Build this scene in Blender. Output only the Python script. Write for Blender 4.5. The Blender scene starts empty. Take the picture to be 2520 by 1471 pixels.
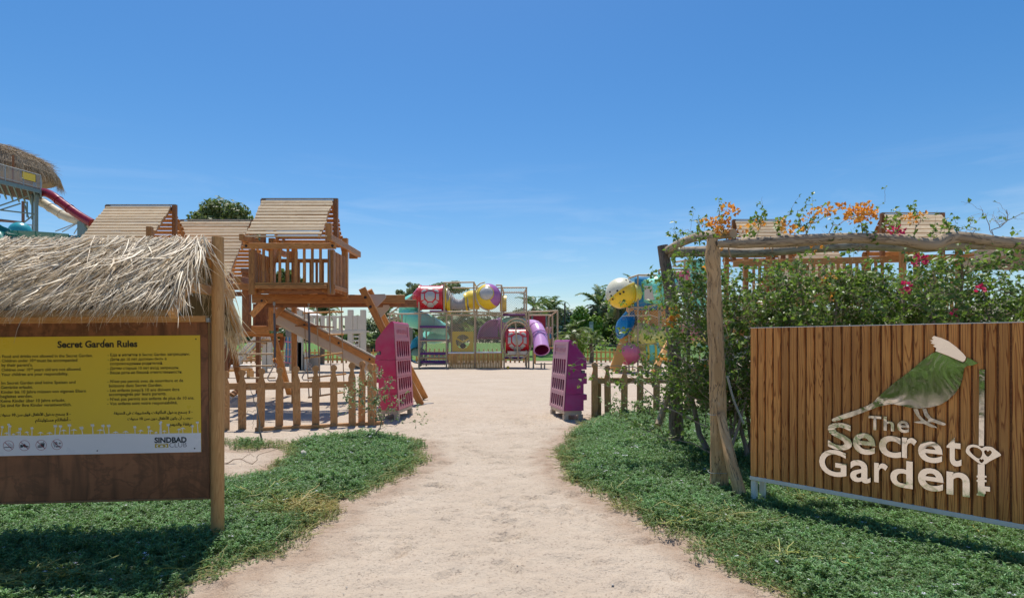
import bpy, math, random, time
import numpy as np
from mathutils import Vector, Matrix, Euler, Quaternion
pi = math.pi; sin = math.sin; cos = math.cos; RAD = math.radians
random.seed(11); RNG = np.random.default_rng(11)
sc = bpy.context.scene
COL = sc.collection
F = 1470.0; HZ = 845.0; EYE = 1.5

# ---------------------------------------------------------------- camera, sky, sun, exposure
cd = bpy.data.cameras.new('camera'); cam = bpy.data.objects.new('camera', cd); COL.objects.link(cam)
cam.location = (0, 0, EYE); cam.rotation_euler = (RAD(90), 0, 0)
cd.sensor_width = 36; cd.lens = 21.0; cd.shift_y = (HZ - 735.5) / 2520.0
cd.clip_start = 0.05; cd.clip_end = 6000
sc.camera = cam
SUNDIR = Vector((-0.07, 0.33, 1.0)).normalized()      # towards the sun
elev = math.asin(SUNDIR.z)
world = bpy.data.worlds.new("World"); sc.world = world; world.use_nodes = True
wn = world.node_tree.nodes; wl = world.node_tree.links
sky = wn.new('ShaderNodeTexSky'); sky.sky_type = 'NISHITA'; sky.sun_disc = False
sky.sun_elevation = elev; sky.sun_rotation = math.atan2(SUNDIR.x, SUNDIR.y)
sky.altitude = 0; sky.air_density = 1.0; sky.dust_density = 0.6; sky.ozone_density = 3.0
hs = wn.new('ShaderNodeHueSaturation'); hs.inputs['Saturation'].default_value = 1.36
wl.new(sky.outputs[0], hs.inputs['Color'])
tc = wn.new('ShaderNodeTexCoord'); mpw = wn.new('ShaderNodeMapping'); mpw.inputs['Scale'].default_value = (2.2, 2.2, 16)
wl.new(tc.outputs['Generated'], mpw.inputs['Vector']); cn = wn.new('ShaderNodeTexNoise'); cn.inputs['Scale'].default_value = 1.6; cn.inputs['Detail'].default_value = 7
cn.inputs['Roughness'].default_value = .62; cn.inputs['Distortion'].default_value = .5; wl.new(mpw.outputs[0], cn.inputs['Vector'])
cr_ = wn.new('ShaderNodeValToRGB'); cr_.color_ramp.elements[0].position = .5; cr_.color_ramp.elements[1].position = .78; wl.new(cn.outputs['Fac'], cr_.inputs[0])
sz_w = wn.new('ShaderNodeSeparateXYZ'); wl.new(tc.outputs['Generated'], sz_w.inputs[0])
lo_ = wn.new('ShaderNodeMapRange'); lo_.inputs['From Min'].default_value = .30; lo_.inputs['From Max'].default_value = .03; wl.new(sz_w.outputs[2], lo_.inputs['Value'])
mu_ = wn.new('ShaderNodeMath'); mu_.operation = 'MULTIPLY'; wl.new(cr_.outputs[0], mu_.inputs[0]); wl.new(lo_.outputs[0], mu_.inputs[1])
m2_ = wn.new('ShaderNodeMath'); m2_.operation = 'MULTIPLY'; wl.new(mu_.outputs[0], m2_.inputs[0]); m2_.inputs[1].default_value = .38
cl_ = wn.new('ShaderNodeMix'); cl_.data_type = 'RGBA'; wl.new(m2_.outputs[0], cl_.inputs[0]); wl.new(hs.outputs[0], cl_.inputs[6]); cl_.inputs[7].default_value = (7.6, 8.0, 8.6, 1)
wl.new(cl_.outputs[2], wn['Background'].inputs[0]); wn['Background'].inputs[1].default_value = 0.10
sl = bpy.data.lights.new('sun', 'SUN'); sun = bpy.data.objects.new('sun', sl); COL.objects.link(sun)
sl.energy = 4.0; sl.angle = RAD(0.53); sl.color = (1.0, 0.955, 0.88)
sun.rotation_euler = (-SUNDIR).to_track_quat('-Z', 'Y').to_euler(); sun.location = (0, 0, 30)
sc.view_settings.view_transform = 'Standard'; sc.view_settings.look = 'None'
sc.view_settings.gamma = 1; sc.view_settings.exposure = 0.40; sc.view_settings.use_curve_mapping = False
sc.render.engine = 'CYCLES'
sc.cycles.max_bounces = 6; sc.cycles.diffuse_bounces = 3; sc.cycles.glossy_bounces = 3
sc.cycles.transmission_bounces = 4; sc.cycles.transparent_max_bounces = 8

# ---------------------------------------------------------------- measuring helpers
def P(px, py, Y):
    return Vector(((px - 1260) / F * Y, Y, EYE - (py - HZ) / F * Y))
def crop(x0, y0, s):
    return lambda x, y, Y: P((x0 + x / s) / 1.52381, (y0 + y / s) / 1.52381, Y)
c1 = crop(0, 540, 2.1010); c3 = crop(760, 700, 2.4512); c4 = crop(800, 1100, 2.4512); c5 = crop(1460, 1000, 3.4054)
c6 = crop(820, 1100, 4.598); crt = crop(2080, 940, 2.942); r1 = crop(2400, 700, 2.451); r2 = crop(3040, 700, 2.451)
ctw = crop(0, 560, 4.326); c7 = crop(2080, 1250, 2.451)
def gp(px, py):
    """ground point under a photo pixel"""
    Y = EYE * F / (py - HZ); return ((px - 1260) / F * Y, Y)

# ---------------------------------------------------------------- noise in numpy
def vnoise(x, y, seed=0):
    x = np.asarray(x, float); y = np.asarray(y, float)
    xi = np.floor(x).astype(np.int64); yi = np.floor(y).astype(np.int64)
    fx = x - xi; fy = y - yi; fx = fx * fx * (3 - 2 * fx); fy = fy * fy * (3 - 2 * fy)
    def h(a, b):
        n = (a * 374761393 + b * 668265263 + seed * 974634777) & 0x7fffffff
        n = ((n ^ (n >> 13)) * 1274126177) & 0x7fffffff
        return ((n ^ (n >> 16)) & 0xffff) / 65535.0
    return (h(xi, yi) * (1 - fx) + h(xi + 1, yi) * fx) * (1 - fy) + (h(xi, yi + 1) * (1 - fx) + h(xi + 1, yi + 1) * fx) * fy
def fbm(x, y, oct=4, seed=0):
    s = 0; a = 0.5
    for k in range(oct):
        s = s + a * vnoise(np.asarray(x) * 2 ** k, np.asarray(y) * 2 ** k, seed + k); a *= 0.5
    return s

# ---------------------------------------------------------------- mesh builder
class MB:
    def __init__(s): s.v = []; s.f = []; s.uv = []; s.m = []
    def add(s, verts, faces, uvs=None, mi=0):
        b = len(s.v); s.v += [tuple(p) for p in verts]
        for k, f in enumerate(faces):
            s.f.append([b + i for i in f]); s.m.append(mi)
            s.uv.append(uvs[k] if uvs else [(0, 0)] * len(f))
    def beam(s, p0, p1, w, h, up=(0, 0, 1), ch=0.006, w1=None, h1=None, mi=0):
        p0 = Vector(p0); p1 = Vector(p1); d = (p1 - p0); L = d.length
        if L < 1e-6: return s
        d.normalize(); up = Vector(up)
        if abs(d.dot(up)) > 0.97: up = Vector((0, 1, 0)) if abs(d.y) < 0.9 else Vector((1, 0, 0))
        sx = d.cross(up).normalized(); sy = sx.cross(d).normalized()
        def ring(p, w, h):
            a, b = w / 2, h / 2; c = min(ch, a * .5, b * .5)
            if c <= 0: q = [(-a, -b), (a, -b), (a, b), (-a, b)]
            else: q = [(-a + c, -b), (a - c, -b), (a, -b + c), (a, b - c), (a - c, b), (-a + c, b), (-a, b - c), (-a, -b + c)]
            return q, [p + sx * x + sy * y for x, y in q]
        q, A = ring(p0, w, h); _, B = ring(p1, w1 or w, h1 or h)
        n = len(A); per = [0]
        for i in range(n): per.append(per[-1] + math.dist(q[i], q[(i + 1) % n]))
        ou, ov = random.random() * 9, random.random() * 9
        F_, U = [], []
        for i in range(n):
            j = (i + 1) % n
            F_.append([i, j, n + j, n + i]); U.append([(ou, ov + per[i]), (ou, ov + per[i + 1]), (ou + L, ov + per[i + 1]), (ou + L, ov + per[i])])
        F_.append(list(range(n))[::-1]); U.append([(ou + q[i][0] * .3, ov + q[i][1]) for i in range(n)][::-1])
        F_.append([n + i for i in range(n)]); U.append([(ou + q[i][0] * .3, ov + q[i][1]) for i in range(n)])
        s.add(A + B, F_, U, mi); return s
    def box(s, c, sz, ch=0.0, mi=0):
        c = Vector(c); x, y, z = sz
        return s.beam(c - Vector((0, 0, z / 2)), c + Vector((0, 0, z / 2)), x, y, (0, 1, 0), ch, mi=mi)
    def tube(s, pts, r, n=8, cap=True, mi=0, closed=False):
        pts = [Vector(p) for p in pts]; m = len(pts)
        rs = r if isinstance(r, (list, tuple)) else [r] * m
        ou = random.random() * 9; t0 = (pts[1] - pts[0]).normalized()
        nrm = t0.orthogonal().normalized(); V = []; L = 0; Ls = []
        tp = t0
        for i, p in enumerate(pts):
            if closed: t = (pts[(i + 1) % m] - pts[i - 1])
            elif i == 0: t = pts[1] - pts[0]
            elif i == m - 1: t = pts[-1] - pts[-2]
            else: t = pts[i + 1] - pts[i - 1]
            t = t.normalized() if t.length > 1e-9 else tp
            nrm = (nrm - t * nrm.dot(t)); nrm = nrm.normalized() if nrm.length > 1e-6 else t.orthogonal().normalized()
            bn = t.cross(nrm); tp = t
            if i: L += (p - pts[i - 1]).length
            Ls.append(L)
            for k in range(n):
                a = 2 * pi * k / n; V.append(p + (nrm * cos(a) + bn * sin(a)) * rs[i])
        F_, U = [], []
        rng = m if closed else m - 1
        for i in range(rng):
            i2 = (i + 1) % m
            for k in range(n):
                k2 = (k + 1) % n; F_.append([i * n + k, i * n + k2, i2 * n + k2, i2 * n + k])
                c = 2 * pi * max(rs[i], .002) / n; l1 = Ls[i2] if i2 else L + .1
                U.append([(ou + Ls[i], k * c), (ou + Ls[i], (k + 1) * c), (ou + l1, (k + 1) * c), (ou + l1, k * c)])
        if cap and not closed:
            F_.append(list(range(n))[::-1]); U.append([(0, 0)] * n); F_.append([(m - 1) * n + k for k in range(n)]); U.append([(0, 0)] * n)
        s.add(V, F_, U, mi); return s
    def lathe(s, prof, o, axis=(0, 0, 1), n=24, a0=0, a1=2 * pi, mi=0, flat=None):
        """prof: list of (radius, distance along axis)"""
        ax = Vector(axis).normalized(); e1 = ax.orthogonal().normalized()
        if abs(ax.z) < .99:
            e1 = Vector((0, 0, 1)); e1 = (e1 - ax * e1.dot(ax)).normalized()
        e2 = ax.cross(e1); o = Vector(o); full = abs(a1 - a0 - 2 * pi) < 1e-6
        m = n if full else n + 1; V = []
        for r, z in prof:
            for k in range(m):
                a = a0 + (a1 - a0) * k / n; V.append(o + ax * z + (e1 * cos(a) + e2 * sin(a)) * r)
        F_ = []
        for i in range(len(prof) - 1):
            for k in range(n):
                k2 = (k + 1) % m; F_.append([i * m + k, i * m + k2, (i + 1) * m + k2, (i + 1) * m + k])
        s.add(V, F_, None, mi); return s
    def prism(s, poly, o, ex, ey, ext, mi=0):
        """polygon (x,y) in frame ex,ey at o, pushed along ext"""
        o = Vector(o); ex = Vector(ex); ey = Vector(ey); ext = Vector(ext); n = len(poly)
        A = [o + ex * x + ey * y for x, y in poly]; B = [p + ext for p in A]
        L = ext.length; ou = random.random() * 9
        F_ = [list(range(n))[::-1], [n + i for i in range(n)]]
        U = [[(ou + poly[i][1], poly[i][0]) for i in range(n)][::-1], [(ou + poly[i][1], poly[i][0]) for i in range(n)]]
        for i in range(n):
            j = (i + 1) % n; F_.append([i, j, n + j, n + i])
            U.append([(ou + poly[i][1], poly[i][0]), (ou + poly[j][1], poly[j][0]), (ou + poly[j][1], poly[j][0] + L), (ou + poly[i][1], poly[i][0] + L)])
        s.add(A + B, F_, U, mi); return s
    def build(s, name, mats, parent=None, smooth=0, kind=None, label=None):
        me = bpy.data.meshes.new(name); me.from_pydata(s.v, [], s.f)
        if not isinstance(mats, (list, tuple)): mats = [mats]
        for m in mats: me.materials.append(m)
        uv = me.uv_layers.new(name='UVMap')
        flat = [c for f in s.uv for p in f for c in p]; uv.data.foreach_set('uv', flat)
        if len(mats) > 1: me.polygons.foreach_set('material_index', s.m)
        return link(name, me, parent, smooth, kind, label)

ORG = {}
def org(o):
    return ORG.get(o.name, Vector((0, 0, 0))) if o else Vector((0, 0, 0))
def link(name, me, parent=None, smooth=0, kind=None, label=None):
    if parent is not None:
        off = org(parent)
        if off.length: me.transform(Matrix.Translation(-off))
    if smooth:
        me.polygons.foreach_set('use_smooth', [True] * len(me.polygons))
        me.set_sharp_from_angle(angle=RAD(smooth if smooth > 1 else 40))
    me.update()
    o = bpy.data.objects.new(name, me); COL.objects.link(o)
    if parent is not None: o.parent = parent; ORG[o.name] = org(parent)
    if kind: o['kind'] = kind
    if label: o['label'] = label
    return o
def thing(name, label, cat, loc=(0, 0, 0), group=None):
    o = bpy.data.objects.new(name, None); COL.objects.link(o); o.location = loc; o.empty_display_size = .2
    o['label'] = label; o['category'] = cat
    if group: o['group'] = group
    ORG[o.name] = Vector(loc); return o
def tag(o, label, cat, group=None):
    o['label'] = label; o['category'] = cat
    if group: o['group'] = group
    return o
def dup(root, loc, rotz=None, label=None, scale=None):
    r = root.copy(); COL.objects.link(r); r.location = loc
    if rotz is not None: r.rotation_euler = (0, 0, rotz)
    if label: r['label'] = label
    if scale: r.scale = scale
    for ch in list(root.children):
        c = ch.copy(); COL.objects.link(c); c.parent = r
        for g in ch.children:
            d = g.copy(); COL.objects.link(d); d.parent = c
    return r
def npmesh(name, V, Fq, mats, parent=None, smooth=0, kind=None, label=None, attr=None, mi=None):
    """fast mesh from arrays; Fq is (n,k) with the same k"""
    V = np.asarray(V, np.float32); Fq = np.asarray(Fq, np.int32)
    me = bpy.data.meshes.new(name); me.vertices.add(len(V)); me.vertices.foreach_set('co', V.ravel())
    k = Fq.shape[1]; me.loops.add(Fq.size); me.loops.foreach_set('vertex_index', Fq.ravel())
    me.polygons.add(len(Fq)); me.polygons.foreach_set('loop_start', np.arange(0, Fq.size, k, dtype=np.int32))
    me.polygons.foreach_set('loop_total', np.full(len(Fq), k, dtype=np.int32))
    if not isinstance(mats, (list, tuple)): mats = [mats]
    for m in mats: me.materials.append(m)
    if mi is not None: me.polygons.foreach_set('material_index', np.asarray(mi, np.int32))
    if attr:
        for an, av in attr.items():
            a = me.attributes.new(an, 'FLOAT', 'POINT'); a.data.foreach_set('value', np.asarray(av, np.float32))
    me.update(calc_edges=True); me.validate()
    return link(name, me, parent, smooth, kind, label)

# ---------------------------------------------------------------- materials
def newmat(name):
    m = bpy.data.materials.new(name); m.use_nodes = True
    return m, m.node_tree.nodes, m.node_tree.links, m.node_tree.nodes['Principled BSDF']
def srgb(r, g, b):
    f = lambda c: ((c / 255) / 12.92 if c <= 10 else (((c / 255) + .055) / 1.055) ** 2.4)
    return (f(r), f(g), f(b), 1)
def mixc(nt, f, a, b, mode='MIX'):
    n = nt.nodes.new('ShaderNodeMix'); n.data_type = 'RGBA'; n.blend_type = mode
    for i, v in ((0, f), (6, a), (7, b)):
        if hasattr(v, 'links') or hasattr(v, 'is_linked'): nt.links.new(v, n.inputs[i])
        else: n.inputs[i].default_value = v
    return n.outputs[2]
def ramp(nt, src, stops):
    n = nt.nodes.new('ShaderNodeValToRGB'); nt.links.new(src, n.inputs[0]); e = n.color_ramp.elements
    while len(e) < len(stops): e.new(.5)
    for i, (p, c) in enumerate(stops): e[i].position = p; e[i].color = c if len(c) == 4 else (*c, 1)
    return n.outputs[0]
def math_(nt, op, a, b=None, c=None):
    n = nt.nodes.new('ShaderNodeMath'); n.operation = op
    for i, v in enumerate((a, b, c)):
        if v is None: continue
        if hasattr(v, 'is_linked'): nt.links.new(v, n.inputs[i])
        else: n.inputs[i].default_value = v
    return n.outputs[0]
def noise(nt, vec, scale, detail=3, rough=.55, dist=0):
    n = nt.nodes.new('ShaderNodeTexNoise'); n.inputs['Scale'].default_value = scale
    n.inputs['Detail'].default_value = detail; n.inputs['Roughness'].default_value = rough; n.inputs['Distortion'].default_value = dist
    if vec is not None: nt.links.new(vec, n.inputs['Vector'])
    return n.outputs['Fac']
def bump(nt, h, strength, dist, bsdf, prev=None):
    b = nt.nodes.new('ShaderNodeBump'); b.inputs['Strength'].default_value = strength; b.inputs['Distance'].default_value = dist
    nt.links.new(h, b.inputs['Height'])
    if prev is not None: nt.links.new(prev, b.inputs['Normal'])
    if bsdf: nt.links.new(b.outputs[0], bsdf.inputs['Normal'])
    return b.outputs[0]
def wood(name, light, dark, rings=5.0, wear=None, rough=.62, var=.25, ringw=7.0, knots=True, bumpd=.002, con=.62, cracks=False, thin=False, us=1.3):
    m, N, L, b = newmat(name); nt = m.node_tree
    uv = N.new('ShaderNodeUVMap'); oi = N.new('ShaderNodeObjectInfo')
    ad = N.new('ShaderNodeVectorMath'); ad.operation = 'ADD'; L.new(uv.outputs[0], ad.inputs[0])
    cb = N.new('ShaderNodeCombineXYZ'); r9 = math_(nt, 'MULTIPLY', oi.outputs['Random'], 37.0)
    L.new(r9, cb.inputs[0]); L.new(math_(nt, 'MULTIPLY', oi.outputs['Random'], 91.0), cb.inputs[1]); L.new(cb.outputs[0], ad.inputs[1])
    mp = N.new('ShaderNodeMapping'); mp.inputs['Scale'].default_value = (us, ringw, 1); L.new(ad.outputs[0], mp.inputs['Vector'])
    n1 = noise(nt, mp.outputs[0], 1.0, 2.5, .45)
    rg = math_(nt, 'FRACT', math_(nt, 'MULTIPLY', n1, rings * 2.2))
    mp2 = N.new('ShaderNodeMapping'); mp2.inputs['Scale'].default_value = (4, 160, 1); L.new(ad.outputs[0], mp2.inputs['Vector'])
    n2 = noise(nt, mp2.outputs[0], 1.0, 3)
    rr = ramp(nt, rg, [(0, (0, 0, 0)), (.62, (.2, .2, .2)), (.88, (1, 1, 1)), (1, (.1, .1, .1))] if thin else [(0, (0, 0, 0)), (.62, (.55, .55, .55)), (.9, (1, 1, 1)), (1, (.1, .1, .1))])
    f = math_(nt, 'ADD', math_(nt, 'MULTIPLY', rr, con), math_(nt, 'MULTIPLY', n2, .45 if con < .7 else .3))
    f.node.use_clamp = True
    c = mixc(nt, f, light, dark)
    if knots:
        vo = N.new('ShaderNodeTexVoronoi'); vo.inputs['Scale'].default_value = 1.0
        mp3 = N.new('ShaderNodeMapping'); mp3.inputs['Scale'].default_value = (2.2, 5.5, 1); L.new(ad.outputs[0], mp3.inputs['Vector']); L.new(mp3.outputs[0], vo.inputs['Vector'])
        k = ramp(nt, vo.outputs['Distance'], [(0, (1, 1, 1)), (.05, (.8, .8, .8)), (.1, (0, 0, 0))])
        c = mixc(nt, math_(nt, 'MULTIPLY', k, .75), c, (dark[0] * .35, dark[1] * .3, dark[2] * .3, 1))
    hv = N.new('ShaderNodeHueSaturation'); L.new(c, hv.inputs['Color'])
    L.new(math_(nt, 'ADD', math_(nt, 'MULTIPLY', oi.outputs['Random'], var), 1 - var * .5), hv.inputs['Value'])
    c = hv.outputs[0]
    g = N.new('ShaderNodeNewGeometry')
    n3 = noise(nt, g.outputs['Position'], 3.0, 4, .6)
    c = mixc(nt, ramp(nt, n3, [(.35, (0, 0, 0)), (.75, (.6, .6, .6))]), c, mixc(nt, .5, c, (dark[0] * .8, dark[1] * .8, dark[2] * .85, 1)))
    if wear is not None:
        n4 = noise(nt, g.outputs['Position'], 9.0, 5, .7)
        c = mixc(nt, ramp(nt, n4, [(.56, (0, 0, 0)), (.76, (.6, .6, .6))]), c, wear)
    if cracks:
        mp4 = N.new('ShaderNodeMapping'); mp4.inputs['Scale'].default_value = (1.6, 16, 1); L.new(ad.outputs[0], mp4.inputs['Vector'])
        n6 = noise(nt, mp4.outputs[0], 1.0, 4, .6, .5); ck = ramp(nt, n6, [(.485, (0, 0, 0)), (.497, (1, 1, 1)), (.503, (1, 1, 1)), (.515, (0, 0, 0))])
        c = mixc(nt, math_(nt, 'MULTIPLY', ck, .85), c, (.05, .035, .025, 1)); f = math_(nt, 'SUBTRACT', f, math_(nt, 'MULTIPLY', ck, 2.0))
    L.new(c, b.inputs['Base Color']); b.inputs['Roughness'].default_value = rough
    b.inputs['Specular IOR Level'].default_value = .35
    bump(nt, f, .5, bumpd, b); return m
def paint(name, col, rough=.45, dirt=None, dirt_amt=.35, spec=.5, scale=5.0, metal=0, fade=None):
    m, N, L, b = newmat(name); nt = m.node_tree; g = N.new('ShaderNodeNewGeometry')
    n1 = noise(nt, g.outputs['Position'], scale, 5, .65)
    c = mixc(nt, ramp(nt, n1, [(.4, (0, 0, 0)), (.8, (dirt_amt,) * 3)]), col, dirt or (col[0] * .6 + .08, col[1] * .6 + .07, col[2] * .6 + .05, 1))
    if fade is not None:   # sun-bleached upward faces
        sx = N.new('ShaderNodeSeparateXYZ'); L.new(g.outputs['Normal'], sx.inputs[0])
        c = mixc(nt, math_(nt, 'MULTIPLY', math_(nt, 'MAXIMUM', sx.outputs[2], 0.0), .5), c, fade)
    L.new(c, b.inputs['Base Color']); b.inputs['Roughness'].default_value = rough; b.inputs['Metallic'].default_value = metal
    L.new(math_(nt, 'ADD', math_(nt, 'MULTIPLY', n1, .25), rough - .12), b.inputs['Roughness'])
    b.inputs['Specular IOR Level'].default_value = spec
    bump(nt, noise(nt, g.outputs['Position'], scale * 9, 3), .15, .003, b); return m
def leafmat(name, cols, rough=.5, trans=.3, inst=False, dry=None, tcol=None):
    m, N, L, b = newmat(name); nt = m.node_tree
    g = N.new('ShaderNodeNewGeometry'); oi = N.new('ShaderNodeObjectInfo')
    rnd = g.outputs['Random Per Island']
    c = ramp(nt, rnd, [(i / max(1, len(cols) - 1), k) for i, k in enumerate(cols)])
    if inst:
        hv = N.new('ShaderNodeHueSaturation'); L.new(c, hv.inputs['Color'])
        L.new(math_(nt, 'ADD', math_(nt, 'MULTIPLY', oi.outputs['Random'], .7), .65), hv.inputs['Value'])
        L.new(math_(nt, 'ADD', math_(nt, 'MULTIPLY', oi.outputs['Random'], .03), .485), hv.inputs['Hue']); c = hv.outputs[0]
        if dry is not None:
            at = N.new('ShaderNodeAttribute'); at.attribute_type = 'INSTANCER'; at.attribute_name = 'dry'
            c = mixc(nt, at.outputs['Fac'], c, dry)
    L.new(c, b.inputs['Base Color']); b.inputs['Roughness'].default_value = rough
    tr = N.new('ShaderNodeBsdfTranslucent'); L.new(mixc(nt, .5, c, tcol or (.25, .4, .05, 1)), tr.inputs['Color'])
    mx = N.new('ShaderNodeMixShader'); mx.inputs[0].default_value = trans
    L.new(b.outputs[0], mx.inputs[1]); L.new(tr.outputs[0], mx.inputs[2]); L.new(mx.outputs[0], N['Material Output'].inputs[0])
    return m

M = {}
M['wood_red'] = wood('stained_timber', (.66, .30, .085, 1), (.34, .135, .035, 1), 4, var=.35, rough=.5)
M['wood_dark'] = wood('dark_stained_timber', (.42, .18, .065, 1), (.18, .07, .026, 1), 4, var=.3, rough=.5)
M['wood_slat'] = wood('sun_bleached_slat', (.66, .52, .34, 1), (.48, .34, .20, 1), 3, wear=(.6, .52, .42, 1), var=.4, rough=.75)
M['wood_picket'] = wood('weathered_picket', (.76, .40, .16, 1), (.36, .16, .055, 1), 7, wear=(.55, .43, .27, 1), var=.3, ringw=9)
M['wood_sign'] = wood('varnished_plank', (.92, .41, .115, 1), (.34, .09, .02, 1), 9, var=.45, rough=.28, ringw=12, con=.85, thin=True, us=.55)
M['wood_post'] = wood('pine_post', (.72, .42, .17, 1), (.46, .22, .07, 1), 5, var=.1, rough=.6, ringw=22)
M['wood_batten'] = wood('pine_batten', (.42, .27, .12, 1), (.22, .12, .045, 1), 3, var=.2)
M['log'] = wood('peeled_log', (.55, .43, .29, 1), (.30, .22, .14, 1), 3.5, wear=(.48, .4, .31, 1), var=.1, rough=.8, ringw=5, bumpd=.008, cracks=True)
M['log_tan'] = wood('tan_peeled_log', (.74, .47, .24, 1), (.46, .27, .12, 1), 3, wear=(.62, .48, .33, 1), var=.15, rough=.8, ringw=4, bumpd=.006, cracks=True)
M['log_dark'] = wood('dark_bark_log', (.34, .26, .2, 1), (.14, .10, .08, 1), 4, wear=(.42, .35, .28, 1), var=.1, rough=.9, ringw=8, bumpd=.01, cracks=True)
M['ply'] = wood('stained_plywood', (.26, .115, .06, 1), (.13, .05, .026, 1), 2.0, var=0, rough=.42, ringw=2, knots=False)
m, N, L, b = newmat('stained_plywood'); nt = m.node_tree; g = N.new('ShaderNodeNewGeometry'); ps = g.outputs['Position']
def mp_(sx, sy, sz):
    q = N.new('ShaderNodeMapping'); q.inputs['Scale'].default_value = (sx, sy, sz); L.new(ps, q.inputs['Vector']); return q.outputs[0]
fine = noise(nt, mp_(3, 3, 70), 1.0, 4, .6); drip = noise(nt, mp_(9, 9, 1.3), 1.0, 5, .6, .8); blot = noise(nt, mp_(3.2, 3.2, 4.5), 1.0, 5, .6, .6)
c = mixc(nt, fine, (.25, .095, .042, 1), (.33, .14, .068, 1))
c = mixc(nt, ramp(nt, drip, [(.45, (0, 0, 0)), (.66, (.85, .85, .85))]), c, (.085, .036, .02, 1))
c = mixc(nt, ramp(nt, blot, [(.50, (0, 0, 0)), (.54, (.7, .7, .7)), (.58, (.15, .15, .15)), (.75, (.5, .5, .5))]), c, (.11, .045, .024, 1))
L.new(c, b.inputs['Base Color']); b.inputs['Roughness'].default_value = .38; bump(nt, fine, .3, .001, b); M['ply'] = m
M['ply_edge'] = wood('raw_ply_edge', (.36, .22, .1, 1), (.25, .13, .055, 1), 2, var=0, knots=False)
M['beige'] = paint('beige_plastic', (.62, .55, .44, 1), .5, scale=3)
M['beige_dark'] = paint('taupe_plastic', (.52, .43, .33, 1), .5)
M['pipe'] = paint('cream_pipe', (.50, .37, .23, 1), .5, dirt=(.3, .22, .14, 1))
M['steel'] = paint('galvanised_steel', (.36, .40, .40, 1), .5, metal=.3, dirt=(.2, .15, .1, 1))
M['steel_green'] = paint('grey_green_steel', (.16, .25, .25, 1), .5, dirt=(.16, .12, .09, 1))
M['steel_red'] = paint('rust_red_steel', (.22, .12, .09, 1), .6)
M['white'] = paint('white_paint', (.80, .76, .68, 1), .45, dirt=(.5, .42, .33, 1), dirt_amt=.3)
M['black'] = paint('black_rubber', (.02, .02, .022, 1), .6)
M['bolt'] = paint('dark_bolt', (.03, .025, .025, 1), .4, metal=.5)
M['hardware'] = paint('bright_bolt', (.45, .42, .38, 1), .35, metal=.9)
M['chain'] = paint('chain_sleeve', (.10, .095, .10, 1), .6)
M['pink'] = paint('pink_plastic', (.62, .035, .125, 1), .38, dirt=(.5, .22, .25, 1), dirt_amt=.5, scale=2.5)
M['pink_face'] = paint('dusty_pink_plastic', (.68, .19, .24, 1), .45, dirt=(.5, .3, .3, 1), dirt_amt=.6, scale=4)
M['pink_shade'] = paint('shaded_pink_plastic', (.42, .008, .05, 1), .5)
M['purple'] = paint('purple_plastic', (.42, .03, .19, 1), .38, dirt=(.3, .15, .3, 1), dirt_amt=.5, scale=3)
M['purple_face'] = paint('dusty_purple_plastic', (.58, .27, .34, 1), .45, dirt=(.45, .3, .33, 1), dirt_amt=.6, scale=4)
M['purple_shade'] = paint('shaded_purple_plastic', (.16, .008, .07, 1), .5)
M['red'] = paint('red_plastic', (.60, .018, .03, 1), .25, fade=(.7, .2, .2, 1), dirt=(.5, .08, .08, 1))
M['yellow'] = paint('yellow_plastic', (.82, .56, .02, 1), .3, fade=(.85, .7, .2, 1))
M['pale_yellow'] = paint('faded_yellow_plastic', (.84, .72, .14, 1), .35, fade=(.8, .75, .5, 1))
M['cream'] = paint('cream_plastic', (.72, .68, .5, 1), .35)
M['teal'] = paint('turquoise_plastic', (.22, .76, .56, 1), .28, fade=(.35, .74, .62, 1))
M['teal_dark'] = paint('green_fibreglass', (.012, .16, .13, 1), .25)
M['aqua'] = paint('aqua_plastic', (.03, .33, .38, 1), .3)
M['blue'] = paint('blue_plastic', (.012, .22, .46, 1), .28)
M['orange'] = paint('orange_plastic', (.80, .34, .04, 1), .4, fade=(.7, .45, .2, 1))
M['mauve'] = paint('mauve_plastic', (.38, .13, .36, 1), .3)
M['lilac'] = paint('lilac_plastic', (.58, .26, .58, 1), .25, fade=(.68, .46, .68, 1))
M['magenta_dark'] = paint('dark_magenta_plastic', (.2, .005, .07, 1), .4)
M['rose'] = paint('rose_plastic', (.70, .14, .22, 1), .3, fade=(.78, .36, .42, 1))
M['pad'] = paint('purple_pad', (.13, .025, .17, 1), .6)
M['crimson'] = paint('crimson_panel', (.32, .008, .03, 1), .5)
M['maroon'] = paint('maroon_fibreglass', (.23, .008, .022, 1), .22)
M['slide_cream'] = paint('cream_fibreglass', (.62, .58, .44, 1), .35, dirt=(.3, .2, .08, 1), dirt_amt=.6, scale=1)
M['bubble'] = paint('hazy_window', (.48, .46, .42, 1), .25, spec=.8, scale=9)
M['net'] = paint('cream_net', (.55, .48, .38, 1), .8)
M['strap'] = paint('grey_strap', (.42, .40, .40, 1), .8)
M['rope'] = paint('rope', (.42, .30, .19, 1), .9)
M['grey_plastic'] = paint('grey_plastic', (.22, .20, .185, 1), .5)
M['sheet_yellow'] = paint('yellow_sign_sheet', (.80, .57, .05, 1), .3, dirt=(.7, .5, .06, 1), dirt_amt=.4, scale=2)
M['sheet_white'] = paint('white_sign_sheet', (.78, .80, .84, 1), .3, dirt=(.66, .68, .7, 1), dirt_amt=.4, scale=2)
M['print_black'] = paint('black_print', (.012, .012, .014, 1), .5, dirt_amt=0)
M['print_navy'] = paint('navy_print', (.02, .04, .055, 1), .5, dirt_amt=0)
M['print_grey'] = paint('grey_print', (.2, .2, .24, 1), .5, dirt_amt=0)
M['print_red'] = paint('red_print', (.3, .01, .03, 1), .5, dirt_amt=0)
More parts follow.
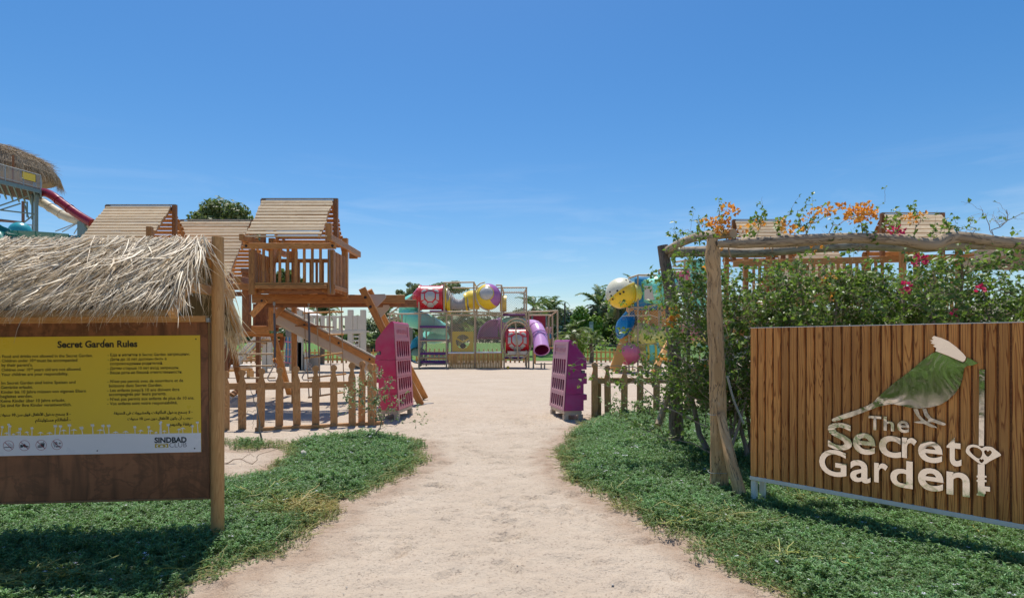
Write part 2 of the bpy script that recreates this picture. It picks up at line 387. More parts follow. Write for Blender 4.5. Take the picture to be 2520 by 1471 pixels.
M['print_white'] = paint('white_print', (.78, .80, .84, 1), .4, dirt_amt=0)
M['print_gold'] = paint('gold_print', (.5, .38, .04, 1), .5, dirt_amt=0)
M['skin'] = paint('skin', (.45, .24, .16, 1), .5, dirt_amt=.05)
M['cloth_pink'] = paint('pink_cloth', (.62, .3, .3, 1), .8)
M['cloth_blue'] = paint('blue_cloth', (.05, .25, .4, 1), .8)
M['hair'] = paint('brown_hair', (.06, .035, .02, 1), .7)
M['stone'] = paint('pale_stone', (.48, .43, .37, 1), .8, scale=20)
M['trunk'] = wood('grey_bark', (.40, .34, .28, 1), (.2, .16, .13, 1), 3, var=.2, rough=.9, ringw=8, knots=False, bumpd=.006)
M['twig'] = paint('pale_twig', (.44, .34, .26, 1), .85, dirt=(.16, .11, .08, 1), dirt_amt=.7, scale=4)
M['palm_trunk'] = paint('palm_bark', (.2, .14, .09, 1), .9, scale=8)
M['bag_leaf'] = leafmat('hedge_leaf', [(.07, .125, .022, 1), (.11, .19, .03, 1), (.15, .24, .04, 1), (.24, .36, .06, 1), (.085, .15, .028, 1)], .4, .42)
M['light_leaf'] = leafmat('light_shrub_leaf', [(.16, .24, .07, 1), (.22, .32, .1, 1), (.28, .36, .15, 1)], .5, .3)
M['young_leaf'] = leafmat('grey_green_leaf', [(.22, .28, .12, 1), (.3, .36, .18, 1), (.34, .36, .2, 1)], .5, .3)
M['orange_petal'] = leafmat('orange_petal', [(.78, .28, .04, 1), (.85, .42, .06, 1), (.8, .5, .12, 1)], .6, .35, tcol=(.8, .35, .05, 1))
M['magenta_petal'] = leafmat('magenta_petal', [(.55, .01, .1, 1), (.7, .03, .16, 1), (.6, .02, .08, 1)], .6, .35, tcol=(.7, .05, .2, 1))
M['pink_petal'] = leafmat('pink_petal', [(.6, .05, .3, 1), (.7, .1, .4, 1)], .6, .35, tcol=(.7, .1, .4, 1))
M['tree_leaf'] = leafmat('tree_leaf', [(.07, .10, .025, 1), (.11, .15, .04, 1), (.16, .2, .06, 1), (.2, .23, .09, 1)], .5, .28)
M['olive_leaf'] = leafmat('olive_leaf', [(.15, .18, .08, 1), (.22, .25, .12, 1), (.28, .3, .16, 1)], .55, .2)
M['bright_leaf'] = leafmat('bright_leaf', [(.12, .22, .03, 1), (.18, .31, .04, 1), (.26, .42, .06, 1)], .5, .3)
M['dark_leaf'] = leafmat('dark_leaf', [(.04, .07, .02, 1), (.065, .105, .03, 1), (.1, .14, .045, 1)], .45, .25)
M['white_leaf'] = leafmat('blossom_leaf', [(.08, .13, .04, 1), (.12, .17, .06, 1), (.4, .4, .33, 1), (.6, .58, .5, 1)], .55, .2)
M['palm_leaf'] = leafmat('palm_leaflet', [(.1, .15, .05, 1), (.17, .23, .08, 1), (.25, .3, .13, 1)], .4, .3)
M['palm_dry'] = leafmat('dry_palm_leaflet', [(.25, .18, .08, 1), (.35, .27, .14, 1)], .7, .2)
M['thatch'] = leafmat('dry_palm_thatch', [(.60, .45, .28, 1), (.74, .60, .40, 1), (.84, .72, .52, 1), (.64, .52, .37, 1), (.88, .76, .55, 1), (.50, .36, .21, 1)], .5, .15, tcol=(.5, .35, .15, 1))
M['thatch_dark'] = leafmat('old_thatch', [(.15, .1, .06, 1), (.25, .18, .11, 1), (.33, .25, .17, 1)], .8, .1, tcol=(.3, .2, .1, 1))
M['cover_leaf'] = leafmat('ground_cover_leaf', [(.095, .195, .07, 1), (.13, .26, .09, 1), (.17, .31, .11, 1), (.24, .39, .14, 1)], .48, .34, inst=True, dry=(.36, .30, .07, 1), tcol=(.22, .36, .05, 1))
M['cover_stem'] = leafmat('ground_cover_stem', [(.22, .25, .06, 1), (.35, .33, .08, 1)], .6, .1, inst=True, dry=(.48, .35, .11, 1))
M['tiny_flower'] = leafmat('tiny_flower', [(.6, .55, .68, 1)], .6, .2, tcol=(.6, .6, .6, 1))

# ================================================================ GROUND
def sstep(a, b, x): t = np.clip((x - a) / (b - a), 0, 1); return t * t * (3 - 2 * t)
FOOT = [(RNG.uniform(-2.2, 2.6), RNG.uniform(3.0, 12.5), RNG.uniform(0, 2 * pi), RNG.uniform(.012, .03)) for _ in range(420)]
def poly_ground(pts): return np.array([gp(x, y) for x, y in pts])
LEFT = poly_ground([(-900, 1100), (-300, 1085), (200, 1095), (430, 1120), (552, 1188), (640, 1168), (700, 1130), (700, 1098), (790, 1082), (880, 1074), (955, 1074), (1010, 1084), (1052, 1102), (1046, 1135), (1010, 1168), (960, 1200), (905, 1228), (850, 1252), (800, 1290), (778, 1305), (790, 1325), (772, 1350), (720, 1372), (650, 1386), (600, 1405), (560, 1440), (520, 1490), (430, 1640), (-900, 1900)])
LEFT2 = poly_ground([(540, 1085), (600, 1082), (700, 1092), (690, 1106), (600, 1112), (545, 1110)])
RIGHT = poly_ground([(1462, 1032), (1440, 1045), (1415, 1056), (1390, 1082), (1368, 1108), (1358, 1135), (1368, 1165), (1398, 1196), (1440, 1220), (1495, 1243), (1530, 1262), (1545, 1288), (1600, 1308), (1660, 1330), (1700, 1345), (1725, 1368), (1775, 1388), (1800, 1420), (1850, 1440), (1890, 1480), (2100, 1640), (3400, 1900), (3400, 1015), (2400, 1010), (1700, 1012), (1560, 1020)])
def seg_dist(px, py, poly):
    """signed distance, positive inside"""
    n = len(poly); d = np.full(px.shape, 1e9); ins = np.zeros(px.shape, bool)
    for i in range(n):
        ax, ay = poly[i]; bx, by = poly[(i + 1) % n]; ex, ey = bx - ax, by - ay
        t = np.clip(((px - ax) * ex + (py - ay) * ey) / (ex * ex + ey * ey + 1e-12), 0, 1)
        d = np.minimum(d, np.hypot(px - ax - t * ex, py - ay - t * ey))
        c = ((ay > py) != (by > py)) & (px < ex * (py - ay) / (ey + 1e-12) + ax); ins ^= c
    return np.where(ins, d, -d)
def patch_dist(x, y):
    w = (fbm(x * 2.2, y * 2.2, 3, 5) - .45) * .35 + (fbm(x * 8, y * 8, 2, 6) - .4) * .12
    return np.maximum(np.maximum(seg_dist(x, y, LEFT), seg_dist(x, y, RIGHT)), seg_dist(x, y, LEFT2)) + w
def gz(x, y):
    x = np.asarray(x, float); y = np.asarray(y, float)
    z = (fbm(x * .7, y * .7, 2, 20) - .37) * .05
    return z + sstep(48, 80, y) * 1.55
xs = np.concatenate([-np.geomspace(8, 900, 34)[::-1], np.arange(-7.8, -3.0, .2), np.arange(-3.0, 3.4, .036), np.arange(3.4, 8, .2), np.geomspace(8.1, 900, 34)])
ys = np.concatenate([-np.geomspace(1, 400, 14)[::-1], np.arange(-.8, 2.9, .3), np.arange(2.9, 9, .034), np.arange(9, 16, .06), np.arange(16, 50, .6), np.geomspace(51, 3000, 40)])
GX, GY = np.meshgrid(xs, ys); x = GX.ravel(); y = GY.ravel()
pd = patch_dist(x, y)
z = gz(x, y)
near = (np.abs(x) < 6) & (y < 17) & (y > 1)
sandy = np.clip(1 - (pd + .1) * 3, 0, 1)
z = z + near * ((fbm(x * 2.6, y * 2.6, 3, 30) - .42) * .07 + (fbm(x * 9, y * 9, 3, 31) - .42) * .05) * (.35 + .65 * sandy)
for fx, fy, fa, dep in FOOT:
    w = (np.abs(x - fx) < .3) & (np.abs(y - fy) < .3)
    if not w.any(): continue
    dx = x[w] - fx; dy = y[w] - fy; u = dx * cos(fa) + dy * sin(fa); v = -dx * sin(fa) + dy * cos(fa)
    q = np.sqrt((u / .14) ** 2 + (v / .052) ** 2)
    z[w] += (-dep * np.exp(-q ** 4) + dep * .55 * np.exp(-((q - 1.25) / .3) ** 2)) * (pd[w] < .05)
nx, ny = len(xs), len(ys)
idx = np.arange(nx * ny).reshape(ny, nx)
Fq = np.stack([idx[:-1, :-1].ravel(), idx[:-1, 1:].ravel(), idx[1:, 1:].ravel(), idx[1:, :-1].ravel()], 1)
m, N, L, b = newmat('sand'); nt = m.node_tree; g = N.new('ShaderNodeNewGeometry'); pos = g.outputs['Position']
at = N.new('ShaderNodeAttribute'); at.attribute_name = 'edge'
n1 = noise(nt, pos, .8, 5, .6); n2 = noise(nt, pos, 6, 5, .65); n3 = noise(nt, pos, 130, 3, .7); n5 = noise(nt, pos, 38, 4, .7)
c = mixc(nt, ramp(nt, n1, [(.35, (0, 0, 0)), (.7, (1, 1, 1))]), (.52, .43, .335, 1), (.465, .375, .285, 1))
c = mixc(nt, ramp(nt, n2, [(.42, (0, 0, 0)), (.75, (.6, .6, .6))]), c, (.43, .34, .26, 1))
c = mixc(nt, ramp(nt, n5, [(.56, (0, 0, 0)), (.66, (.75, .75, .75))]), c, (.25, .19, .145, 1))
c = mixc(nt, ramp(nt, n3, [(.6, (0, 0, 0)), (.75, (.7, .7, .7))]), c, (.58, .49, .40, 1))
ed = math_(nt, 'MULTIPLY', at.outputs['Fac'], math_(nt, 'ADD', n2, .15))
c = mixc(nt, ed, c, (.30, .195, .13, 1))
L.new(c, b.inputs['Base Color']); b.inputs['Roughness'].default_value = .95; b.inputs['Specular IOR Level'].default_value = .15
bb = bump(nt, n2, .8, .06, None); bb = bump(nt, n5, .8, .018, None, bb); bump(nt, n3, .6, .004, b, bb)
edge = np.clip(1 - np.abs(pd + .06) / .3, 0, 1) * ((x < 7) & (x > -6) & (y < 13)) * .9
edge = np.maximum(edge, (pd > .1) * .9)
ground = npmesh('ground', np.stack([x, y, z], 1), Fq, m, smooth=180, kind='structure', attr={'edge': edge})

# lawn behind the playground
lx = np.arange(-60, 75, 1.5); ly = np.arange(50.6, 92, 1.0)
X, Y_ = np.meshgrid(lx, ly); xx = X.ravel(); yy = Y_.ravel() + (fbm(X.ravel() * .3, X.ravel() * 0, 2, 3) - .4) * 1.2
idx = np.arange(len(xx)).reshape(len(ly), len(lx))
Fl = np.stack([idx[:-1, :-1].ravel(), idx[:-1, 1:].ravel(), idx[1:, 1:].ravel(), idx[1:, :-1].ravel()], 1)
m, N, L, b = newmat('lawn_grass'); nt = m.node_tree; g = N.new('ShaderNodeNewGeometry')
a1 = noise(nt, g.outputs['Position'], .5, 4); a2 = noise(nt, g.outputs['Position'], 14, 4, .7)
c = mixc(nt, a1, (.075, .17, .02, 1), (.12, .235, .03, 1)); c = mixc(nt, ramp(nt, a2, [(.4, (0, 0, 0)), (.7, (.7, .7, .7))]), c, (.05, .11, .015, 1))
L.new(c, b.inputs['Base Color']); b.inputs['Roughness'].default_value = .9; bump(nt, a2, 1, .06, b)
npmesh('lawn', np.stack([xx, yy, gz(xx, yy) + .03], 1), Fl, m, smooth=180, kind='structure')

# ---------------------------------------------------------------- scattering (geometry nodes, for uncountable ground cover)
def scatter(name, pts, rot, scl, var, dry, protos, label, cat):
    col = bpy.data.collections.new(name + '_kinds')
    for i, me in enumerate(protos):
        o = bpy.data.objects.new('%s_sprig_%02d' % (name, i), me); col.objects.link(o)
    me = bpy.data.meshes.new(name); me.vertices.add(len(pts)); me.vertices.foreach_set('co', np.asarray(pts, np.float32).ravel())
    a = me.attributes.new('rot', 'FLOAT_VECTOR', 'POINT'); a.data.foreach_set('vector', np.asarray(rot, np.float32).ravel())
    a = me.attributes.new('scl', 'FLOAT', 'POINT'); a.data.foreach_set('value', np.asarray(scl, np.float32))
    a = me.attributes.new('dry', 'FLOAT', 'POINT'); a.data.foreach_set('value', np.asarray(dry, np.float32))
    a = me.attributes.new('var', 'INT', 'POINT'); a.data.foreach_set('value', np.asarray(var, np.int32))
    o = bpy.data.objects.new(name, me); COL.objects.link(o)
    ng = bpy.data.node_groups.new(name, 'GeometryNodeTree')
    ng.interface.new_socket('Geometry', in_out='INPUT', socket_type='NodeSocketGeometry'); ng.interface.new_socket('Geometry', in_out='OUTPUT', socket_type='NodeSocketGeometry')
    N = ng.nodes; L = ng.links; gi = N.new('NodeGroupInput'); go = N.new('NodeGroupOutput')
    ci = N.new('GeometryNodeCollectionInfo'); ci.inputs[0].default_value = col; ci.inputs[1].default_value = True; ci.inputs[2].default_value = True
    ip = N.new('GeometryNodeInstanceOnPoints'); ip.inputs['Pick Instance'].default_value = True
    def na(nm, t):
        n = N.new('GeometryNodeInputNamedAttribute'); n.data_type = t; n.inputs[0].default_value = nm
        return [s for s in n.outputs if s.enabled][0]
    L.new(gi.outputs[0], ip.inputs[0]); L.new(ci.outputs[0], ip.inputs['Instance']); L.new(na('var', 'INT'), ip.inputs['Instance Index'])
    L.new(na('rot', 'FLOAT_VECTOR'), ip.inputs['Rotation']); L.new(na('scl', 'FLOAT'), ip.inputs['Scale']); L.new(ip.outputs[0], go.inputs[0])
    md = o.modifiers.new('scatter', 'NODES'); md.node_group = ng
    o['kind'] = 'stuff'; o['label'] = label; o['category'] = cat
    return o
def leaf_quads(V, Fc, base, d, n, L, W, fold=.25, bend=.25):
    """a folded leaf: 2 quads; d direction, n normal"""
    d = d.normalized(); s = d.cross(n).normalized(); n = s.cross(d)
    b = len(V); m = base + d * (L * .5) + n * 0; t = base + d * L - n * (L * bend)
    V += [base, m + s * W * .5 + n * W * fold, t, m - s * W * .5 + n * W * fold, m - n * 0]
    Fc += [[b, b + 1, b + 2, b + 4], [b, b + 4, b + 2, b + 3]]
def sprig(seed, height, nst, leafL, leafW, flower=0, spread=.05):
    rn = random.Random(seed); lv, lf, sv, sf, fv, ff = [], [], [], [], [], []
    mb = MB()
    for k in range(nst):
        a = rn.uniform(0, 2 * pi); lean = rn.uniform(.1, 1.0)
        p = Vector((rn.uniform(-spread, spread), rn.uniform(-spread, spread), -.01)); d = Vector((cos(a) * lean, sin(a) * lean, 1)).normalized()
        h = height * rn.uniform(.6, 1.15); seg = 4; pts = [p.copy()]
        for i in range(seg):
            d = (d + Vector((rn.uniform(-.2, .2), rn.uniform(-.2, .2), .12))).normalized(); p = p + d * h / seg; pts.append(p.copy())
            for q in range(3 if i else 1):
                aa = rn.uniform(0, 2 * pi); o = Vector((cos(aa), sin(aa), rn.uniform(.15, 1.0)))
                leaf_quads(lv, lf, p - d * rn.uniform(0, h / seg), (o + d * .4), Vector((0, 0, 1)) + Vector((rn.uniform(-.4, .4), rn.uniform(-.4, .4), 0)), leafL * rn.uniform(.6, 1.2), leafW * rn.uniform(.8, 1.2))
        for q in range(4):
            aa = q * pi / 2 + rn.uniform(-.4, .4); leaf_quads(lv, lf, p, Vector((cos(aa), sin(aa), rn.uniform(.5, 1.4))), Vector((0, 0, 1)), leafL * rn.uniform(.6, 1), leafW * .9)
        mb.tube(pts, [.0022, .002, .0018, .0015, .001], 3, cap=False, mi=1)
        if flower and rn.random() < flower:
            for q in range(5):
                aa = q * 2 * pi / 5; b = len(fv); c = p + Vector((0, 0, .010)); r = .006
                fv += [c, c + Vector((cos(aa - .35) * r, sin(aa - .35) * r, .003)), c + Vector((cos(aa) * r * 1.5, sin(aa) * r * 1.5, .004)), c + Vector((cos(aa + .35) * r, sin(aa + .35) * r, .003))]
                ff.append([b, b + 1, b + 2, b + 3])
    mb.add(lv, lf, None, 0)
    if fv: mb.add(fv, ff, None, 2)
    me = bpy.data.meshes.new('sprig'); me.from_pydata(mb.v, [], mb.f)
    for mm in (M['cover_leaf'], M['cover_stem'], M['tiny_flower']): me.materials.append(mm)
    me.polygons.foreach_set('material_index', mb.m); return me
def runner(seed):
    """a creeping, nearly bare stem that trails out of the patch"""
    rn = random.Random(seed); mb = MB(); lv, lf = [], []
    for k in range(5):
        a = rn.uniform(0, 2 * pi); p = Vector((0, 0, .015)); pts = [p.copy()]
        for i in range(6):
            a += rn.uniform(-.5, .5); p = p + Vector((cos(a) * .028, sin(a) * .028, rn.uniform(-.008, .012))); p.z = max(p.z, .004); pts.append(p.copy())
            if rn.random() < .7: leaf_quads(lv, lf, p, Vector((cos(a + rn.choice((-1, 1))), sin(a + 1), .5)), Vector((0, 0, 1)), .018, .005)
        mb.tube(pts, .0022, 3, cap=False, mi=1)
    mb.add(lv, lf, None, 0); me = bpy.data.meshes.new('runner'); me.from_pydata(mb.v, [], mb.f)
    for mm in (M['cover_leaf'], M['cover_stem']): me.materials.append(mm)
    me.polygons.foreach_set('material_index', mb.m); return me
PROT = [sprig(100 + k, .085, 4, .027, .0075, .0 if k < 6 else .3) for k in range(8)] + [runner(200 + k) for k in range(3)]
def cover_patch(name, poly, bx, by, dens, label):
    n = int((bx[1] - bx[0]) * (by[1] - by[0]) * dens)
    px = RNG.uniform(bx[0], bx[1], n); py = RNG.uniform(by[0], by[1], n)
    dd = seg_dist(px, py, poly) + (fbm(px * 2.2, py * 2.2, 3, 5) - .45) * .35 + (fbm(px * 8, py * 8, 2, 6) - .4) * .12
    vis = (np.abs(px) < py * .95 + .8)
    keep = (dd > -.02) & vis & (RNG.random(n) < np.clip(.35 + dd * 3.5, 0, 1) * np.clip(1.25 - py / 16, .45, 1))
    px, py, dd = px[keep], py[keep], dd[keep]; n = len(px)
    hgt = (.45 + .75 * np.clip(dd / .45, 0, 1)) * (.65 + .7 * fbm(px * 1.6, py * 1.6, 3, 9)) * RNG.uniform(.75, 1.25, n)
    hgt *= np.clip(.8 + py / 14, .9, 1.5)
    bare = fbm(px * 1.1, py * 1.1, 3, 77)
    drya = np.clip(1.0 - dd / .28, 0, 1) * RNG.uniform(.1, 1, n) * (fbm(px * 1.5, py * 1.5, 2, 55) * 1.5) + np.clip((bare - .62) * 6, 0, .7) * RNG.random(n)
    # browned corner beside the path
    bx_, by_ = gp(775, 1262); drya = np.maximum(drya, np.exp(-(((px - bx_) / .42) ** 2 + ((py - by_) / .26) ** 2)) * 1.2 * RNG.uniform(.6, 1, n))
    drya = np.clip(drya, 0, 1)
    var = RNG.integers(0, 8, n); fl = (var >= 6) & (RNG.random(n) < .86); var[fl] = RNG.integers(0, 6, fl.sum())
    run = (RNG.random(n) < .2 * (dd < .25)) | (RNG.random(n) < drya * .55); var[run] = RNG.integers(8, 11, run.sum())
    zz = gz(px, py) + np.where(run, 0.012 + hgt * .03 * (dd > .2), 0)
    rot = np.stack([RNG.normal(0, .13, n), RNG.normal(0, .13, n), RNG.uniform(0, 6.28, n)], 1)
    o = scatter(name, np.stack([px, py, zz], 1), rot, hgt * np.where(run, 1.1, 1.0), var, drya, PROT, label, 'ground cover')
    return n
na_ = cover_patch('ground_cover', LEFT, (-7.5, -.6), (2.2, 9.8), 640, 'low green creeping ground cover under and beside the thatched rules board')
nb_ = cover_patch('ground_cover', RIGHT, (.6, 9.5), (2.2, 12.8), 560, 'low green creeping ground cover under the Secret Garden sign and hedge')
nc_ = cover_patch('ground_cover', LEFT2, (-5, -3), (8, 9.8), 260, 'thin tuft of creeping ground cover at the foot of the left picket fence')
print('cover sprigs', na_, nb_, nc_)

# pebbles, shells and litter on the sand
mb = MB()
for k in range(330):
    yy_ = random.uniform(3.1, 11) ** 1; xx_ = random.uniform(-3.2, 3.2)
    if patch_dist(np.array([xx_]), np.array([yy_]))[0] > -.02: continue
    r = random.uniform(.002, .009) * (1.6 if random.random() < .08 else 1); zc = float(gz(xx_, yy_)) + .002
    pr = [(0, -r * .6), (r * .9, -r * .1), (r * .7, r * .45), (0, r * .6)]
    mb.lathe(pr, (xx_, yy_, zc), (random.uniform(-.3, .3), random.uniform(-.3, .3), 1), 5)
tag(mb.build('gravel', M['stone'], smooth=60, kind='stuff'), 'small pale pebbles and shell bits strewn on the sandy path', 'gravel')

mb = MB()
for k in range(90):
    yy_ = random.uniform(3.1, 10); xx_ = random.uniform(-3, 3)
    if patch_dist(np.array([xx_]), np.array([yy_]))[0] > .05: continue
    a = random.uniform(0, 6.28); l = random.uniform(.015, .07); zc = float(gz(xx_, yy_)) + .012
    mb.tube([(xx_, yy_, zc), (xx_ + l * .5 * cos(a), yy_ + l * .5 * sin(a), zc + random.uniform(0, .006)), (xx_ + l * cos(a + .3), yy_ + l * sin(a + .3), zc)], .0016, 3)
tag(mb.build('twig_litter', M['twig'], kind='stuff'), 'dry twigs and leaf bits littering the sandy path', 'litter')

# ================================================================ TEXT / FLAT SHAPES
def text_mesh(s, off=0.0, ext=0.0, res=3):
    c = bpy.data.curves.new('lettering', 'FONT'); c.body = s; c.offset = off; c.extrude = ext; c.resolution_u = res
    o = bpy.data.objects.new('lettering', c); me = bpy.data.meshes.new_from_object(o); bpy.data.objects.remove(o); bpy.data.curves.remove(c); return me
def shape_mesh(loops, ext=0.0):
    c = bpy.data.curves.new('shape', 'CURVE'); c.dimensions = '2D'; c.fill_mode = 'BOTH'; c.extrude = ext
    for lp in loops:
        s = c.splines.new('POLY'); s.points.add(len(lp) - 1); s.use_cyclic_u = True
        for i, q in enumerate(lp): s.points[i].co = (q[0], q[1], 0, 1)
    o = bpy.data.objects.new('shape', c); me = bpy.data.meshes.new_from_object(o); bpy.data.objects.remove(o); bpy.data.curves.remove(c); return me
def mesh_arrays(me):
    V = np.empty(len(me.vertices) * 3, np.float32); me.vertices.foreach_get('co', V); V = V.reshape(-1, 3)
    F_ = [list(p.vertices) for p in me.polygons]; bpy.data.meshes.remove(me); return V.astype(float), F_
class Plane:
    """a board's own frame: o origin, ex along, ez up, en towards the viewer"""
    def __init__(s, o, ex, ez):
        s.o = Vector(o); s.ex = Vector(ex).normalized(); s.ez = Vector(ez).normalized(); s.en = s.ez.cross(s.ex).normalized() * -1
        if s.en.y > 0: s.en = -s.en
    def hit(s, q):  # q = a point on the sight line -> (s,t) in the plane
        e = Vector((0, 0, EYE)); d = q - e; t = (s.o - e).dot(s.en) / d.dot(s.en); r = e + d * t - s.o
        return (r.dot(s.ex), r.dot(s.ez))
    def w(s, a, b, n=0): return s.o + s.ex * a + s.ez * b + s.en * n
    def put(s, mb, V, F_, n, mi=0):
        mb.add([s.w(v[0], v[1], n + v[2]) for v in V], F_, None, mi)

# Arabic shaping: joined letter forms in visual order
AR = {'ا': ('FE8D', 'FE8E'), 'أ': ('FE83', 'FE84'), 'ب': ('FE8F', 'FE90', 'FE91', 'FE92'), 'ة': ('FE93', 'FE94'), 'ت': ('FE95', 'FE96', 'FE97', 'FE98'), 'ج': ('FE9D', 'FE9E', 'FE9F', 'FEA0'), 'ح': ('FEA1', 'FEA2', 'FEA3', 'FEA4'), 'خ': ('FEA5', 'FEA6', 'FEA7', 'FEA8'), 'د': ('FEA9', 'FEAA'), 'ر': ('FEAD', 'FEAE'), 'س': ('FEB1', 'FEB2', 'FEB3', 'FEB4'), 'ش': ('FEB5', 'FEB6', 'FEB7', 'FEB8'), 'ط': ('FEC1', 'FEC2', 'FEC3', 'FEC4'), 'ف': ('FED1', 'FED2', 'FED3', 'FED4'), 'ق': ('FED5', 'FED6', 'FED7', 'FED8'), 'ك': ('FED9', 'FEDA', 'FEDB', 'FEDC'), 'ل': ('FEDD', 'FEDE', 'FEDF', 'FEE0'), 'م': ('FEE1', 'FEE2', 'FEE3', 'FEE4'), 'ن': ('FEE5', 'FEE6', 'FEE7', 'FEE8'), 'ه': ('FEE9', 'FEEA', 'FEEB', 'FEEC'), 'و': ('FEED', 'FEEE'), 'ى': ('FEEF', 'FEF0'), 'ي': ('FEF1', 'FEF2', 'FEF3', 'FEF4'), 'ئ': ('FE89', 'FE8A', 'FE8B', 'FE8C'), 'لا': ('FEFB', 'FEFC'), 'لأ': ('FEF7', 'FEF8')}
def arabic(s):
    words = s.split(' '); out = []
    for w in words:
        if w and w[0] in '0123456789-': out.append(w); continue
        u = []; i = 0
        while i < len(w):
            if w[i:i + 2] in AR: u.append(w[i:i + 2]); i += 2
            else: u.append(w[i]); i += 1
        r = ''
        for i, ch in enumerate(u):
            f = AR.get(ch)
            if not f: r += ch; continue
            prev = i > 0 and u[i - 1] in AR and len(AR[u[i - 1]]) == 4; nxt = i + 1 < len(u) and len(f) == 4 and u[i + 1] in AR
            k = (3 if nxt else 1) if prev else (2 if nxt else 0)
            r += chr(int(f[k], 16))
        out.append(r[::-1])
    return ' '.join(out[::-1])

# ================================================================ RULES BOARD (left)
yaw, roll = RAD(3.3), RAD(0.62)
bo = P(517, 845, 4.45)
BP = Plane(bo, (cos(yaw) * cos(roll), sin(yaw), sin(roll)), (-sin(roll), 0, cos(roll)))
board = thing('rules_board', 'rules notice board with brown plywood panel, yellow sheet and palm-thatched roof', 'notice board', BP.w(-.82, -1.5))
def bz(x, y):  # board crop pixel -> plane coordinates
    return BP.hit(P((x / 2.1010) / 1.52381, (1200 + y / 2.1010) / 1.52381, 4.45))
XL = -1.78
def bbeam(name, a, b, w, h, n, mat, ch=.004, parent=board, lab=None):
    return MB().beam(BP.w(*a, n), BP.w(*b, n), w, h, BP.ez if abs(b[0] - a[0]) > abs(b[1] - a[1]) else BP.en, ch).build(name, mat, parent, smooth=30, label=lab)
pb = bz(1000, 1410)[1]; pt = bz(1640, 5)[1]
bbeam('panel', (XL + .06, (pb + pt) / 2), (-.012, (pb + pt) / 2), .02, pt - pb, 0, M['ply'])
bbeam('raw_edge', (XL + .06, pb - .006), (-.012, pb - .006), .022, .014, .0005, M['ply_edge'])
xa = bz(1655, 700)[0]
for xx_ in (xa, XL + .04): bbeam('batten', (xx_, pb - .012), (xx_, pt), .02, .028, -.01, M['wood_batten'])
bt = bz(800, -28)[1]; bb_ = bz(800, 22)[1]
bbeam('top_rail', (XL + .06, (bt + bb_) / 2), (-.012, (bt + bb_) / 2), .05, bt - bb_, .02, M['wood_post'])
pc = P(535.5, 845, 4.45)
for k, cx in enumerate((pc, BP.w(XL, 0, 0))):
    mb = MB().tube([(cx.x + .0, cx.y, -.3), (cx.x, cx.y, .35), (cx.x + .003, cx.y, 1.3), (cx.x + .002, cx.y, 2.29)], [.047, .046, .044, .042], 20)
    po = mb.build('post', M['wood_post'], board, smooth=50)
    MB().tube([(cx.x, cx.y, .01), (cx.x, cx.y, .06)], .05, 16).build('post_sleeve', M['steel'], po, smooth=50)
MB().box(bz(1655, 1) and BP.w(bz(1655, 1)[0], bz(1655, 1)[1], .03), (.02, .03, .03), .002).build('bracket', M['steel'], board)
# rafters and ridge of the little gable
rz, ez_, fr, bk = 2.245, 1.69, .50, .62
def rp(s, t):  # point on the front (t>0) or back (t<0) slope; s along, t 0..1
    q = BP.w(s, 0, 0); k = abs(t); n = BP.en
    return Vector((q.x, q.y, 0)) + Vector((n.x, n.y, 0)).normalized() * ((fr if t > 0 else -bk) * k) + Vector((0, 0, rz - (rz - (ez_ if t > 0 else 1.60)) * k + roll * s))
for s_ in (-.03, XL + .02):
    MB().beam(rp(s_, 0), rp(s_, 1), .045, .07, ch=.004).build('rafter', M['wood_post'], board)
    MB().beam(rp(s_, 0), rp(s_, -.98), .045, .07, ch=.004).build('rafter', M['wood_post'], board)
    a = rp(s_, .0); MB().beam((a.x, a.y - .28, 1.9), (a.x, a.y + .42, 1.9), .04, .07, ch=.004).build('tie_beam', M['wood_post'], board)
for t_ in (.06, .5, .97, -.35, -.95):
    MB().beam(rp(XL - .1, t_), rp(-.06, t_), .025, .045, ch=.003).build('purlin', M['wood_batten'], board)
# thatch
def strip_mesh(L, W, curve, seg=4, twist=0, rn=random):
    """a dry palm leaflet along +X, lying in XY, normal +Z"""
    V, Fc = [], []; pz = 0; ang = rn.uniform(-.05, .12); tw = 0; y = 0; ya = 0
    x = 0
    for i in range(seg + 1):
        t = i / seg; w = W * (.75 + .4 * sin(pi * min(1, t * 1.2))) * (1 - t ** 3 * .85)
        V += [(x, y - w / 2 * cos(tw), pz - w / 2 * sin(tw)), (x, y, pz + w * .18), (x, y + w / 2 * cos(tw), pz + w / 2 * sin(tw))]
        x += L / seg * cos(ang); pz += L / seg * sin(ang); y += L / seg * sin(ya); ang += curve / seg * rn.uniform(.3, 1.6); tw += twist / seg; ya += rn.uniform(-.12, .12)
    for i in range(seg):
        a = i * 3; Fc += [[a, a + 3, a + 4, a + 1], [a + 1, a + 4, a + 5, a + 2]]
    return np.array(V), np.array(Fc)
STR = [strip_mesh(1, random.uniform(.014, .032), random.uniform(-.9, .35), 4, random.uniform(-1.8, 1.8)) for _ in range(28)]
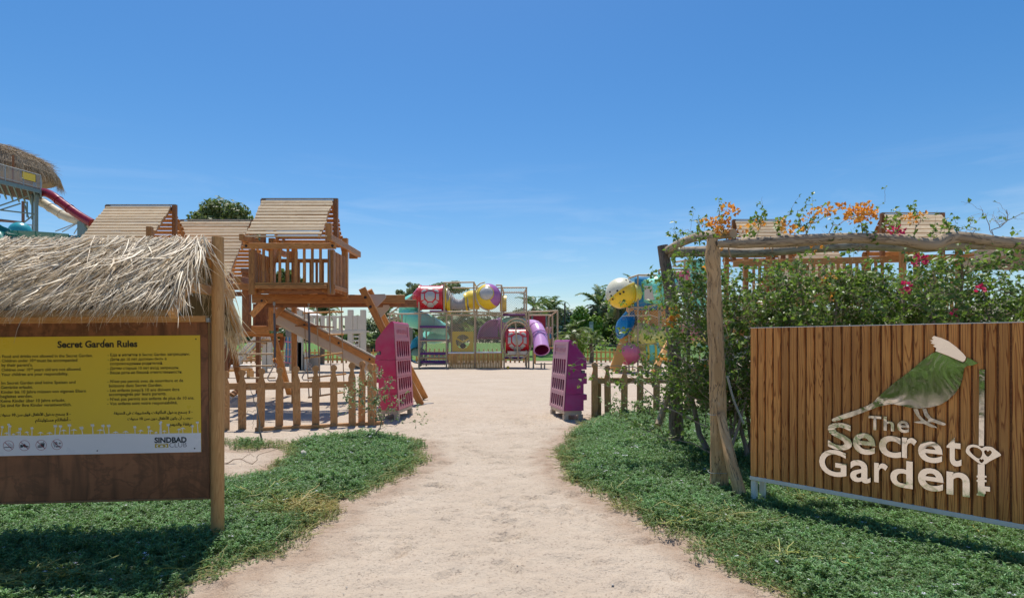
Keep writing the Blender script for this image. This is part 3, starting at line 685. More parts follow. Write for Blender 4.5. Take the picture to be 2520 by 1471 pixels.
def thatch_strips(n, side, s0, s1):
    out = []
    for k in range(n):
        s_ = random.uniform(s0, s1); t0_ = random.choice((random.uniform(-.04, .3), random.uniform(.15, .75)))
        L_ = min(random.uniform(.2, .46), (1.03 - t0_) * .75 + random.uniform(.0, .07) + (random.random() < .02) * .15)
        # strips slant down-left over most of the roof and straighten towards the right end
        sl = .48 + .26 * math.sin(s_ * 6 + 1) if s_ < -.35 else .55 * max(0, (-s_ - .02) / .33)
        sl += random.gauss(0, .34) + (random.random() < .06) * random.uniform(-1.5, 1.5)
        if side < 0: sl = random.gauss(.1, .35)
        a = rp(s_, side * t0_); bdir = (rp(s_ - sl * .6, side * (t0_ + 1)) - rp(s_, side * t0_)).normalized()
        nn = (rp(s_, side * 1) - rp(s_, 0)).cross(BP.ex).normalized()
        if nn.z < 0: nn = -nn
        lift = random.uniform(.0, .075) * (1 if side > 0 else .8)
        bdir = (bdir + nn * random.gauss(.01, .10)).normalized()
        sd = nn.cross(bdir).normalized(); ro = random.gauss(0, .5); n2 = (nn * cos(ro) + sd * sin(ro)); sd = n2.cross(bdir)
        p = a + nn * (lift + .012)
        Mx = Matrix(((bdir.x, sd.x, n2.x, p.x), (bdir.y, sd.y, n2.y, p.y), (bdir.z, sd.z, n2.z, p.z), (0, 0, 0, 1)))
        out.append((Mx, L_, random.randrange(len(STR)), lift))
    return out
def join_strips(items):
    Vs, Fs = [], []; nb = 0
    for Mx, L_, k, _ in items:
        V, Fc = STR[k]; A = np.array(Mx.to_3x3()); v = (V * L_) @ A.T + np.array(Mx.translation); Vs.append(v); Fs.append(Fc + nb); nb += len(V)
    return np.concatenate(Vs), np.concatenate(Fs)
front = thatch_strips(9000, 1, XL - .15, -.0); back = thatch_strips(1500, -1, XL - .15, -.0)
front.sort(key=lambda q: -q[3])
tops, rest = front[:260], front[260:]
V_, F2_ = join_strips(rest + back); npmesh('thatch', V_, F2_, M['thatch'], board, kind='stuff')
SM = []
for V, Fc in STR:
    me = bpy.data.meshes.new('palm_leaflet'); me.from_pydata([tuple(v) for v in V], [], [list(f) for f in Fc]); me.materials.append(M['thatch']); SM.append(me)
O0 = Matrix.Translation(-org(board))
for Mx, L_, k, _ in tops:
    o = bpy.data.objects.new('palm_leaflet', SM[k]); COL.objects.link(o); o.parent = board; o.matrix_local = O0 @ Mx @ Matrix.Scale(L_, 4)
its = []   # the hanging right-hand end of the back slope, past the post
for k in range(420):
    t_ = -random.random(); a = rp(random.uniform(-.16, .0), t_) + Vector((0, 0, random.uniform(-.02, .06))); dn = (rp(0, -1) - rp(0, 0)).normalized()
    d = (dn * random.uniform(.5, 1.1) + Vector((random.uniform(-.12, .2), 0, -random.uniform(.1, .7)))).normalized(); n2 = d.cross(Vector((random.gauss(0, .5), 1, random.gauss(0, .5)))).normalized(); sd = n2.cross(d)
    its.append((Matrix(((d.x, sd.x, n2.x, a.x), (d.y, sd.y, n2.y, a.y), (d.z, sd.z, n2.z, a.z), (0, 0, 0, 1))), random.uniform(.18, .42), random.randrange(28), 0))
V_, F2_ = join_strips(its); npmesh('end_fringe', V_, F2_, M['thatch'], board, kind='stuff')
# stub ends poking above the ridge
its = []
for k in range(170):
    s_ = random.uniform(XL - .1, -.02); a = rp(s_, random.uniform(-.05, .05)); d = (Vector((random.uniform(-.2, .7), random.uniform(-.5, .5), 1))).normalized(); n2 = d.cross(Vector((random.uniform(-1, 1), 1, 0))).normalized(); sd = n2.cross(d)
    p = a - d * .03
    its.append((Matrix(((d.x, sd.x, n2.x, p.x), (d.y, sd.y, n2.y, p.y), (d.z, sd.z, n2.z, p.z), (0, 0, 0, 1))), random.uniform(.05, .11), random.randrange(28), 0))
V_, F2_ = join_strips(its); npmesh('ridge_stub', V_, F2_, M['thatch'], board, kind='stuff')
mb = MB()   # matted under-layer that closes the roof
for sd_ in (1, -1):
    q = [rp(XL - .12, .02 * sd_), rp(-.05, .02 * sd_), rp(-.05, .93 * sd_), rp(XL - .12, .93 * sd_)]
    mb.add([p + Vector((0, 0, .012)) for p in q] + [p - Vector((0, 0, .012)) for p in q], [[0, 1, 2, 3], [7, 6, 5, 4], [0, 4, 5, 1], [1, 5, 6, 2], [2, 6, 7, 3], [3, 7, 4, 0]])
mb.build('under_layer', M['thatch_dark'], board)

# the yellow rules sheet
def sheet_pt(x, y): return bz(x, y)
tl, tr_, br_, bl = bz(-28, 136), bz(1583, 118), bz(1583, 1034), bz(-28, 1068)
sheet = MB(); nS = .0135
x0, x1 = tl[0], tr_[0]; ztop = (tl[1] + tr_[1]) / 2; zbot = (bl[1] + br_[1]) / 2
sheet.beam(BP.w(x0, (ztop + zbot) / 2, nS), BP.w(x1, (ztop + zbot) / 2, nS), .004, ztop - zbot, BP.ez, .0).build('rules_sheet', M['sheet_yellow'], board)
rs = [o for o in board.children if o.name.startswith('rules_sheet')][0]
nT = nS + .0032
zw = [bz(x, y) for x, y in [(0, 908), (150, 903), (300, 908), (450, 898), (600, 896), (750, 894), (900, 890), (1050, 890), (1200, 895), (1350, 888), (1583, 885)]]
wl_ = [(x0 + .0005, zbot + .0005), (x1 - .0005, zbot + .0005), (x1 - .0005, zw[-1][1])] + [(a, b) for a, b in zw[::-1][1:]] + [(x0 + .0005, zw[0][1])]
mb = MB(); mb.prism([(a, b) for a, b in wl_], BP.w(0, 0, nT - .0012), BP.ex, BP.ez, BP.en * .0012); mb.build('white_footer', M['sheet_white'], rs)
def put_text(mb, s, xa_, xb_, ya_, yb_=None, off=0.016, right=False, cap=None, n=nT + .0006, dbl=0):
    """text between photo-crop x xa_..xb_ with its baseline at ya_ (left) .. yb_ (right)"""
    yb_ = ya_ if yb_ is None else yb_
    V, F_ = mesh_arrays(text_mesh(s, off)); V = V.copy()
    if not len(V): return
    p0 = bz(xa_, ya_); p1 = bz(xb_, yb_); sc_ = (p1[0] - p0[0]) / (V[:, 0].max() - V[:, 0].min()); sy = sc_ if cap is None else cap
    V[:, 0] = (V[:, 0] - V[:, 0].min()) * sc_ + p0[0]; V[:, 1] = V[:, 1] * sy + (p0[1] + p1[1]) / 2
    BP.put(mb, V, F_, n)
    if dbl:
        V2 = V.copy(); V2[:, 0] += dbl; BP.put(mb, V2, F_, n + .0003)
        V2 = V.copy(); V2[:, 1] += dbl * .6; BP.put(mb, V2, F_, n + .0006)
mb = MB(); put_text(mb, 'Secret Garden Rules', 466, 1093, 217, 209, .03); mb.build('heading_text', M['print_black'], rs)
U = 1 / 2.1010 / 1.52381 * 4.4 / F
tx = [('English', [('- Food and drinks not allowed in the Secret Garden.', 10, 742, 297, 289), ('- Children under 10', 8, 277, 330, 328), ('th', 281, 299, 319, 319), ('must be accompanied', 306, 621, 329, 326), ("by their parent's.", 27, 271, 365, 363), ('- Children over 10', 7, 252, 401, 399), ('th', 255, 275, 390, 390), ('years old are not allowed.', 282, 653, 399, 396), ('- Your children are your responsibility.', 5, 551, 437, 433)]),
      ('German', [('- Im Secret Garden sind keine Speisen und', 3, 607, 504, 499), ('Getränke erlaubt.', 21, 272, 539, 537), ('- Kinder bis 10 Jahre müssen von eigenen Eltern', 0, 690, 576, 567), ('begleitet werden.', 18, 271, 610, 608), ('- Keine Kinder über 10 Jahre erlaubt.', -3, 527, 645, 640), ('- Sie sind für Ihre Kinder verantwortlich.', -3, 576, 681, 674)]),
      ('Russian', [('- Еда и напитки в Secret Garden запрещены.', 860, 1506, 284, 277), ('- Дети до 10 лет должны быть в', 860, 1322, 319, 313), ('сопровождении родителей.', 878, 1293, 352, 348), ('- Детям старше 10 лет вход запрещен.', 859, 1420, 388, 384), ('- Ваши дети на Вашей ответственности.', 858, 1445, 422, 418)]),
      ('French', [('- N’est pas permis avec de nourriture et de', 858, 1452, 491, 485), ('boissons dans Secret Garden.', 870, 1288, 525, 522), ('- Les enfants jusqu’à 10 ans doivent être', 857, 1423, 561, 556), ('accompagnés par leurs parents.', 870, 1321, 592, 589), ('- N’est pas permis aux enfants de plus de 10 ans.', 857, 1540, 630, 622), ('- Vos enfants sont votre responsabilité.', 857, 1408, 664, 660)])]
for nm, ls in tx:
    mb = MB()
    for s_, a, b, c_, d_ in ls: put_text(mb, s_, a, b, c_, d_, .009)
    mb.build('rules_text', M['print_black'], rs, label='black %s rules text' % nm)
mb = MB()
for s_, a, b, c_ in [('- لا يسمح بدخول الأطفال فوق سن 10 سنوات', 8, 568, 750), ('- أطفالكم مسئوليتكم', 292, 568, 793), ('- لا يسمح بدخول المأكولات والمشروبات فى الحديقة', 908, 1525, 735), ('- يجب أن يكون الأطفال دون سن 10 سنوات', 1015, 1525, 780), ('برفقة والديهم', 1345, 1518, 827)]:
    put_text(mb, arabic(s_), a, b, c_, None, 0, dbl=.0014)
mb.build('rules_text', M['print_black'], rs, label='black Arabic rules text')
# palm and parasol silhouettes
def bpoly(mb, pts, n=nT + .0004):
    q = [bz(x, y) for x, y in pts]; mb.add([BP.w(a, b, n) for a, b in q], [list(range(len(q)))])
mb = MB()
def palm_sil(x, y0, y1, r, sw=0):
    bpoly(mb, [(x - 4, y0), (x + 4, y0), (x + sw * .6 + 3, (y0 + y1) / 2), (x + sw + 2, y1), (x + sw - 2, y1), (x + sw * .6 - 3, (y0 + y1) / 2)])
    for k in range(9):
        a = k * 2 * pi / 9 + .2; rr = r * (1 if k % 2 else .8); c_, s_ = cos(a), sin(a) * .75
        bpoly(mb, [(x + sw, y1), (x + sw + rr * .55 * c_ - 3 * s_, y1 + rr * .55 * s_ + 3 * c_), (x + sw + rr * c_, y1 + rr * s_ + 2), (x + sw + rr * .55 * c_ + 3 * s_, y1 + rr * .55 * s_ - 3 * c_)], nT + .0005 + k * .00003)
def par_sil(x, y0, y1, w, sw=0):
    bpoly(mb, [(x - 2.5, y0), (x + 2.5, y0), (x + sw + 2, y1), (x + sw - 2, y1)])
    bpoly(mb, [(x + sw - w, y1 + 5), (x + sw - w * .3, y1 - 4), (x + sw + 3, y1 - 9), (x + sw + w * .4, y1 - 5), (x + sw + w, y1 + 5), (x + sw, y1 + 1)], nT + .0006)
for x_, y1_, r_, sw in [(25, 838, 17, 8), (80, 818, 15, 3), (92, 832, 16, 2), (173, 852, 20, 0), (265, 847, 18, 1), (446, 830, 22, 4), (480, 832, 20, 10), (560, 824, 22, 0), (665, 845, 24, -10), (745, 824, 22, -4), (838, 828, 20, -14), (870, 828, 22, -2), (1076, 838, 18, -3), (1180, 838, 17, 2), (1270, 812, 14, 2), (1281, 800, 15, -3), (1342, 822, 20, -6), (1524, 830, 18, 0), (1570, 802, 18, -6)]:
    palm_sil(x_, 903, y1_, r_, sw)
for x_, y1_, w_, sw in [(67, 888, 24, -3), (120, 896, 18, 0), (158, 882, 28, 0), (240, 880, 22, -16), (332, 884, 26, 0), (403, 886, 28, 0), (517, 866, 28, -4), (590, 862, 30, 4), (716, 866, 0, 0), (795, 864, 32, 5), (920, 880, 28, 0), (1003, 876, 26, -3), (1105, 868, 24, 14), (1195, 870, 26, 0), (1238, 882, 16, 0), (1305, 872, 22, -2), (1418, 858, 20, 0), (1452, 850, 26, -5)]:
    if w_: par_sil(x_, 903, y1_, w_, sw)
mb.build('palm_silhouette', M['print_white'], rs, kind='stuff')
# prohibition icons
def ring_loops(cx, cy, r, w, n=40): return [[(cx + r * cos(a), cy + r * sin(a)) for a in np.linspace(0, 2 * pi, n, endpoint=False)], [(cx + (r - w) * cos(a), cy + (r - w) * sin(a)) for a in np.linspace(0, 2 * pi, n, endpoint=False)]]
for k, (cx, cy) in enumerate([(82, 985), (207, 983), (338, 980), (462, 975)]):
    c0 = bz(cx, cy); e = bz(cx + 44, cy); r_ = e[0] - c0[0]
    mb = MB(); V, F_ = mesh_arrays(shape_mesh(ring_loops(c0[0], c0[1], r_ * .97, r_ * .06))); BP.put(mb, V, F_, nT + .0012)
    q = r_ * .69; w_ = r_ * .035
    mb.add([BP.w(c0[0] - q - w_, c0[1] + q - w_, nT + .0014), BP.w(c0[0] + q - w_, c0[1] - q - w_, nT + .0014), BP.w(c0[0] + q + w_, c0[1] - q + w_, nT + .0014), BP.w(c0[0] - q + w_, c0[1] + q + w_, nT + .0014)], [[0, 1, 2, 3]])
    ic = mb.build('prohibition_icon', M['print_red'], rs, label=['no smoking sign', 'no shoes sign', 'no food or drink sign', 'no visitors over ten years sign'][k])
    mb = MB(); g = lambda pts, n=nT + .0006: mb.add([BP.w(c0[0] + a * r_ / 44, c0[1] - b * r_ / 44, n) for a, b in pts], [list(range(len(pts)))])
    if k == 0:
        g([(-36, 10), (22, 8), (22, 14), (-36, 16)]); g([(25, 8), (28, 8), (28, 14), (25, 14)]); g([(30, 8), (33, 8), (33, 14), (30, 14)])
        for pts in ([(-4, -8), (-2, -18), (6, -22), (14, -16), (14, -8), (24, -8), (30, -2), (31, 4)], [(6, -10), (2, -14), (6, -4), (16, -2), (24, 0), (26, 4)]):
            for a, b in zip(pts[:-1], pts[1:]): mb.beam(BP.w(c0[0] + a[0] * r_ / 44, c0[1] - a[1] * r_ / 44, nT + .0007), BP.w(c0[0] + b[0] * r_ / 44, c0[1] - b[1] * r_ / 44, nT + .0007), .0009, .0006, BP.en, 0)
    elif k == 1:
        g([(-34, -6), (-20, -8), (-14, -2), (-4, -14), (6, -10), (10, 0), (24, 4), (34, 8), (33, 14), (2, 16), (-8, 8), (-16, 16), (-33, 17)])
    elif k == 2:
        g([(-6, -18), (29, -18), (29, -14), (-6, -14)]); g([(-3, -12), (27, -12), (22, 18), (8, 18), (-3, 2)]); g([(14, -18), (17, -28), (24, -30), (24, -27), (19, -25), (17, -18)])
        g([(-30, 7), (-24, 2), (-12, 0), (2, 3), (6, 8)]); g([(-30, 10), (5, 9), (5, 12), (-30, 13)]); g([(-29, 15), (5, 14), (5, 20), (-27, 21)])
    else:
        put_text(mb, '10 +', 436, 494, 978, None, .03); put_text(mb, 'Years', 436, 490, 996, None, .03)
    mb.build('pictogram', M['print_navy'], ic)
# logo
mb = MB(); put_text(mb, 'SINDBAD', 1227, 1480, 961, 958, .045, cap=None); mb.build('logo_lettering', M['print_navy'], rs)
mb = MB(); put_text(mb, 'CLUB', 1344, 1480, 998, 995, -.004); mb.build('logo_lettering', M['print_grey'], rs, label='thin grey logo lettering')
a0 = bz(1230, 970); a1 = bz(1336, 999); w_, h_ = a1[0] - a0[0], a0[1] - a1[1]; cx, cy = a0[0] + w_ * .5, a1[1] + h_ * .35
mb = MB(); box_ = [(a0[0], a1[1]), (a0[0] + w_, a1[1]), (a0[0] + w_, a0[1]), (a0[0], a0[1])]
def arc(rx, ry): return [(cx + rx * cos(a), a1[1] + .0003 + max(0, h_ * .42 + ry * sin(a))) for a in np.linspace(-.75, pi + .75, 22)]
V, F_ = mesh_arrays(shape_mesh([box_, arc(w_ * .41, h_ * .52), arc(w_ * .31, h_ * .44), [(cx + w_ * .12 * cos(a), cy + h_ * .28 * sin(a)) for a in np.linspace(0, 2 * pi, 16, endpoint=False)]])); BP.put(mb, V, F_, nT + .0005)
mb.build('logo_emblem', M['print_gold'], rs)
for x_, y_ in [(3, 162), (836, 154), (1551, 149), (1542, 1006), (778, 1024)]:
    q = bz(x_, y_); MB().lathe([(0, .004), (.004, .003), (.005, 0)], BP.w(q[0], q[1], nT), BP.en, 10).build('screw', M['bolt'], board, smooth=60)

# ================================================================ THE SECRET GARDEN SIGN (right)
so = Vector((2.176, 5.44, 0)); su = Vector((3.41 - 2.176, 3.98 - 5.44, 0)).normalized()
SP = Plane(so, su, (0, 0, 1))
sign = thing('garden_sign', 'big varnished plank sign with mirrored bird and words The Secret Garden', 'sign', so)
def sz(x, y): return SP.hit(P((2780 + x / 1.8387) / 1.52381, (1180 + y / 1.8387) / 1.52381, 5))
zb_, zt_ = sz(75, 1118)[1], sz(75, 92)[1]
pitch = .0712; ns = 36
for k in range(ns):
    a = k * pitch; w_ = pitch - .015
    mb = MB(); n0 = random.uniform(-.0015, .0015)
    pr = [(0.0, -.006), (0.0, .004), (.005, .012), (w_ - .002, .012), (w_ + .003, .004), (w_ + .003, -.006)]
    V = [SP.w(a + p, zb_ + .012, n0 + q) for p, q in pr] + [SP.w(a + p, zt_, n0 + q) for p, q in pr]
    n = len(pr); ou, ov = random.random() * 9, random.random() * 9; F_, U_ = [], []
    for i in range(n):
        j = (i + 1) % n; F_.append([i, j, n + j, n + i]); U_.append([(ou, ov + pr[i][0]), (ou, ov + pr[j][0]), (ou + 1.35, ov + pr[j][0]), (ou + 1.35, ov + pr[i][0])])
    F_ += [list(range(n))[::-1], [n + i for i in range(n)]]; U_ += [[(0, 0)] * n] * 2
    mb.add(V, F_, U_); mb.build('plank', M['wood_sign'], sign, smooth=25)
Ls = ns * pitch
MB().beam(SP.w(0, (zb_ + zt_) / 2, -.012), SP.w(Ls, (zb_ + zt_) / 2, -.012), .01, zt_ - zb_ - .004, (0, 0, 1), 0).build('backing', M['wood_dark'], sign)
MB().beam(SP.w(-.004, zb_ - .006, -.02), SP.w(Ls, zb_ - .006, -.02), .07, .035, (0, 0, 1), .003).build('frame_rail', M['white'], sign)
MB().beam(SP.w(-.004, zt_ + .003, -.02), SP.w(Ls, zt_ + .003, -.02), .062, .006, (0, 0, 1), 0).build('top_trim', M['white'], sign)
MB().beam(SP.w(0, (zb_ + zt_) / 2, -.09), SP.w(Ls, (zb_ + zt_) / 2, -.09), .02, zt_ - zb_, (0, 0, 1), 0).build('rear_panel', M['wood_sign'], sign)
for a, n_ in ((.022, -.02), (.03, -.16), (2.35, -.05)):
    q = SP.w(a, 0, n_); MB().beam((q.x, q.y, -.2), (q.x, q.y, zb_ - .024), .045, .045, su, .003).build('leg', M['white'], sign)
m, N, L, b = newmat('polished_steel'); nt = m.node_tree; g = N.new('ShaderNodeNewGeometry')
b.inputs['Metallic'].default_value = 1; b.inputs['Base Color'].default_value = (.80, .79, .77, 1)
nA = noise(nt, g.outputs['Position'], 4.2, 2, .5, 1.2); nB = noise(nt, g.outputs['Position'], 60, 3, .6)
L.new(math_(nt, 'ADD', math_(nt, 'MULTIPLY', nB, .16), .02), b.inputs['Roughness'])
bump(nt, nA, .5, .010, b); M['mirror'] = m
M['mirror_edge'] = paint('letter_edge', (.10, .09, .085, 1), .4, metal=.6)
def letter(ch, xa_, xb_, yt, yb, name='letter'):
    xm = (xa_ + xb_) / 2; V, F_ = mesh_arrays(text_mesh(ch, .018, .08, 5)); p0 = sz(xa_, yb); p1 = sz(xb_, yt)
    q0 = sz(xm, yb)[1]; q1 = sz(xm, yt)[1]
    mn, mx = V.min(0), V.max(0)
    V[:, 0] = (V[:, 0] - mn[0]) / (mx[0] - mn[0]) * (p1[0] - p0[0]) + p0[0]; V[:, 1] = (V[:, 1] - mn[1]) / (mx[1] - mn[1]) * (q1 - q0) + q0
    V[:, 2] = (V[:, 2] - mn[2]) / (mx[2] - mn[2]) * .014
    mb = MB(); SP.put(mb, V, F_, .020)
    o = mb.build(name, [M['mirror'], M['mirror_edge']], sign, label='mirrored letter ' + ch)
    for p in o.data.polygons:
        if abs(Vector(p.normal).dot(SP.en)) < .5: p.material_index = 1
for a in [('T', 888, 976, 695, 791), ('h', 992, 1064, 700, 797), ('e', 1086, 1168, 727, 809), ('S', 607, 776, 741, 928), ('e', 781, 935, 812, 958), ('c', 960, 1112, 830, 978), ('r', 1118, 1220, 843, 985), ('e', 1229, 1397, 868, 1014), ('t', 1425, 1527, 840, 1038), ('G', 549, 736, 925, 1107), ('a', 762, 902, 998, 1150), ('r', 927, 1021, 1017, 1153), ('d', 1038, 1192, 998, 1184), ('e', 1228, 1404, 1052, 1208), ('n', 1424, 1584, 1080, 1240)]:
    letter(*a)
def plate(name, loops, n0=.020, th=.010, tilt=0):
    q = [[sz(x, y) for x, y in lp] for lp in loops]; V, F_ = mesh_arrays(shape_mesh(q, .5)); V[:, 2] = (V[:, 2] + .5) * th + .03 * (tilt != 0) - (V[:, 1] - V[:, 1].mean()) * tilt
    mb = MB(); SP.put(mb, V, F_, n0); o = mb.build(name, [M['mirror'], M['mirror_edge']], sign)
    for p in o.data.polygons:
        if abs(Vector(p.normal).dot(SP.en)) < .5: p.material_index = 1
    return o
def smooth_loop(pts, k=3):
    out = []; n = len(pts)
    for i in range(n):
        p0, p1, p2, p3 = [Vector(pts[(i + j - 1) % n]) for j in range(4)]
        for t in np.arange(0, 1, 1 / k):
            out.append(tuple(.5 * ((2 * p1) + (-p0 + p2) * t + (2 * p0 - 5 * p1 + 4 * p2 - p3) * t * t + (-p0 + 3 * p1 - 3 * p2 + p3) * t ** 3)))
    return out
plate('bird_body', [[(632, 722), (645, 710), (700, 688), (800, 655), (880, 624), (925, 595), (952, 565), (985, 535), (1060, 470), (1120, 427), (1190, 372), (1260, 312), (1320, 268), (1356, 254), (1390, 268), (1440, 287), (1500, 314), (1540, 330), (1556, 318), (1566, 293), (1600, 310), (1637, 333), (1600, 349), (1565, 352), (1545, 364), (1538, 400), (1532, 440), (1515, 490), (1480, 541), (1430, 588), (1380, 618), (1310, 636), (1240, 643), (1170, 638), (1110, 624), (1060, 613), (1010, 618), (950, 632), (890, 655), (830, 678), (770, 700), (700, 720), (660, 730), (640, 732)]])
plate('bird_crest', [[(1350, 146), (1400, 160), (1450, 183), (1500, 222), (1545, 268), (1561, 290), (1553, 314), (1538, 324), (1500, 308), (1440, 281), (1390, 262), (1354, 249), (1362, 230), (1340, 215), (1355, 206), (1325, 195), (1340, 185), (1320, 177), (1347, 172), (1335, 160)]], tilt=-.22)
plate('bird_leg', [[(1195, 645), (1225, 645), (1240, 688), (1262, 714), (1290, 735), (1350, 766), (1358, 776), (1320, 772), (1265, 748), (1215, 742), (1197, 735), (1250, 727), (1222, 700), (1205, 672)]])
plate('bird_leg', [[(1256, 645), (1284, 645), (1296, 680), (1320, 708), (1380, 730), (1420, 748), (1412, 760), (1370, 752), (1330, 736), (1290, 738), (1300, 718), (1272, 690)]])
plate('key_shaft', [[(1648, 377), (1685, 377), (1680, 900), (1645, 898)]])
heart = lambda cx, cy, s, sk=.1: smooth_loop([(cx, cy - s * .45), (cx + s * .45, cy - s * .8), (cx + s * .98, cy - s * .4 + sk * s), (cx + s * .75, cy + s * .25), (cx, cy + s * .85), (cx - s * .75, cy + s * .2), (cx - s * .98, cy - s * .45 - sk * s), (cx - s * .45, cy - s * .85)], 4)
plate('key_bow', [smooth_loop([(1556, 930), (1568, 902), (1600, 890), (1640, 897), (1664, 914), (1690, 903), (1735, 907), (1762, 928), (1798, 960), (1772, 978), (1720, 1005), (1690, 1024), (1655, 1022), (1620, 1000), (1580, 968), (1560, 948)], 3),
    smooth_loop([(1580, 925), (1600, 907), (1640, 914), (1668, 940), (1662, 975), (1640, 985), (1600, 955)], 3), heart(1708, 950, 27), heart(1664, 1002, 17)])
plate('key_bit', [[(1638, 1024), (1685, 1026), (1685, 1102), (1698, 1104), (1698, 1116), (1685, 1117), (1685, 1132), (1698, 1134), (1698, 1146), (1685, 1147), (1685, 1176), (1722, 1180), (1722, 1212), (1692, 1210), (1692, 1226), (1686, 1228), (1684, 1246), (1630, 1238), (1630, 1226), (1638, 1224), (1638, 1146), (1630, 1144), (1630, 1132), (1638, 1131), (1638, 1116), (1630, 1114), (1630, 1102), (1638, 1101)]])

# ================================================================ PICKET FENCES
def picket_mesh(name, h, w=.128, th=.03, mat='wood_picket'):
    r = w * .47; cz = h - r; pts = []
    pts += [(-w / 2, 0), (w / 2, 0), (w / 2, h - .26), (w * .33, h - .19), (w * .27, h - .165)]
    for a in np.linspace(-1.0, pi + 1.0, 12): pts.append((r * cos(a), cz + r * sin(a)))
    pts += [(-w * .27, h - .165), (-w * .33, h - .19), (-w / 2, h - .26)]
    mb = MB(); mb.prism(pts, (0, -th / 2, 0), (1, 0, 0), (0, 0, 1), (0, th, 0))
    me = bpy.data.meshes.new(name); me.from_pydata(mb.v, [], mb.f); me.materials.append(M[mat]); uv = me.uv_layers.new(name='UVMap')
    uv.data.foreach_set('uv', [c for f in mb.uv for p in f for c in p]); return me
PK = [picket_mesh('picket', 1.13) for _ in range(5)]
def fence_run(root, pts, tops, w=.128, meshes=PK, H0=1.13, dy=0, rails=(.76,), rail_mat='wood_picket', zoff=0):
    """pts: (x,y) of each picket"""
    for i, (x_, y_) in enumerate(pts):
        a = pts[max(0, i - 1)]; b_ = pts[min(len(pts) - 1, i + 1)]
        an = math.atan2(b_[1] - a[1], b_[0] - a[0])
        o = bpy.data.objects.new('picket', random.choice(meshes)); COL.objects.link(o); o.parent = root
        z0 = float(gz(x_, y_)) + zoff
        o.location = Vector((x_, y_, z0 - .02)) - org(root); o.rotation_euler = (random.gauss(0, .012), random.gauss(0, .012), an + random.gauss(0, .03))
        o.scale = (w / .128, 1, tops[i] / H0 if tops else 1)
    for rz_ in rails:
        mb = MB(); nb = max(1, len(pts) // 8)
        for k in range(0, len(pts) - 1, 8 if len(pts) > 9 else 99):
            a, b_ = pts[k], pts[min(len(pts) - 1, k + (8 if len(pts) > 9 else 99))]
            d = Vector((b_[0] - a[0], b_[1] - a[1], 0)).normalized(); nrm = Vector((-d.y, d.x, 0))
            if nrm.y < 0: nrm = -nrm
            A = Vector((a[0], a[1], float(gz(*a)) + rz_)) + nrm * .036; B = Vector((b_[0], b_[1], float(gz(*b_)) + rz_)) + nrm * .036
            MB().beam(A, B, .04, .11, ch=.004).build('rail', M[rail_mat], root)
LFX = [(555, 1.05), (596, 1.07), (641, 1.09), (687, 1.10), (731, 1.12), (777, 1.13), (822, 1.14), (867, 1.18)]
f1 = thing('picket_fence', 'weathered picket fence with ball-topped slats left of the pink gate block', 'fence', P(731, 845, 10.6) - Vector((0, 0, 1.5)))
lp = []; tp = []
for i in range(-4, 8):
    px = LFX[i][0] if i >= 0 else 555 + 42 * i; Y = 10.35 + (px - 596) / 271 * .5
    lp.append(((px - 1260) / F * Y, Y)); tp.append(LFX[i][1] if i >= 0 else 1.05)
fence_run(f1, lp, tp, rails=(.76,))
fence_run(f1, [((890 - 1260) / F * 11.0, 11.0), ((914 - 1260) / F * 10.95, 10.95)], [1.2, 1.16], rails=(.78,))
a = gp(620, 1062); b_ = gp(940, 1046)
MB().beam((a[0], a[1] + .12, .02), (b_[0], b_[1] + .12, .03), .06, .07, ch=.01).build('ground_rail', M['wood_picket'], f1)
q = P(918, 1000, 11.05); MB().beam((q.x, q.y + .06, -.1), (q.x, q.y + .06, 1.12), .09, .09, ch=.006).build('post', M['wood_picket'], f1)
f2 = thing('picket_fence', 'weathered picket fence half hidden by the hedge right of the purple gate block', 'fence', P(1600, 845, 11.9) - Vector((0, 0, 1.5)))
rp_ = [((x_ - 1260) / F * 11.9, 11.9) for x_ in (1496, 1536, 1575, 1615, 1654, 1693, 1731, 1771, 1811, 1850, 1890, 1930)]
fence_run(f2, rp_, [1.08 + .01 * sin(i * 3) for i in range(12)], rails=(.76,))
q = (1467 - 1260) / F * 11.75
for dx_, dy_ in ((-.03, 0), (.03, .09)):
    o = bpy.data.objects.new('picket', PK[0]); COL.objects.link(o); o.parent = f2; o.location = Vector((q + dx_, 11.75 + dy_, 0)) - org(f2); o.rotation_euler = (0, 0, .25 + (dx_ > 0) * 1.2)
MB().beam((q + .02, 11.80, .76), ((1496 - 1260) / F * 11.9, 11.95, .76), .04, .11, ch=.004).build('rail', M['wood_picket'], f2)
MB().beam((q + .09, 11.93, -.1), (q + .09, 11.93, .82), .07, .07, ch=.006).build('post', M['wood_picket'], f2)
# far fence in front of the lawn
M['wood_far'] = wood('orange_stained_picket', (.74, .40, .13, 1), (.45, .21, .06, 1), 3, var=.35, knots=False)
PKF = [picket_mesh('picket', 1.1, .13, .03, 'wood_far')]
def far_fence(x0_, x1_, y0_, y1_, lab):
    n = int(abs(x1_ - x0_) / .34); root = thing('picket_fence', lab, 'fence', ((x0_ + x1_) / 2, (y0_ + y1_) / 2, 0))
    pts = [(x0_ + (x1_ - x0_) * i / n, y0_ + (y1_ - y0_) * i / n) for i in range(n + 1)]
    fence_run(root, pts, None, meshes=PKF, H0=1.1, rails=(.8, .3), rail_mat='wood_far')
ff = lambda px, Y: (px - 1260) / F * Y
far_fence(ff(540, 46), ff(930, 46), 46, 46, 'orange picket fence before the lawn behind the wooden swing frame')
far_fence(ff(1025, 47), ff(1300, 47), 47, 47, 'orange picket fence before the lawn seen through the netted climbing frame')
far_fence(ff(1425, 48), ff(1640, 48), 48, 47.5, 'orange picket fence before the lawn right of the purple gate block')

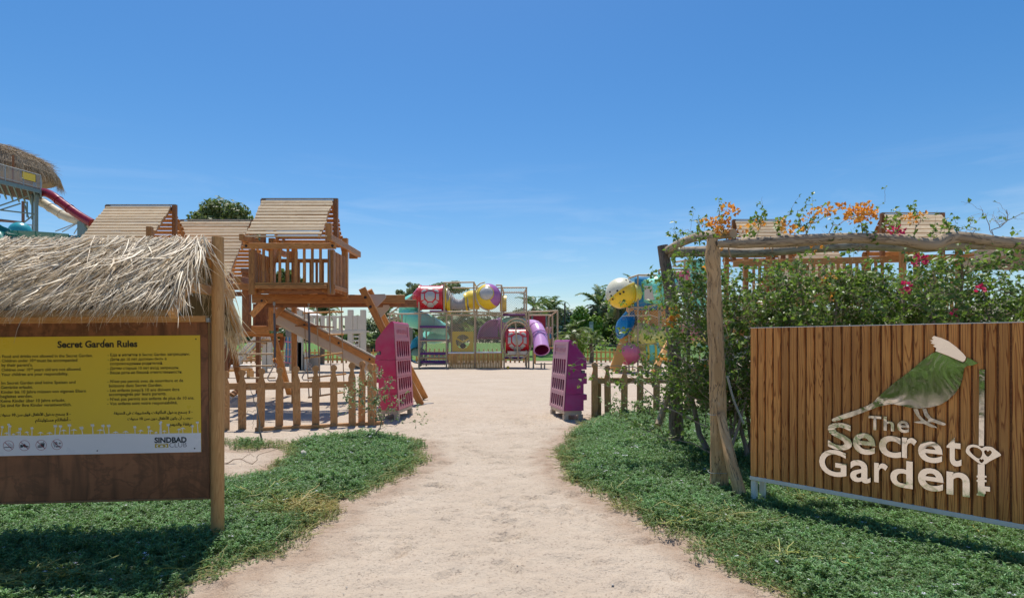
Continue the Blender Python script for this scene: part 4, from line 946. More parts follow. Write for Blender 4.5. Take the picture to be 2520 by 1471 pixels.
# ================================================================ GATE BLOCKS
def gate_block(name, label, A, ab, ac, tiers, z0, body, face, inner, group):
    A = Vector((A[0], A[1], 0)); ab = Vector((ab[0], ab[1], 0)).normalized(); ac = Vector((ac[0], ac[1], 0)); ac = (ac - ab * ac.dot(ab)).normalized(); Z = Vector((0, 0, 1)); Lg = 1.10
    root = thing(name, label, 'play gate', A, group)
    zt = z0; H = sum(tiers); wtot = .46
    def wf(z): return .10 * (z - z0) / H           # the slotted face leans back as it rises
    for ti, h in enumerate(tiers):
        top = ti == len(tiers) - 1; zb = zt; zt = zb + h; g_ = .006
        z1 = zt - g_; w0, w1 = wf(zb), wf(zt)
        if top:
            pf = [(w0 + .018, zb), (w1 - .01 + .018, z1 - .04), (w1 + .02, z1 - .008), (w1 + .05, z1), (w1 + .09, z1 - .03), (wtot + .0, z1 - .36), (wtot + .012, z1 - .39), (wtot + .012, zb + .165), (wtot - .10, zb + .165), (wtot - .10, zb + .095), (wtot + .012, zb + .095), (wtot + .012, zb)]
        else:
            pf = [(w0 + .018, zb), (w1 + .018, z1), (wtot + .018, z1), (wtot + .018, z1 - .11), (wtot - .05, z1 - .115), (wtot - .05, zb)]
        # end caps of the tier (profile plates) and the closed back shell
        def shell(a0, a1, mb): mb.prism(pf, A + ab * a0, ac, Z, ab * (a1 - a0))
        mb = MB(); shell(0, .05, mb); shell(Lg - .05, Lg, mb)
        back = [(q[0], q[1]) for q in pf]
        # interior recess wall, set .22 back from the slotted face
        inb = [(w0 + .2, zb)] + [(w1 + .2, z1 - (.13 if top else 0))] + [p for p in pf[(5 if top else 2):]]
        if top: inb = [(w0 + .2, zb), (w1 + .16, z1 - .12)] + pf[5:]
        mb.prism(inb, A + ab * .05, ac, Z, ab * (Lg - .1))
        if top: mb.prism([(w1 - .01 + .018, z1 - .04), (w1 + .02, z1 - .008), (w1 + .05, z1), (w1 + .09, z1 - .03), (wtot, z1 - .36), (wtot - .04, z1 - .36), (w1 + .06, z1 - .05)], A + ab * .05, ac, Z, ab * (Lg - .1))
        else: mb.prism([(w1 + .018, z1), (wtot, z1), (wtot, z1 - .02), (w1 + .018, z1 - .02)], A + ab * .05, ac, Z, ab * (Lg - .1))
        t = mb.build('tier', M[body], root, smooth=25)
        # slotted face: frame strips and bars
        fx = lambda a, z, n=0: A + ab * a + ac * (wf(z) + n) + Z * z
        mb = MB()
        st = zb + (.365 if top else h - .035); sb = zb + .04
        def quad(a0, a1, za, zc, th=.008):
            V = [fx(a0, za), fx(a1, za), fx(a1, zc), fx(a0, zc), fx(a0, za, th), fx(a1, za, th), fx(a1, zc, th), fx(a0, zc, th)]
            mb.add(V, [[0, 1, 2, 3], [7, 6, 5, 4], [0, 4, 5, 1], [1, 5, 6, 2], [2, 6, 7, 3], [3, 7, 4, 0]])
        quad(0, Lg, zb, sb); n = 6; bar = .04; mg = .10; sw = (Lg - 2 * mg - bar * (n - 1)) / n
        quad(0, mg, sb + .0005, st - .0005); quad(Lg - mg, Lg, sb + .0005, st - .0005)
        for k in range(n - 1): quad(mg + sw * (k + 1) + bar * k, mg + (sw + bar) * (k + 1), sb + .0005, st - .0005)
        for k in range(n):  # rounded slot feet
            a0 = mg + (sw + bar) * k; a1 = a0 + sw
            for s_, e_ in ((a0, 1), (a1, -1)):
                V = [fx(s_, sb), fx(s_ + e_ * sw * .5, sb), fx(s_ + e_ * sw * .16, sb + .03), fx(s_, sb + .08)]; V2 = [v + ac * .008 for v in V]
                mb.add(V + V2, [[0, 1, 2, 3], [7, 6, 5, 4], [1, 5, 6, 2], [2, 6, 7, 3]])
        if top:
            quad(0, Lg, st, z1 - .30); quad(0, .14, z1 - .2995, z1 - .09); quad(Lg - .14, Lg, z1 - .2995, z1 - .09); quad(0, Lg, z1 - .0895, z1 - .035)
            V = [fx(.14, z1 - .30, .012), fx(Lg - .14, z1 - .30, .012), fx(Lg - .14, z1 - .09, .012), fx(.14, z1 - .09, .012)]; mb.add(V, [[0, 1, 2, 3]])
        else: quad(0, Lg, st, z1)
        fo = mb.build('slotted_face', M[face], root)
        if top:
            flip = ab.cross(Z).dot(-ac) < 0
            V, F_ = mesh_arrays(text_mesh('CLEANER KEEPER', .01, .5)); mn, mx = V.min(0), V.max(0)
            V = (V - mn) / (mx - mn); mb = MB(); a0, a1, b0, b1 = .19, Lg - .19, z1 - .235, z1 - .15
            vs = []
            for v in V:
                u = 1 - v[0] if flip else v[0]
                vs.append(fx(a0 + (a1 - a0) * u, b0 + (b1 - b0) * v[1], .002 + .009 * v[2]))
            mb.add(vs, F_); mb.build('raised_lettering', M[face], fo)
        # inner wall seen through the slots, recess shade put into its darker colour
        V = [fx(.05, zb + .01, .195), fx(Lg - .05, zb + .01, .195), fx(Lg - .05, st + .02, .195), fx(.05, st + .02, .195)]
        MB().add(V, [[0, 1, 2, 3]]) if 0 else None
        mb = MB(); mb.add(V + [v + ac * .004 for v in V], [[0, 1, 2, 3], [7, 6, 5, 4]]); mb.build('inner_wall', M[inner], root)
        if top:
            q = A + ab * .02 + ac * (wtot - .05) + Z * (zb + .118); MB().lathe([(0, -.03), (.045, -.03), (.045, .03), (0, .03)], q + ab * .03, Z, 12).build('hinge_roller', M['grey_plastic'], root, smooth=40)
    # the base plinth and feet
    mb = MB(); mb.beam(A + ab * .02 + ac * .2 + Z * (z0 - .04), A + ab * (Lg - .02) + ac * .2 + Z * (z0 - .04), .36, .08, ch=.02); mb.build('plinth', M['beige_dark'], root)
    for a, c_ in ((.07, .06), (Lg - .07, .06), (.07, .36), (Lg - .07, .36)):
        p = A + ab * a + ac * c_; MB().beam(p - Z * .05, p + Z * (z0 - .081), .10, .10, ab, .01).build('foot', M['beige_dark'], root)
    for a in (.12, Lg * .5, Lg - .12):
        p = A + ab * a + ac * (wtot - .075); MB().beam(p + Z * (z0 - .05), p + Z * (z0 + H - .5), .035, .035, ab, .004).build('rear_post', M['pipe'], root)
    return root
gate_block('gate_block', 'pink four-tier plastic gate block with slotted side, left of the sandy entrance', (-2.205, 11.65), (.095, .995), (-1, .095), [.235 + .09, .325, .335, .755], .2, 'pink', 'pink_face', 'pink_shade', 'slotted plastic gate blocks')
gate_block('gate_block', 'purple three-tier plastic gate block with slotted side, right of the sandy entrance', (1.01, 11.7), (-.19, .98), (1, .12), [.325, .32, .755], .178, 'purple', 'purple_face', 'purple_shade', 'slotted plastic gate blocks')

# ================================================================ WOODEN PLAYSETS
W_ = 'wood_red'
def gable(root, xa_, xb_, Yr, Zr, run, drop, n, fwd=1, skip=0, rafters=True, cap=True):
    L_ = math.hypot(run, drop); wd = L_ / n
    for side in (1, -1):
        d = Vector((0, -run * side, -drop)).normalized(); nn = Vector((0, -drop * side, run)).normalized()
        for k in range(n):
            c0 = Vector((0, Yr, Zr)) + d * wd * (k + .5) + nn * .035
            j = random.gauss(0, .012)
            MB().beam((xa_ + j, c0.y, c0.z), (xb_ + random.gauss(0, .012), c0.y, c0.z + random.gauss(0, .004)), wd - .03, .026, nn, .003).build('roof_slat', M['wood_slat' if side > 0 else W_], root)
        for x_ in (xa_ + .06, xb_ - .05):
            MB().beam((x_, Yr, Zr - .02), Vector((x_, Yr, Zr - .02)) + d * (L_ + .03), .04, .09, nn, .005).build('rafter', M[W_], root)
    if cap: MB().beam((xa_ - .03, Yr, Zr + .055), (xb_ + .1, Yr, Zr + .055), .09, .014, ch=0).build('ridge_cap', M['steel'], root)
    for x_ in (xa_ - .0, xb_ + .05): MB().beam((x_, Yr, Zr - drop - .1), (x_, Yr, Zr + .04), .10, .09, ch=.006).build('king_post', M['wood_dark'], root)
def posts(root, lst, w=.1, mat=W_):
    for x_, y_, z0_, z1_ in lst: MB().beam((x_, y_, z0_), (x_, y_, z1_), w, w, (0, 1, 0), .008).build('post', M[mat], root)
def balust(root, p0, p1, z0_, z1_, n, w=.055, th=.035, mat=W_, name='baluster'):
    p0 = Vector(p0); p1 = Vector(p1); d = (p1 - p0).normalized()
    for k in range(n):
        q = p0.lerp(p1, (k + 1) / (n + 1)); MB().beam((q.x, q.y, z0_), (q.x, q.y, z1_), w, th, Vector((-d.y, d.x, 0)), .004).build(name, M[mat], root)
def bolt(root, p, r=.028, ax=(0, -1, 0)):
    MB().lathe([(0, .016), (r * .6, .014), (r, .004), (r, 0)], p, ax, 10).build('bolt', M['bolt'], root, smooth=40)
pa = thing('wooden_playset', 'tall timber playset with slatted gable roof, balcony and long swing beam', 'playset', (-5, 14, 0))
# roofs: tower roof and the wide lower roof behind it
gable(pa, -5.775, -4.14, 13.87, 4.80, .87, .96, 11)
gable(pa, -9.4, -7.42, 17.0, 4.96, 1.35, 1.72, 17)
# balcony of the tower
xL, xR, yF, yB = -5.60, -3.90, 12.9, 13.95
zb, zt = 2.56, 3.52
posts(pa, [(xL, yF, zb, zt), (xR, yF, zb, zt), (xL, yB, 1.8, 3.95), (xR, yB, zb, 3.95), (-4.0, 13.05, 3.62, 4.12)], .13)
MB().beam((xL - .16, yF - .07, 3.59), (xR + .12, yF - .07, 3.59), .05, .125).build('top_rail', M[W_], pa)
MB().beam((xL, yF - .02, 2.79), (xR, yF - .02, 2.79), .04, .05).build('sill', M[W_], pa)
MB().beam((xL + .07, yF - .05, 2.72), (xR - .07, yF - .05, 2.72), .045, .085).build('bottom_rail', M[W_], pa)
balust(pa, (xL + .06, yF, 0), (xR - .06, yF, 0), 2.79, 3.56, 8)
balust(pa, (xL + .2, yB, 0), (xR - .1, yB, 0), 2.79, 3.42, 9)
balust(pa, (xR + .03, yF + .05, 0), (xR + .03, yB, 0), 2.62, 3.5, 8); balust(pa, (xL - .03, yF + .05, 0), (xL - .03, yB, 0), 2.75, 3.5, 8)
MB().beam((xL, yB, 3.43), (xR, yB, 3.43), .04, .09).build('back_rail', M[W_], pa)
for x_ in (xL - .09, xR + .06):
    MB().beam((x_, 12.55, 3.73), (x_, 15.0, 3.73), .09, .14, ch=.008).build('roof_beam', M[W_], pa)
    MB().beam((x_, yF - .02, 2.72), (x_, yB, 2.72), .04, .10).build('side_rail', M[W_], pa)
    bolt(pa, (x_ - .01, yF - .096, 3.59), .03)
MB().tube([(xL - .1, 12.62, 3.76), (xR + .0, 12.62, 3.76)], .018, 8).build('roof_pipe', M['pipe'], pa)
for k in range(10): MB().beam((xL, 12.98 + k * .1, 2.70), (xR, 12.98 + k * .1, 2.70), .09, .025, ch=.002).build('deck_board', M[W_], pa)
for y_ in (13.0, 13.85): MB().beam((xL, y_, 2.63), (xR, y_, 2.63), .05, .1).build('joist', M['wood_dark'], pa)
MB().beam((xL + .15, 12.95, 2.64), (xL + .7, 13.7, 2.64), .09, .05).build('brace', M[W_], pa); MB().beam((xR - .15, 12.95, 2.64), (xR - .7, 13.7, 2.64), .09, .05).build('brace', M[W_], pa)
MB().tube([P(811, 616, 12.8), P(812, 690, 12.8), P(814, 724, 12.85)], .014, 6).build('conduit', M['grey_plastic'], pa)
posts(pa, [(-5.45, 14.95, 0, 3.9)], .11)
for x_ in (-5.45, -3.95): MB().beam((x_ - .02, 14.95, 3.62), (x_ - .02, 14.95, 3.8), .2, .08).build('bracket_block', M[W_], pa)
MB().beam(P(700, 590, 13.6), P(655, 690, 13.9), .05, .09).build('brace', M[W_], pa)
# swing beams
sA, sB = Vector((-5.75, 13.2, 2.49)), Vector((-2.62, 14.6, 2.585))
MB().beam(sA, sB, .05, .2, ch=.008).build('swing_beam', M[W_], pa)
off = Vector((.12, .34, -.08)); MB().beam(sA + off, sB + off + Vector((.1, .05, 0)), .05, .19, ch=.008).build('swing_beam', M['wood_dark'], pa)
# A-frame at the beam's end
MB().beam(P(891, 709, 13.75), P(1036, 995, 14.5), .16, .09, (0, 1, 0), .01).build('leg', M[W_], pa)
MB().beam(P(908, 714, 14.75), P(1047, 979, 16.1), .15, .09, (0, 1, 0), .01).build('leg', M[W_], pa)
q = c3(1495, 1018, 13.7); bolt(pa, q, .035); bolt(pa, c3(1542, 1103, 13.75), .035)
mb = MB(); mb.prism([(0, 0), (.36, .015), (.39, -.03), (.37, -.09), (.13, -.34)], c3(1530, 990, 14.02), (1, .1, 0), (0, 0, 1), (0, .03, 0)); mb.build('gusset', M['beige_dark'], pa)
mb = MB(); mb.prism([(0, 0), (.36, .015), (.39, -.03), (.37, -.09), (.13, -.34)], c3(1570, 1090, 14.6), (1, .1, 0), (0, 0, 1), (0, .03, 0)); mb.build('gusset', M['beige_dark'], pa)
MB().beam((P(1040, 1000, 14.4).x - .15, 14.4, .01), (P(1040, 1000, 14.4).x + .15, 14.9, .01), .14, .03).build('foot_plate', M['grey_plastic'], pa)
# knee braces and lower tower
def bm(a, b, w, h, name='beam', mat=W_, up=(0, 1, 0)): MB().beam(a, b, w, h, up, .007).build(name, M[mat], pa)
bm(c3(452, 1180, 13.6), c3(585, 1035, 13.3), .13, .05, 'brace'); bm(c3(612, 1245, 14.4), c3(745, 1095, 14.1), .12, .05, 'brace')
for q in ((543, 1048, 13.2), (612, 1148, 14.3), (612, 1205, 14.3)): bolt(pa, c3(*q), .028)
bm(c3(405, 780, 14.2), c3(405, 1330, 14.2), .17, .14, 'post', 'wood_dark'); bm(c3(620, 1085, 14.6), c3(620, 1285, 14.6), .13, .12, 'post', 'wood_dark')
bm(c3(200, 922, 13.9), c3(440, 922, 13.9), .05, .14, 'rail', W_, (0, 0, 1)); bm(c3(190, 985, 14.4), c3(440, 985, 14.4), .05, .11, 'rail', 'wood_dark', (0, 0, 1))
bm(c3(325, 855, 12.9), c3(440, 870, 13.9), .12, .14, 'roof_beam', W_, (0, 0, 1)); bm(c3(360, 770, 14), c3(435, 772, 14), .1, .1, 'block', 'wood_dark', (0, 0, 1))
MB().tube([c3(240, 852, 13.2), c3(330, 854, 13.0)], .018, 8).build('roof_pipe', M['pipe'], pa)
pw = [c3(455, 1180, 15.2), c3(600, 1180, 15.2)]
balust(pa, (pw[0].x, 15.2, 0), (pw[1].x, 15.2, 0), c3(455, 1282, 15.2).z, c3(455, 1075, 15.2).z, 6, .07, .03, 'wood_dark')
bm(c3(440, 1290, 14.9), c3(640, 1290, 14.9), .06, .06, 'rail', W_, (0, 0, 1)); bm(c3(190, 1318, 14.6), c3(610, 1318, 14.6), .06, .2, 'deck_beam', W_, (0, 0, 1)); bm(c3(190, 1362, 14.55), c3(740, 1362, 15.0), .09, .09, 'deck_beam', W_, (0, 0, 1))
for k in range(8): MB().beam((-7.3, 14.7 + k * .17, 1.93), (-4.75, 14.7 + k * .17, 1.93), .15, .03, ch=.002).build('deck_board', M['wood_dark'], pa)
bm(c4(490, 300, 15.3), c4(600, 310, 15.3), .06, .22, 'deck_beam', 'wood_dark', (0, 0, 1))
# crossed legs with round rungs
bm(c4(150, 395, 15.6), c4(255, 850, 16.5), .16, .08, 'leg'); bm(c4(215, 400, 16.3), c4(110, 720, 15.8), .15, .08, 'leg', 'wood_dark'); bm(c4(290, 850, 16.8), c4(165, 935, 16.2), .14, .08, 'leg')
bm(c4(90, 470, 15.5), c4(110, 760, 15.5), .14, .08, 'leg', 'wood_dark')
bm(c4(555, 395, 15.8), c4(700, 925, 16.9), .15, .08, 'leg'); bm(c4(640, 395, 16.2), c4(620, 520, 16.2), .12, .08, 'leg', 'wood_dark'); bm(c4(560, 600, 16.6), c4(735, 925, 17.3), .1, .07, 'leg')
for x0_, x1_, y_, Y in ((190, 545, 442, 15.8), (170, 558, 560, 16.0), (200, 560, 668, 16.1), (270, 570, 778, 16.3), (300, 640, 880, 16.5)):
    MB().tube([c4(x0_, y_, Y), c4(x1_, y_ - 4, Y)], .024, 8).build('rung', M['pipe'], pa, smooth=60)
posts(pa, [(-9.1, 16.1, 0, 3.4), (-7.6, 16.1, 1.9, 3.4), (-9.1, 17.9, 0, 3.3), (-7.6, 17.9, 0, 3.3)], .12, 'wood_dark')
# slide
sl0, sl1 = c3(690, 1170, 14.4), P(1005, 940, 16.4)
d = (sl1 - sl0).normalized(); sd = Vector((-.35, .93, 0)); sd = (sd - d * sd.dot(d)).normalized(); un = sd.cross(d).normalized()
if un.z < 0: un = -un
mb = MB(); pr = [(-.02, .16), (-.02, -.19), (.03, -.23), (.5, -.23), (.55, -.19), (.55, .16), (.49, .16), (.49, -.12), (.04, -.12), (.04, .16)]
mb.prism(pr, sl0, sd, un, d * (sl1 - sl0).length); mb.build('slide', M['beige_dark'], pa, smooth=30)
MB().beam(sl0 - sd * .045 + un * .06, sl1 - sd * .045 + un * .06, .035, .15, un, .004).build('slide_board', M[W_], pa)
MB().tube([sl0 - sd * .02 + un * .17, sl1 - sd * .02 + un * .17], .03, 8).build('slide_rim', M['beige'], pa, smooth=60)
MB().tube([sl0 + sd * .52 + un * .17, sl1 + sd * .52 + un * .17], .03, 8).build('slide_rim', M['beige'], pa, smooth=60)
for t in (.17, .42, .66, .85): bolt(pa, sl0.lerp(sl1, t) - sd * .064 + un * .06, .03, -sd)
MB().beam(c3(745, 1085, 15), c3(880, 1130, 15.3), .06, .05).build('handrail', M['beige_dark'], pa)

# hanging things
def trapeze(x4, yt, ybot, lab, Y):
    q = c4(x4, yt, Y); root = thing('trapeze_swing', lab, 'swing', q, 'trapeze handles hanging from the swing beam')
    e = c4(x4 + 5, ybot, Y); mb = MB()
    MB().beam(q + Vector((0, 0, .05)), q + Vector((0, 0, -.02)), .05, .03).build('hanger', M['hardware'], root)
    mb = MB()
    for k in range(4):
        c_ = q - Vector((0, 0, .04 + k * .04)); mb.tube([c_ + Vector((.014 * cos(a) * (k % 2), .014 * cos(a) * (1 - k % 2), .026 * sin(a))) for a in np.linspace(0, 2 * pi, 9)[:-1]], .0045, 5, closed=True)
    mb.build('chain_link', M['hardware'], root, smooth=60, kind='stuff')
    s0 = q - Vector((0, 0, .2)); MB().tube([s0, s0.lerp(e, .5) + Vector((.01, 0, 0)), e], .026, 8).build('chain_sleeve', M['chain'], root, smooth=60)
    mb = MB()
    for k in range(4):
        c_ = e - Vector((0, 0, .03 + k * .04)); mb.tube([c_ + Vector((.014 * cos(a) * (k % 2), .014 * cos(a) * (1 - k % 2), .026 * sin(a))) for a in np.linspace(0, 2 * pi, 9)[:-1]], .0045, 5, closed=True)
    mb.build('chain_link', M['bolt'], root, smooth=60, kind='stuff')
    c_ = e - Vector((-.0, 0, .17)); tri = [(0, 0), (.05, -.1), (.13, -.29), (.1, -.34), (-.12, -.34), (-.15, -.29), (-.06, -.1)]
    MB().tube([c_ + Vector((x_, x_ * .3, z_)) for x_, z_ in tri], .016, 7, closed=True).build('handle', M['beige_dark'], root, smooth=60)
    MB().tube([c_ + Vector((.045 * cos(a), 0, .0 + .045 * sin(a))) for a in np.linspace(0, 2 * pi, 11)[:-1]], .012, 6, closed=True).build('ring', M['beige_dark'], root, smooth=60)
trapeze(560, 100, 590, 'trapeze swing with triangular handle, nearer the tower legs', 13.35)
trapeze(876, 100, 590, 'trapeze swing with triangular handle, nearer the middle of the slide', 13.8)
lad = thing('rope_ladder', 'rope climbing ladder with round wooden rungs hanging behind the swing beam', 'rope ladder', c4(1000, 120, 14.8))
for xt, xb in ((838, 880), (953, 985), (1065, 1090), (1178, 1205)):
    MB().tube([c4(xt, 105, 14.7), c4(xt + 2, 300, 14.75), c4((xt + xb) / 2, 600, 14.8), c4(xb, 945, 14.9)], .014, 5, cap=False).build('rope', M['rope'], lad, smooth=60)
for x0_, y0_, x1_, y1_ in ((825, 180, 1196, 168), (1055, 380, 1200, 375), (838, 594, 1190, 545), (866, 778, 1220, 738), (872, 955, 1215, 905)):
    MB().tube([c4(x0_, y0_, 14.75), c4(x1_, y1_, 14.75)], .022, 8).build('rung', M['wood_post'], lad, smooth=60)

# third roof (left) : a second wooden playset
pb_ = thing('wooden_playset', 'timber play tower with slatted gable roof behind the thatched board', 'playset', (-9.3, 15, 0))
gable(pb_, -10.15, -8.52, 15.0, 4.92, 1.15, 1.2, 14)
posts(pb_, [(-10.1, 14.1, 0, 3.9), (-8.55, 14.1, 0, 4.25), (-10.1, 15.9, 0, 3.9), (-8.55, 15.9, 0, 4.2)], .12, W_)
for k in range(9): MB().beam((-10.1, 14.15 + k * .2, 2.2), (-8.5, 14.15 + k * .2, 2.2), .18, .03).build('deck_board', M[W_], pb_)
MB().beam((-10.1, 14.06, 3.1), (-8.5, 14.06, 3.1), .05, .1).build('rail', M[W_], pb_); balust(pb_, (-10.05, 14.1, 0), (-8.6, 14.1, 0), 2.2, 3.1, 8)

# right-hand wooden playset, seen through the hedge
pr_ = thing('wooden_playset', 'timber playset with two slatted roofs standing behind the bougainvillea hedge', 'playset', (8, 15.5, 0))
gable(pr_, 6.05, 7.35, 16.3, 4.82, .9, 1.0, 10); gable(pr_, 9.3, 10.75, 15.0, 4.72, .95, 1.05, 9)
gable(pr_, 7.6, 9.4, 17.4, 4.35, 1.35, 1.75, 15, cap=False)
posts(pr_, [(6.1, 15.6, 0, 4.0), (7.3, 15.6, 0, 4.0), (6.1, 17.0, 0, 4.0), (7.3, 17.0, 0, 4.0), (9.35, 14.3, 0, 3.9), (10.7, 14.3, 0, 3.9), (9.35, 15.8, 0, 3.9), (10.7, 15.8, 0, 3.9), (7.9, 15.2, 0, 3.1), (8.6, 15.2, 0, 3.1)], .12)
for z_ in (3.55, 2.65, 2.1, 1.8): MB().beam((5.7, 15.4, z_), (11.2, 14.5, z_ + .05), .06, .16).build('cross_beam', M[W_], pr_)
balust(pr_, (6.1, 15.45, 0), (9.3, 14.75, 0), 2.7, 3.5, 22, .07, .035); balust(pr_, (9.35, 14.2, 0), (10.7, 14.2, 0), 2.1, 3.1, 10, .07, .035)
for k in range(8): MB().beam((6.0, 15.5 + k * .2, 2.66), (9.3, 15.2 + k * .2, 2.66), .18, .03).build('deck_board', M['wood_dark'], pr_)
for z_ in range(7): MB().beam((6.1, 15.7, .4 + z_ * .26), (7.8, 15.5, .4 + z_ * .26), .03, .22).build('wall_board', M['wood_dark'], pr_)
MB().beam(crt(1090, 1340, 13.6), crt(1330, 860, 15.0), .12, .09, (0, 1, 0)).build('leg', M['wood_far'], pr_)
a_, b2 = r1(1430, 1190, 14.8), crt(1420, 1410, 13.0)
d = (b2 - a_).normalized(); sd = Vector((.3, .95, 0)); sd = (sd - d * sd.dot(d)).normalized(); un = sd.cross(d).normalized(); un = un if un.z > 0 else -un
mb = MB(); mb.prism(pr, a_, sd, un, d * (b2 - a_).length); mb.build('slide', M['beige'], pr_, smooth=30)
MB().beam(a_ - sd * .05 + un * .02, b2 - sd * .05 + un * .02, .035, .14, un, .004).build('slide_board', M[W_], pr_)
MB().tube([(8.9, 14.9, 1.2), (8.9, 14.9, 2.2)], .05, 10).build('fire_pole', M['blue'], pr_, smooth=50); MB().tube([(7.7, 14.7, .8), (7.7, 14.7, 2.1)], .04, 10).build('fire_pole', M['blue'], pr_, smooth=50)

# bench and beige castle
bn = thing('low_bench', 'low wooden bench with white rolled pad behind the left picket fence', 'bench', P(585, 905, 26) - Vector((0, 0, .4)))
q0, q1 = P(555, 912, 26), P(616, 909, 26)
MB().beam(q0, q1, .5, .1, ch=.01).build('seat', M['wood_far'], bn)
for q in (q0, q1): MB().beam((q.x, q.y, 0), (q.x, q.y, q.z - .05), .15, .4).build('leg', M['wood_far'], bn)
MB().tube([P(560, 903, 26), P(618, 901, 26)], .09, 12).build('pad', M['white'], bn, smooth=50)
cs = thing('climbing_frame', 'beige climbing frame with fence-panel deck, stair ladder and cargo net', 'climbing frame', P(770, 845, 31) - Vector((0, 0, 1.5)))
def cb(a, b, w, h, name='post', mat='beige', up=(0, 1, 0)): MB().beam(a, b, w, h, up, .015).build(name, M[mat], cs)
Yc = 31.0
def vpost(x, ytop, ybot, w=.3, Y=Yc, mat='beige'):
    a = c4(x, ytop, Y); b = c4(x, ybot, Y); cb(a, (a.x, a.y, max(b.z, 0)), w, w, 'post', mat)
for x_, yt, yb_ in ((1262, 152, 560), (1378, 152, 900), (772, 160, 700), (805, 158, 700), (472, 398, 722), (520, 400, 690), (765, 440, 700), (800, 450, 700), (862, 540, 700)): vpost(x_, yt, yb_, .26 if x_ > 1000 else .22)
for x_ in (815, 862, 905, 950, 1005, 1060, 1115, 1172, 1228, 1305, 1345):
    a = c4(x_, 205, Yc - .1); b = c4(x_, 365, Yc - .1); cb(a, b, .215, .05, 'fence_panel')
cb(c4(800, 365, Yc), c4(1400, 352, Yc), .3, .18, 'deck_beam', 'beige', (0, 0, 1)); cb(c4(800, 220, Yc + .1), c4(1400, 213, Yc + .1), .1, .1, 'rail', 'beige', (0, 0, 1)); cb(c4(800, 350, Yc + .1), c4(1400, 340, Yc + .1), .1, .1, 'rail', 'beige', (0, 0, 1))
for k in range(9): a = c4(820 + k * 62, 345, Yc + .3); cb(a, a + Vector((0, 1.6, 0)), .6, .06, 'deck_board', 'beige_dark', (0, 0, 1))
cb(c4(1255, 370, Yc), c4(1245, 540, Yc), .08, .08, 'ladder_rail'); cb(c4(1345, 375, Yc), c4(1335, 540, Yc), .08, .08, 'ladder_rail')
for k in range(4): cb(c4(1252 - k * 3, 395 + k * 38, Yc), c4(1345 - k * 3, 397 + k * 38, Yc), .07, .07, 'rung', 'white', (0, 0, 1))
cb(c4(235, 635, Yc - .6), c4(465, 395, Yc), .1, .3, 'stair_side', 'beige', (1, 0, .6)); cb(c4(290, 625, Yc + .6), c4(520, 400, Yc + 1), .1, .3, 'stair_side', 'beige', (1, 0, .6))
cb(c4(245, 545, Yc - .6), c4(400, 385, Yc), .1, .1, 'handrail', 'beige'); cb(c4(262, 555, Yc + .6), c4(430, 390, Yc + 1), .1, .1, 'handrail', 'beige')
for k in range(7):
    a = c4(265 + k * 33, 622 - k * 33, Yc - .3); cb(a, a + Vector((.2, 1.3, 0)), .4, .06, 'stair_tread', 'wood_far', (0, 0, 1))
vpost(238, 535, 650, .2, Yc - .6)
cb(c4(740, 115, Yc + 1.5), c4(935, 205, Yc), .8, .08, 'slide', 'white', (0, 0, 1)); cb(c4(690, 115, Yc + 1), c4(870, 210, Yc - .3), .1, .3, 'slide_side', 'beige_dark', (0, 0, 1))
a = c4(840, 560, Yc + .5); cb(a, (a.x, a.y, .05), 1.6, .12, 'panel', 'beige_dark')
for k in range(7):
    x_ = 655 + k * 15; MB().tube([c4(x_, 400, Yc), c4(x_ + 3, 520, Yc - .1), c4(x_, 638, Yc)], .022, 5, cap=False).build('net_rope', M['blue' if k % 2 else 'net'], cs)
for y_ in (440, 507, 574, 630): MB().tube([c4(648, y_, Yc), c4(700, y_ + 8, Yc - .1), c4(752, y_, Yc)], .025, 5).build('net_rope', M['rose'], cs)
for k in range(3): cb(c4(485, 500 + k * 44, Yc), c4(545, 500 + k * 44, Yc), .06, .06, 'rung', 'white', (0, 0, 1))
for k in range(5): cb(c4(660, 660 - k * 4, Yc + 2), c4(750, 660 - k * 4, Yc + 2), .5, .05, 'shade_patch', 'black', (0, 0, 1)) if k == 0 else None  # black slab standing in for the shade beneath the frame

# ================================================================ CENTRAL NETTED CLIMBING FRAME
Yf = 36.0
cf = thing('play_structure', 'netted climbing structure with red barrels, yellow dome and lilac tube slide', 'play structure', (0, 37, 0))
def pipe(a, b, r=.045, name='pipe', parent=None, mat='pipe'): return MB().tube([a, b], r, 8).build(name, M[mat], parent or cf, smooth=60)
def C(x, y, dY=0): return c5(x, y, Yf + dY)
D = 1.7   # cell depth
def vp(x, y0_, y1_, dY=0, r=.05):
    a, b = c5(x, y0_, Yf), c5(x, y1_, Yf); pipe((a.x, Yf + dY, a.z), (a.x, Yf + dY, max(0, b.z)), r)
def hp(x0_, y0_, x1_, y1_, dY0=0, dY1=None, r=.045):
    a, b = c5(x0_, y0_, Yf), c5(x1_, y1_, Yf); pipe((a.x, Yf + dY0, a.z), (b.x, Yf + (dY0 if dY1 is None else dY1), b.z), r)
for x_, yt in ((378, 450), (730, 600), (1092, 560), (1432, 600), (1465, 720), (1750, 260), (1840, 1060), (1780, 560)): vp(x_, yt, 1295)
for x_, yt in ((420, 600), (760, 600), (1080, 620), (1430, 600), (1750, 600)): vp(x_, yt, 1280, D)
for x_, yt, yb_ in ((700, 200, 585), (1080, 195, 600), (1432, 235, 600)): vp(x_, yt, yb_)
for x_, yt, yb_ in ((715, 240, 600), (1095, 235, 600), (1455, 300, 600), (1730, 295, 700)): vp(x_, yt, yb_, D)
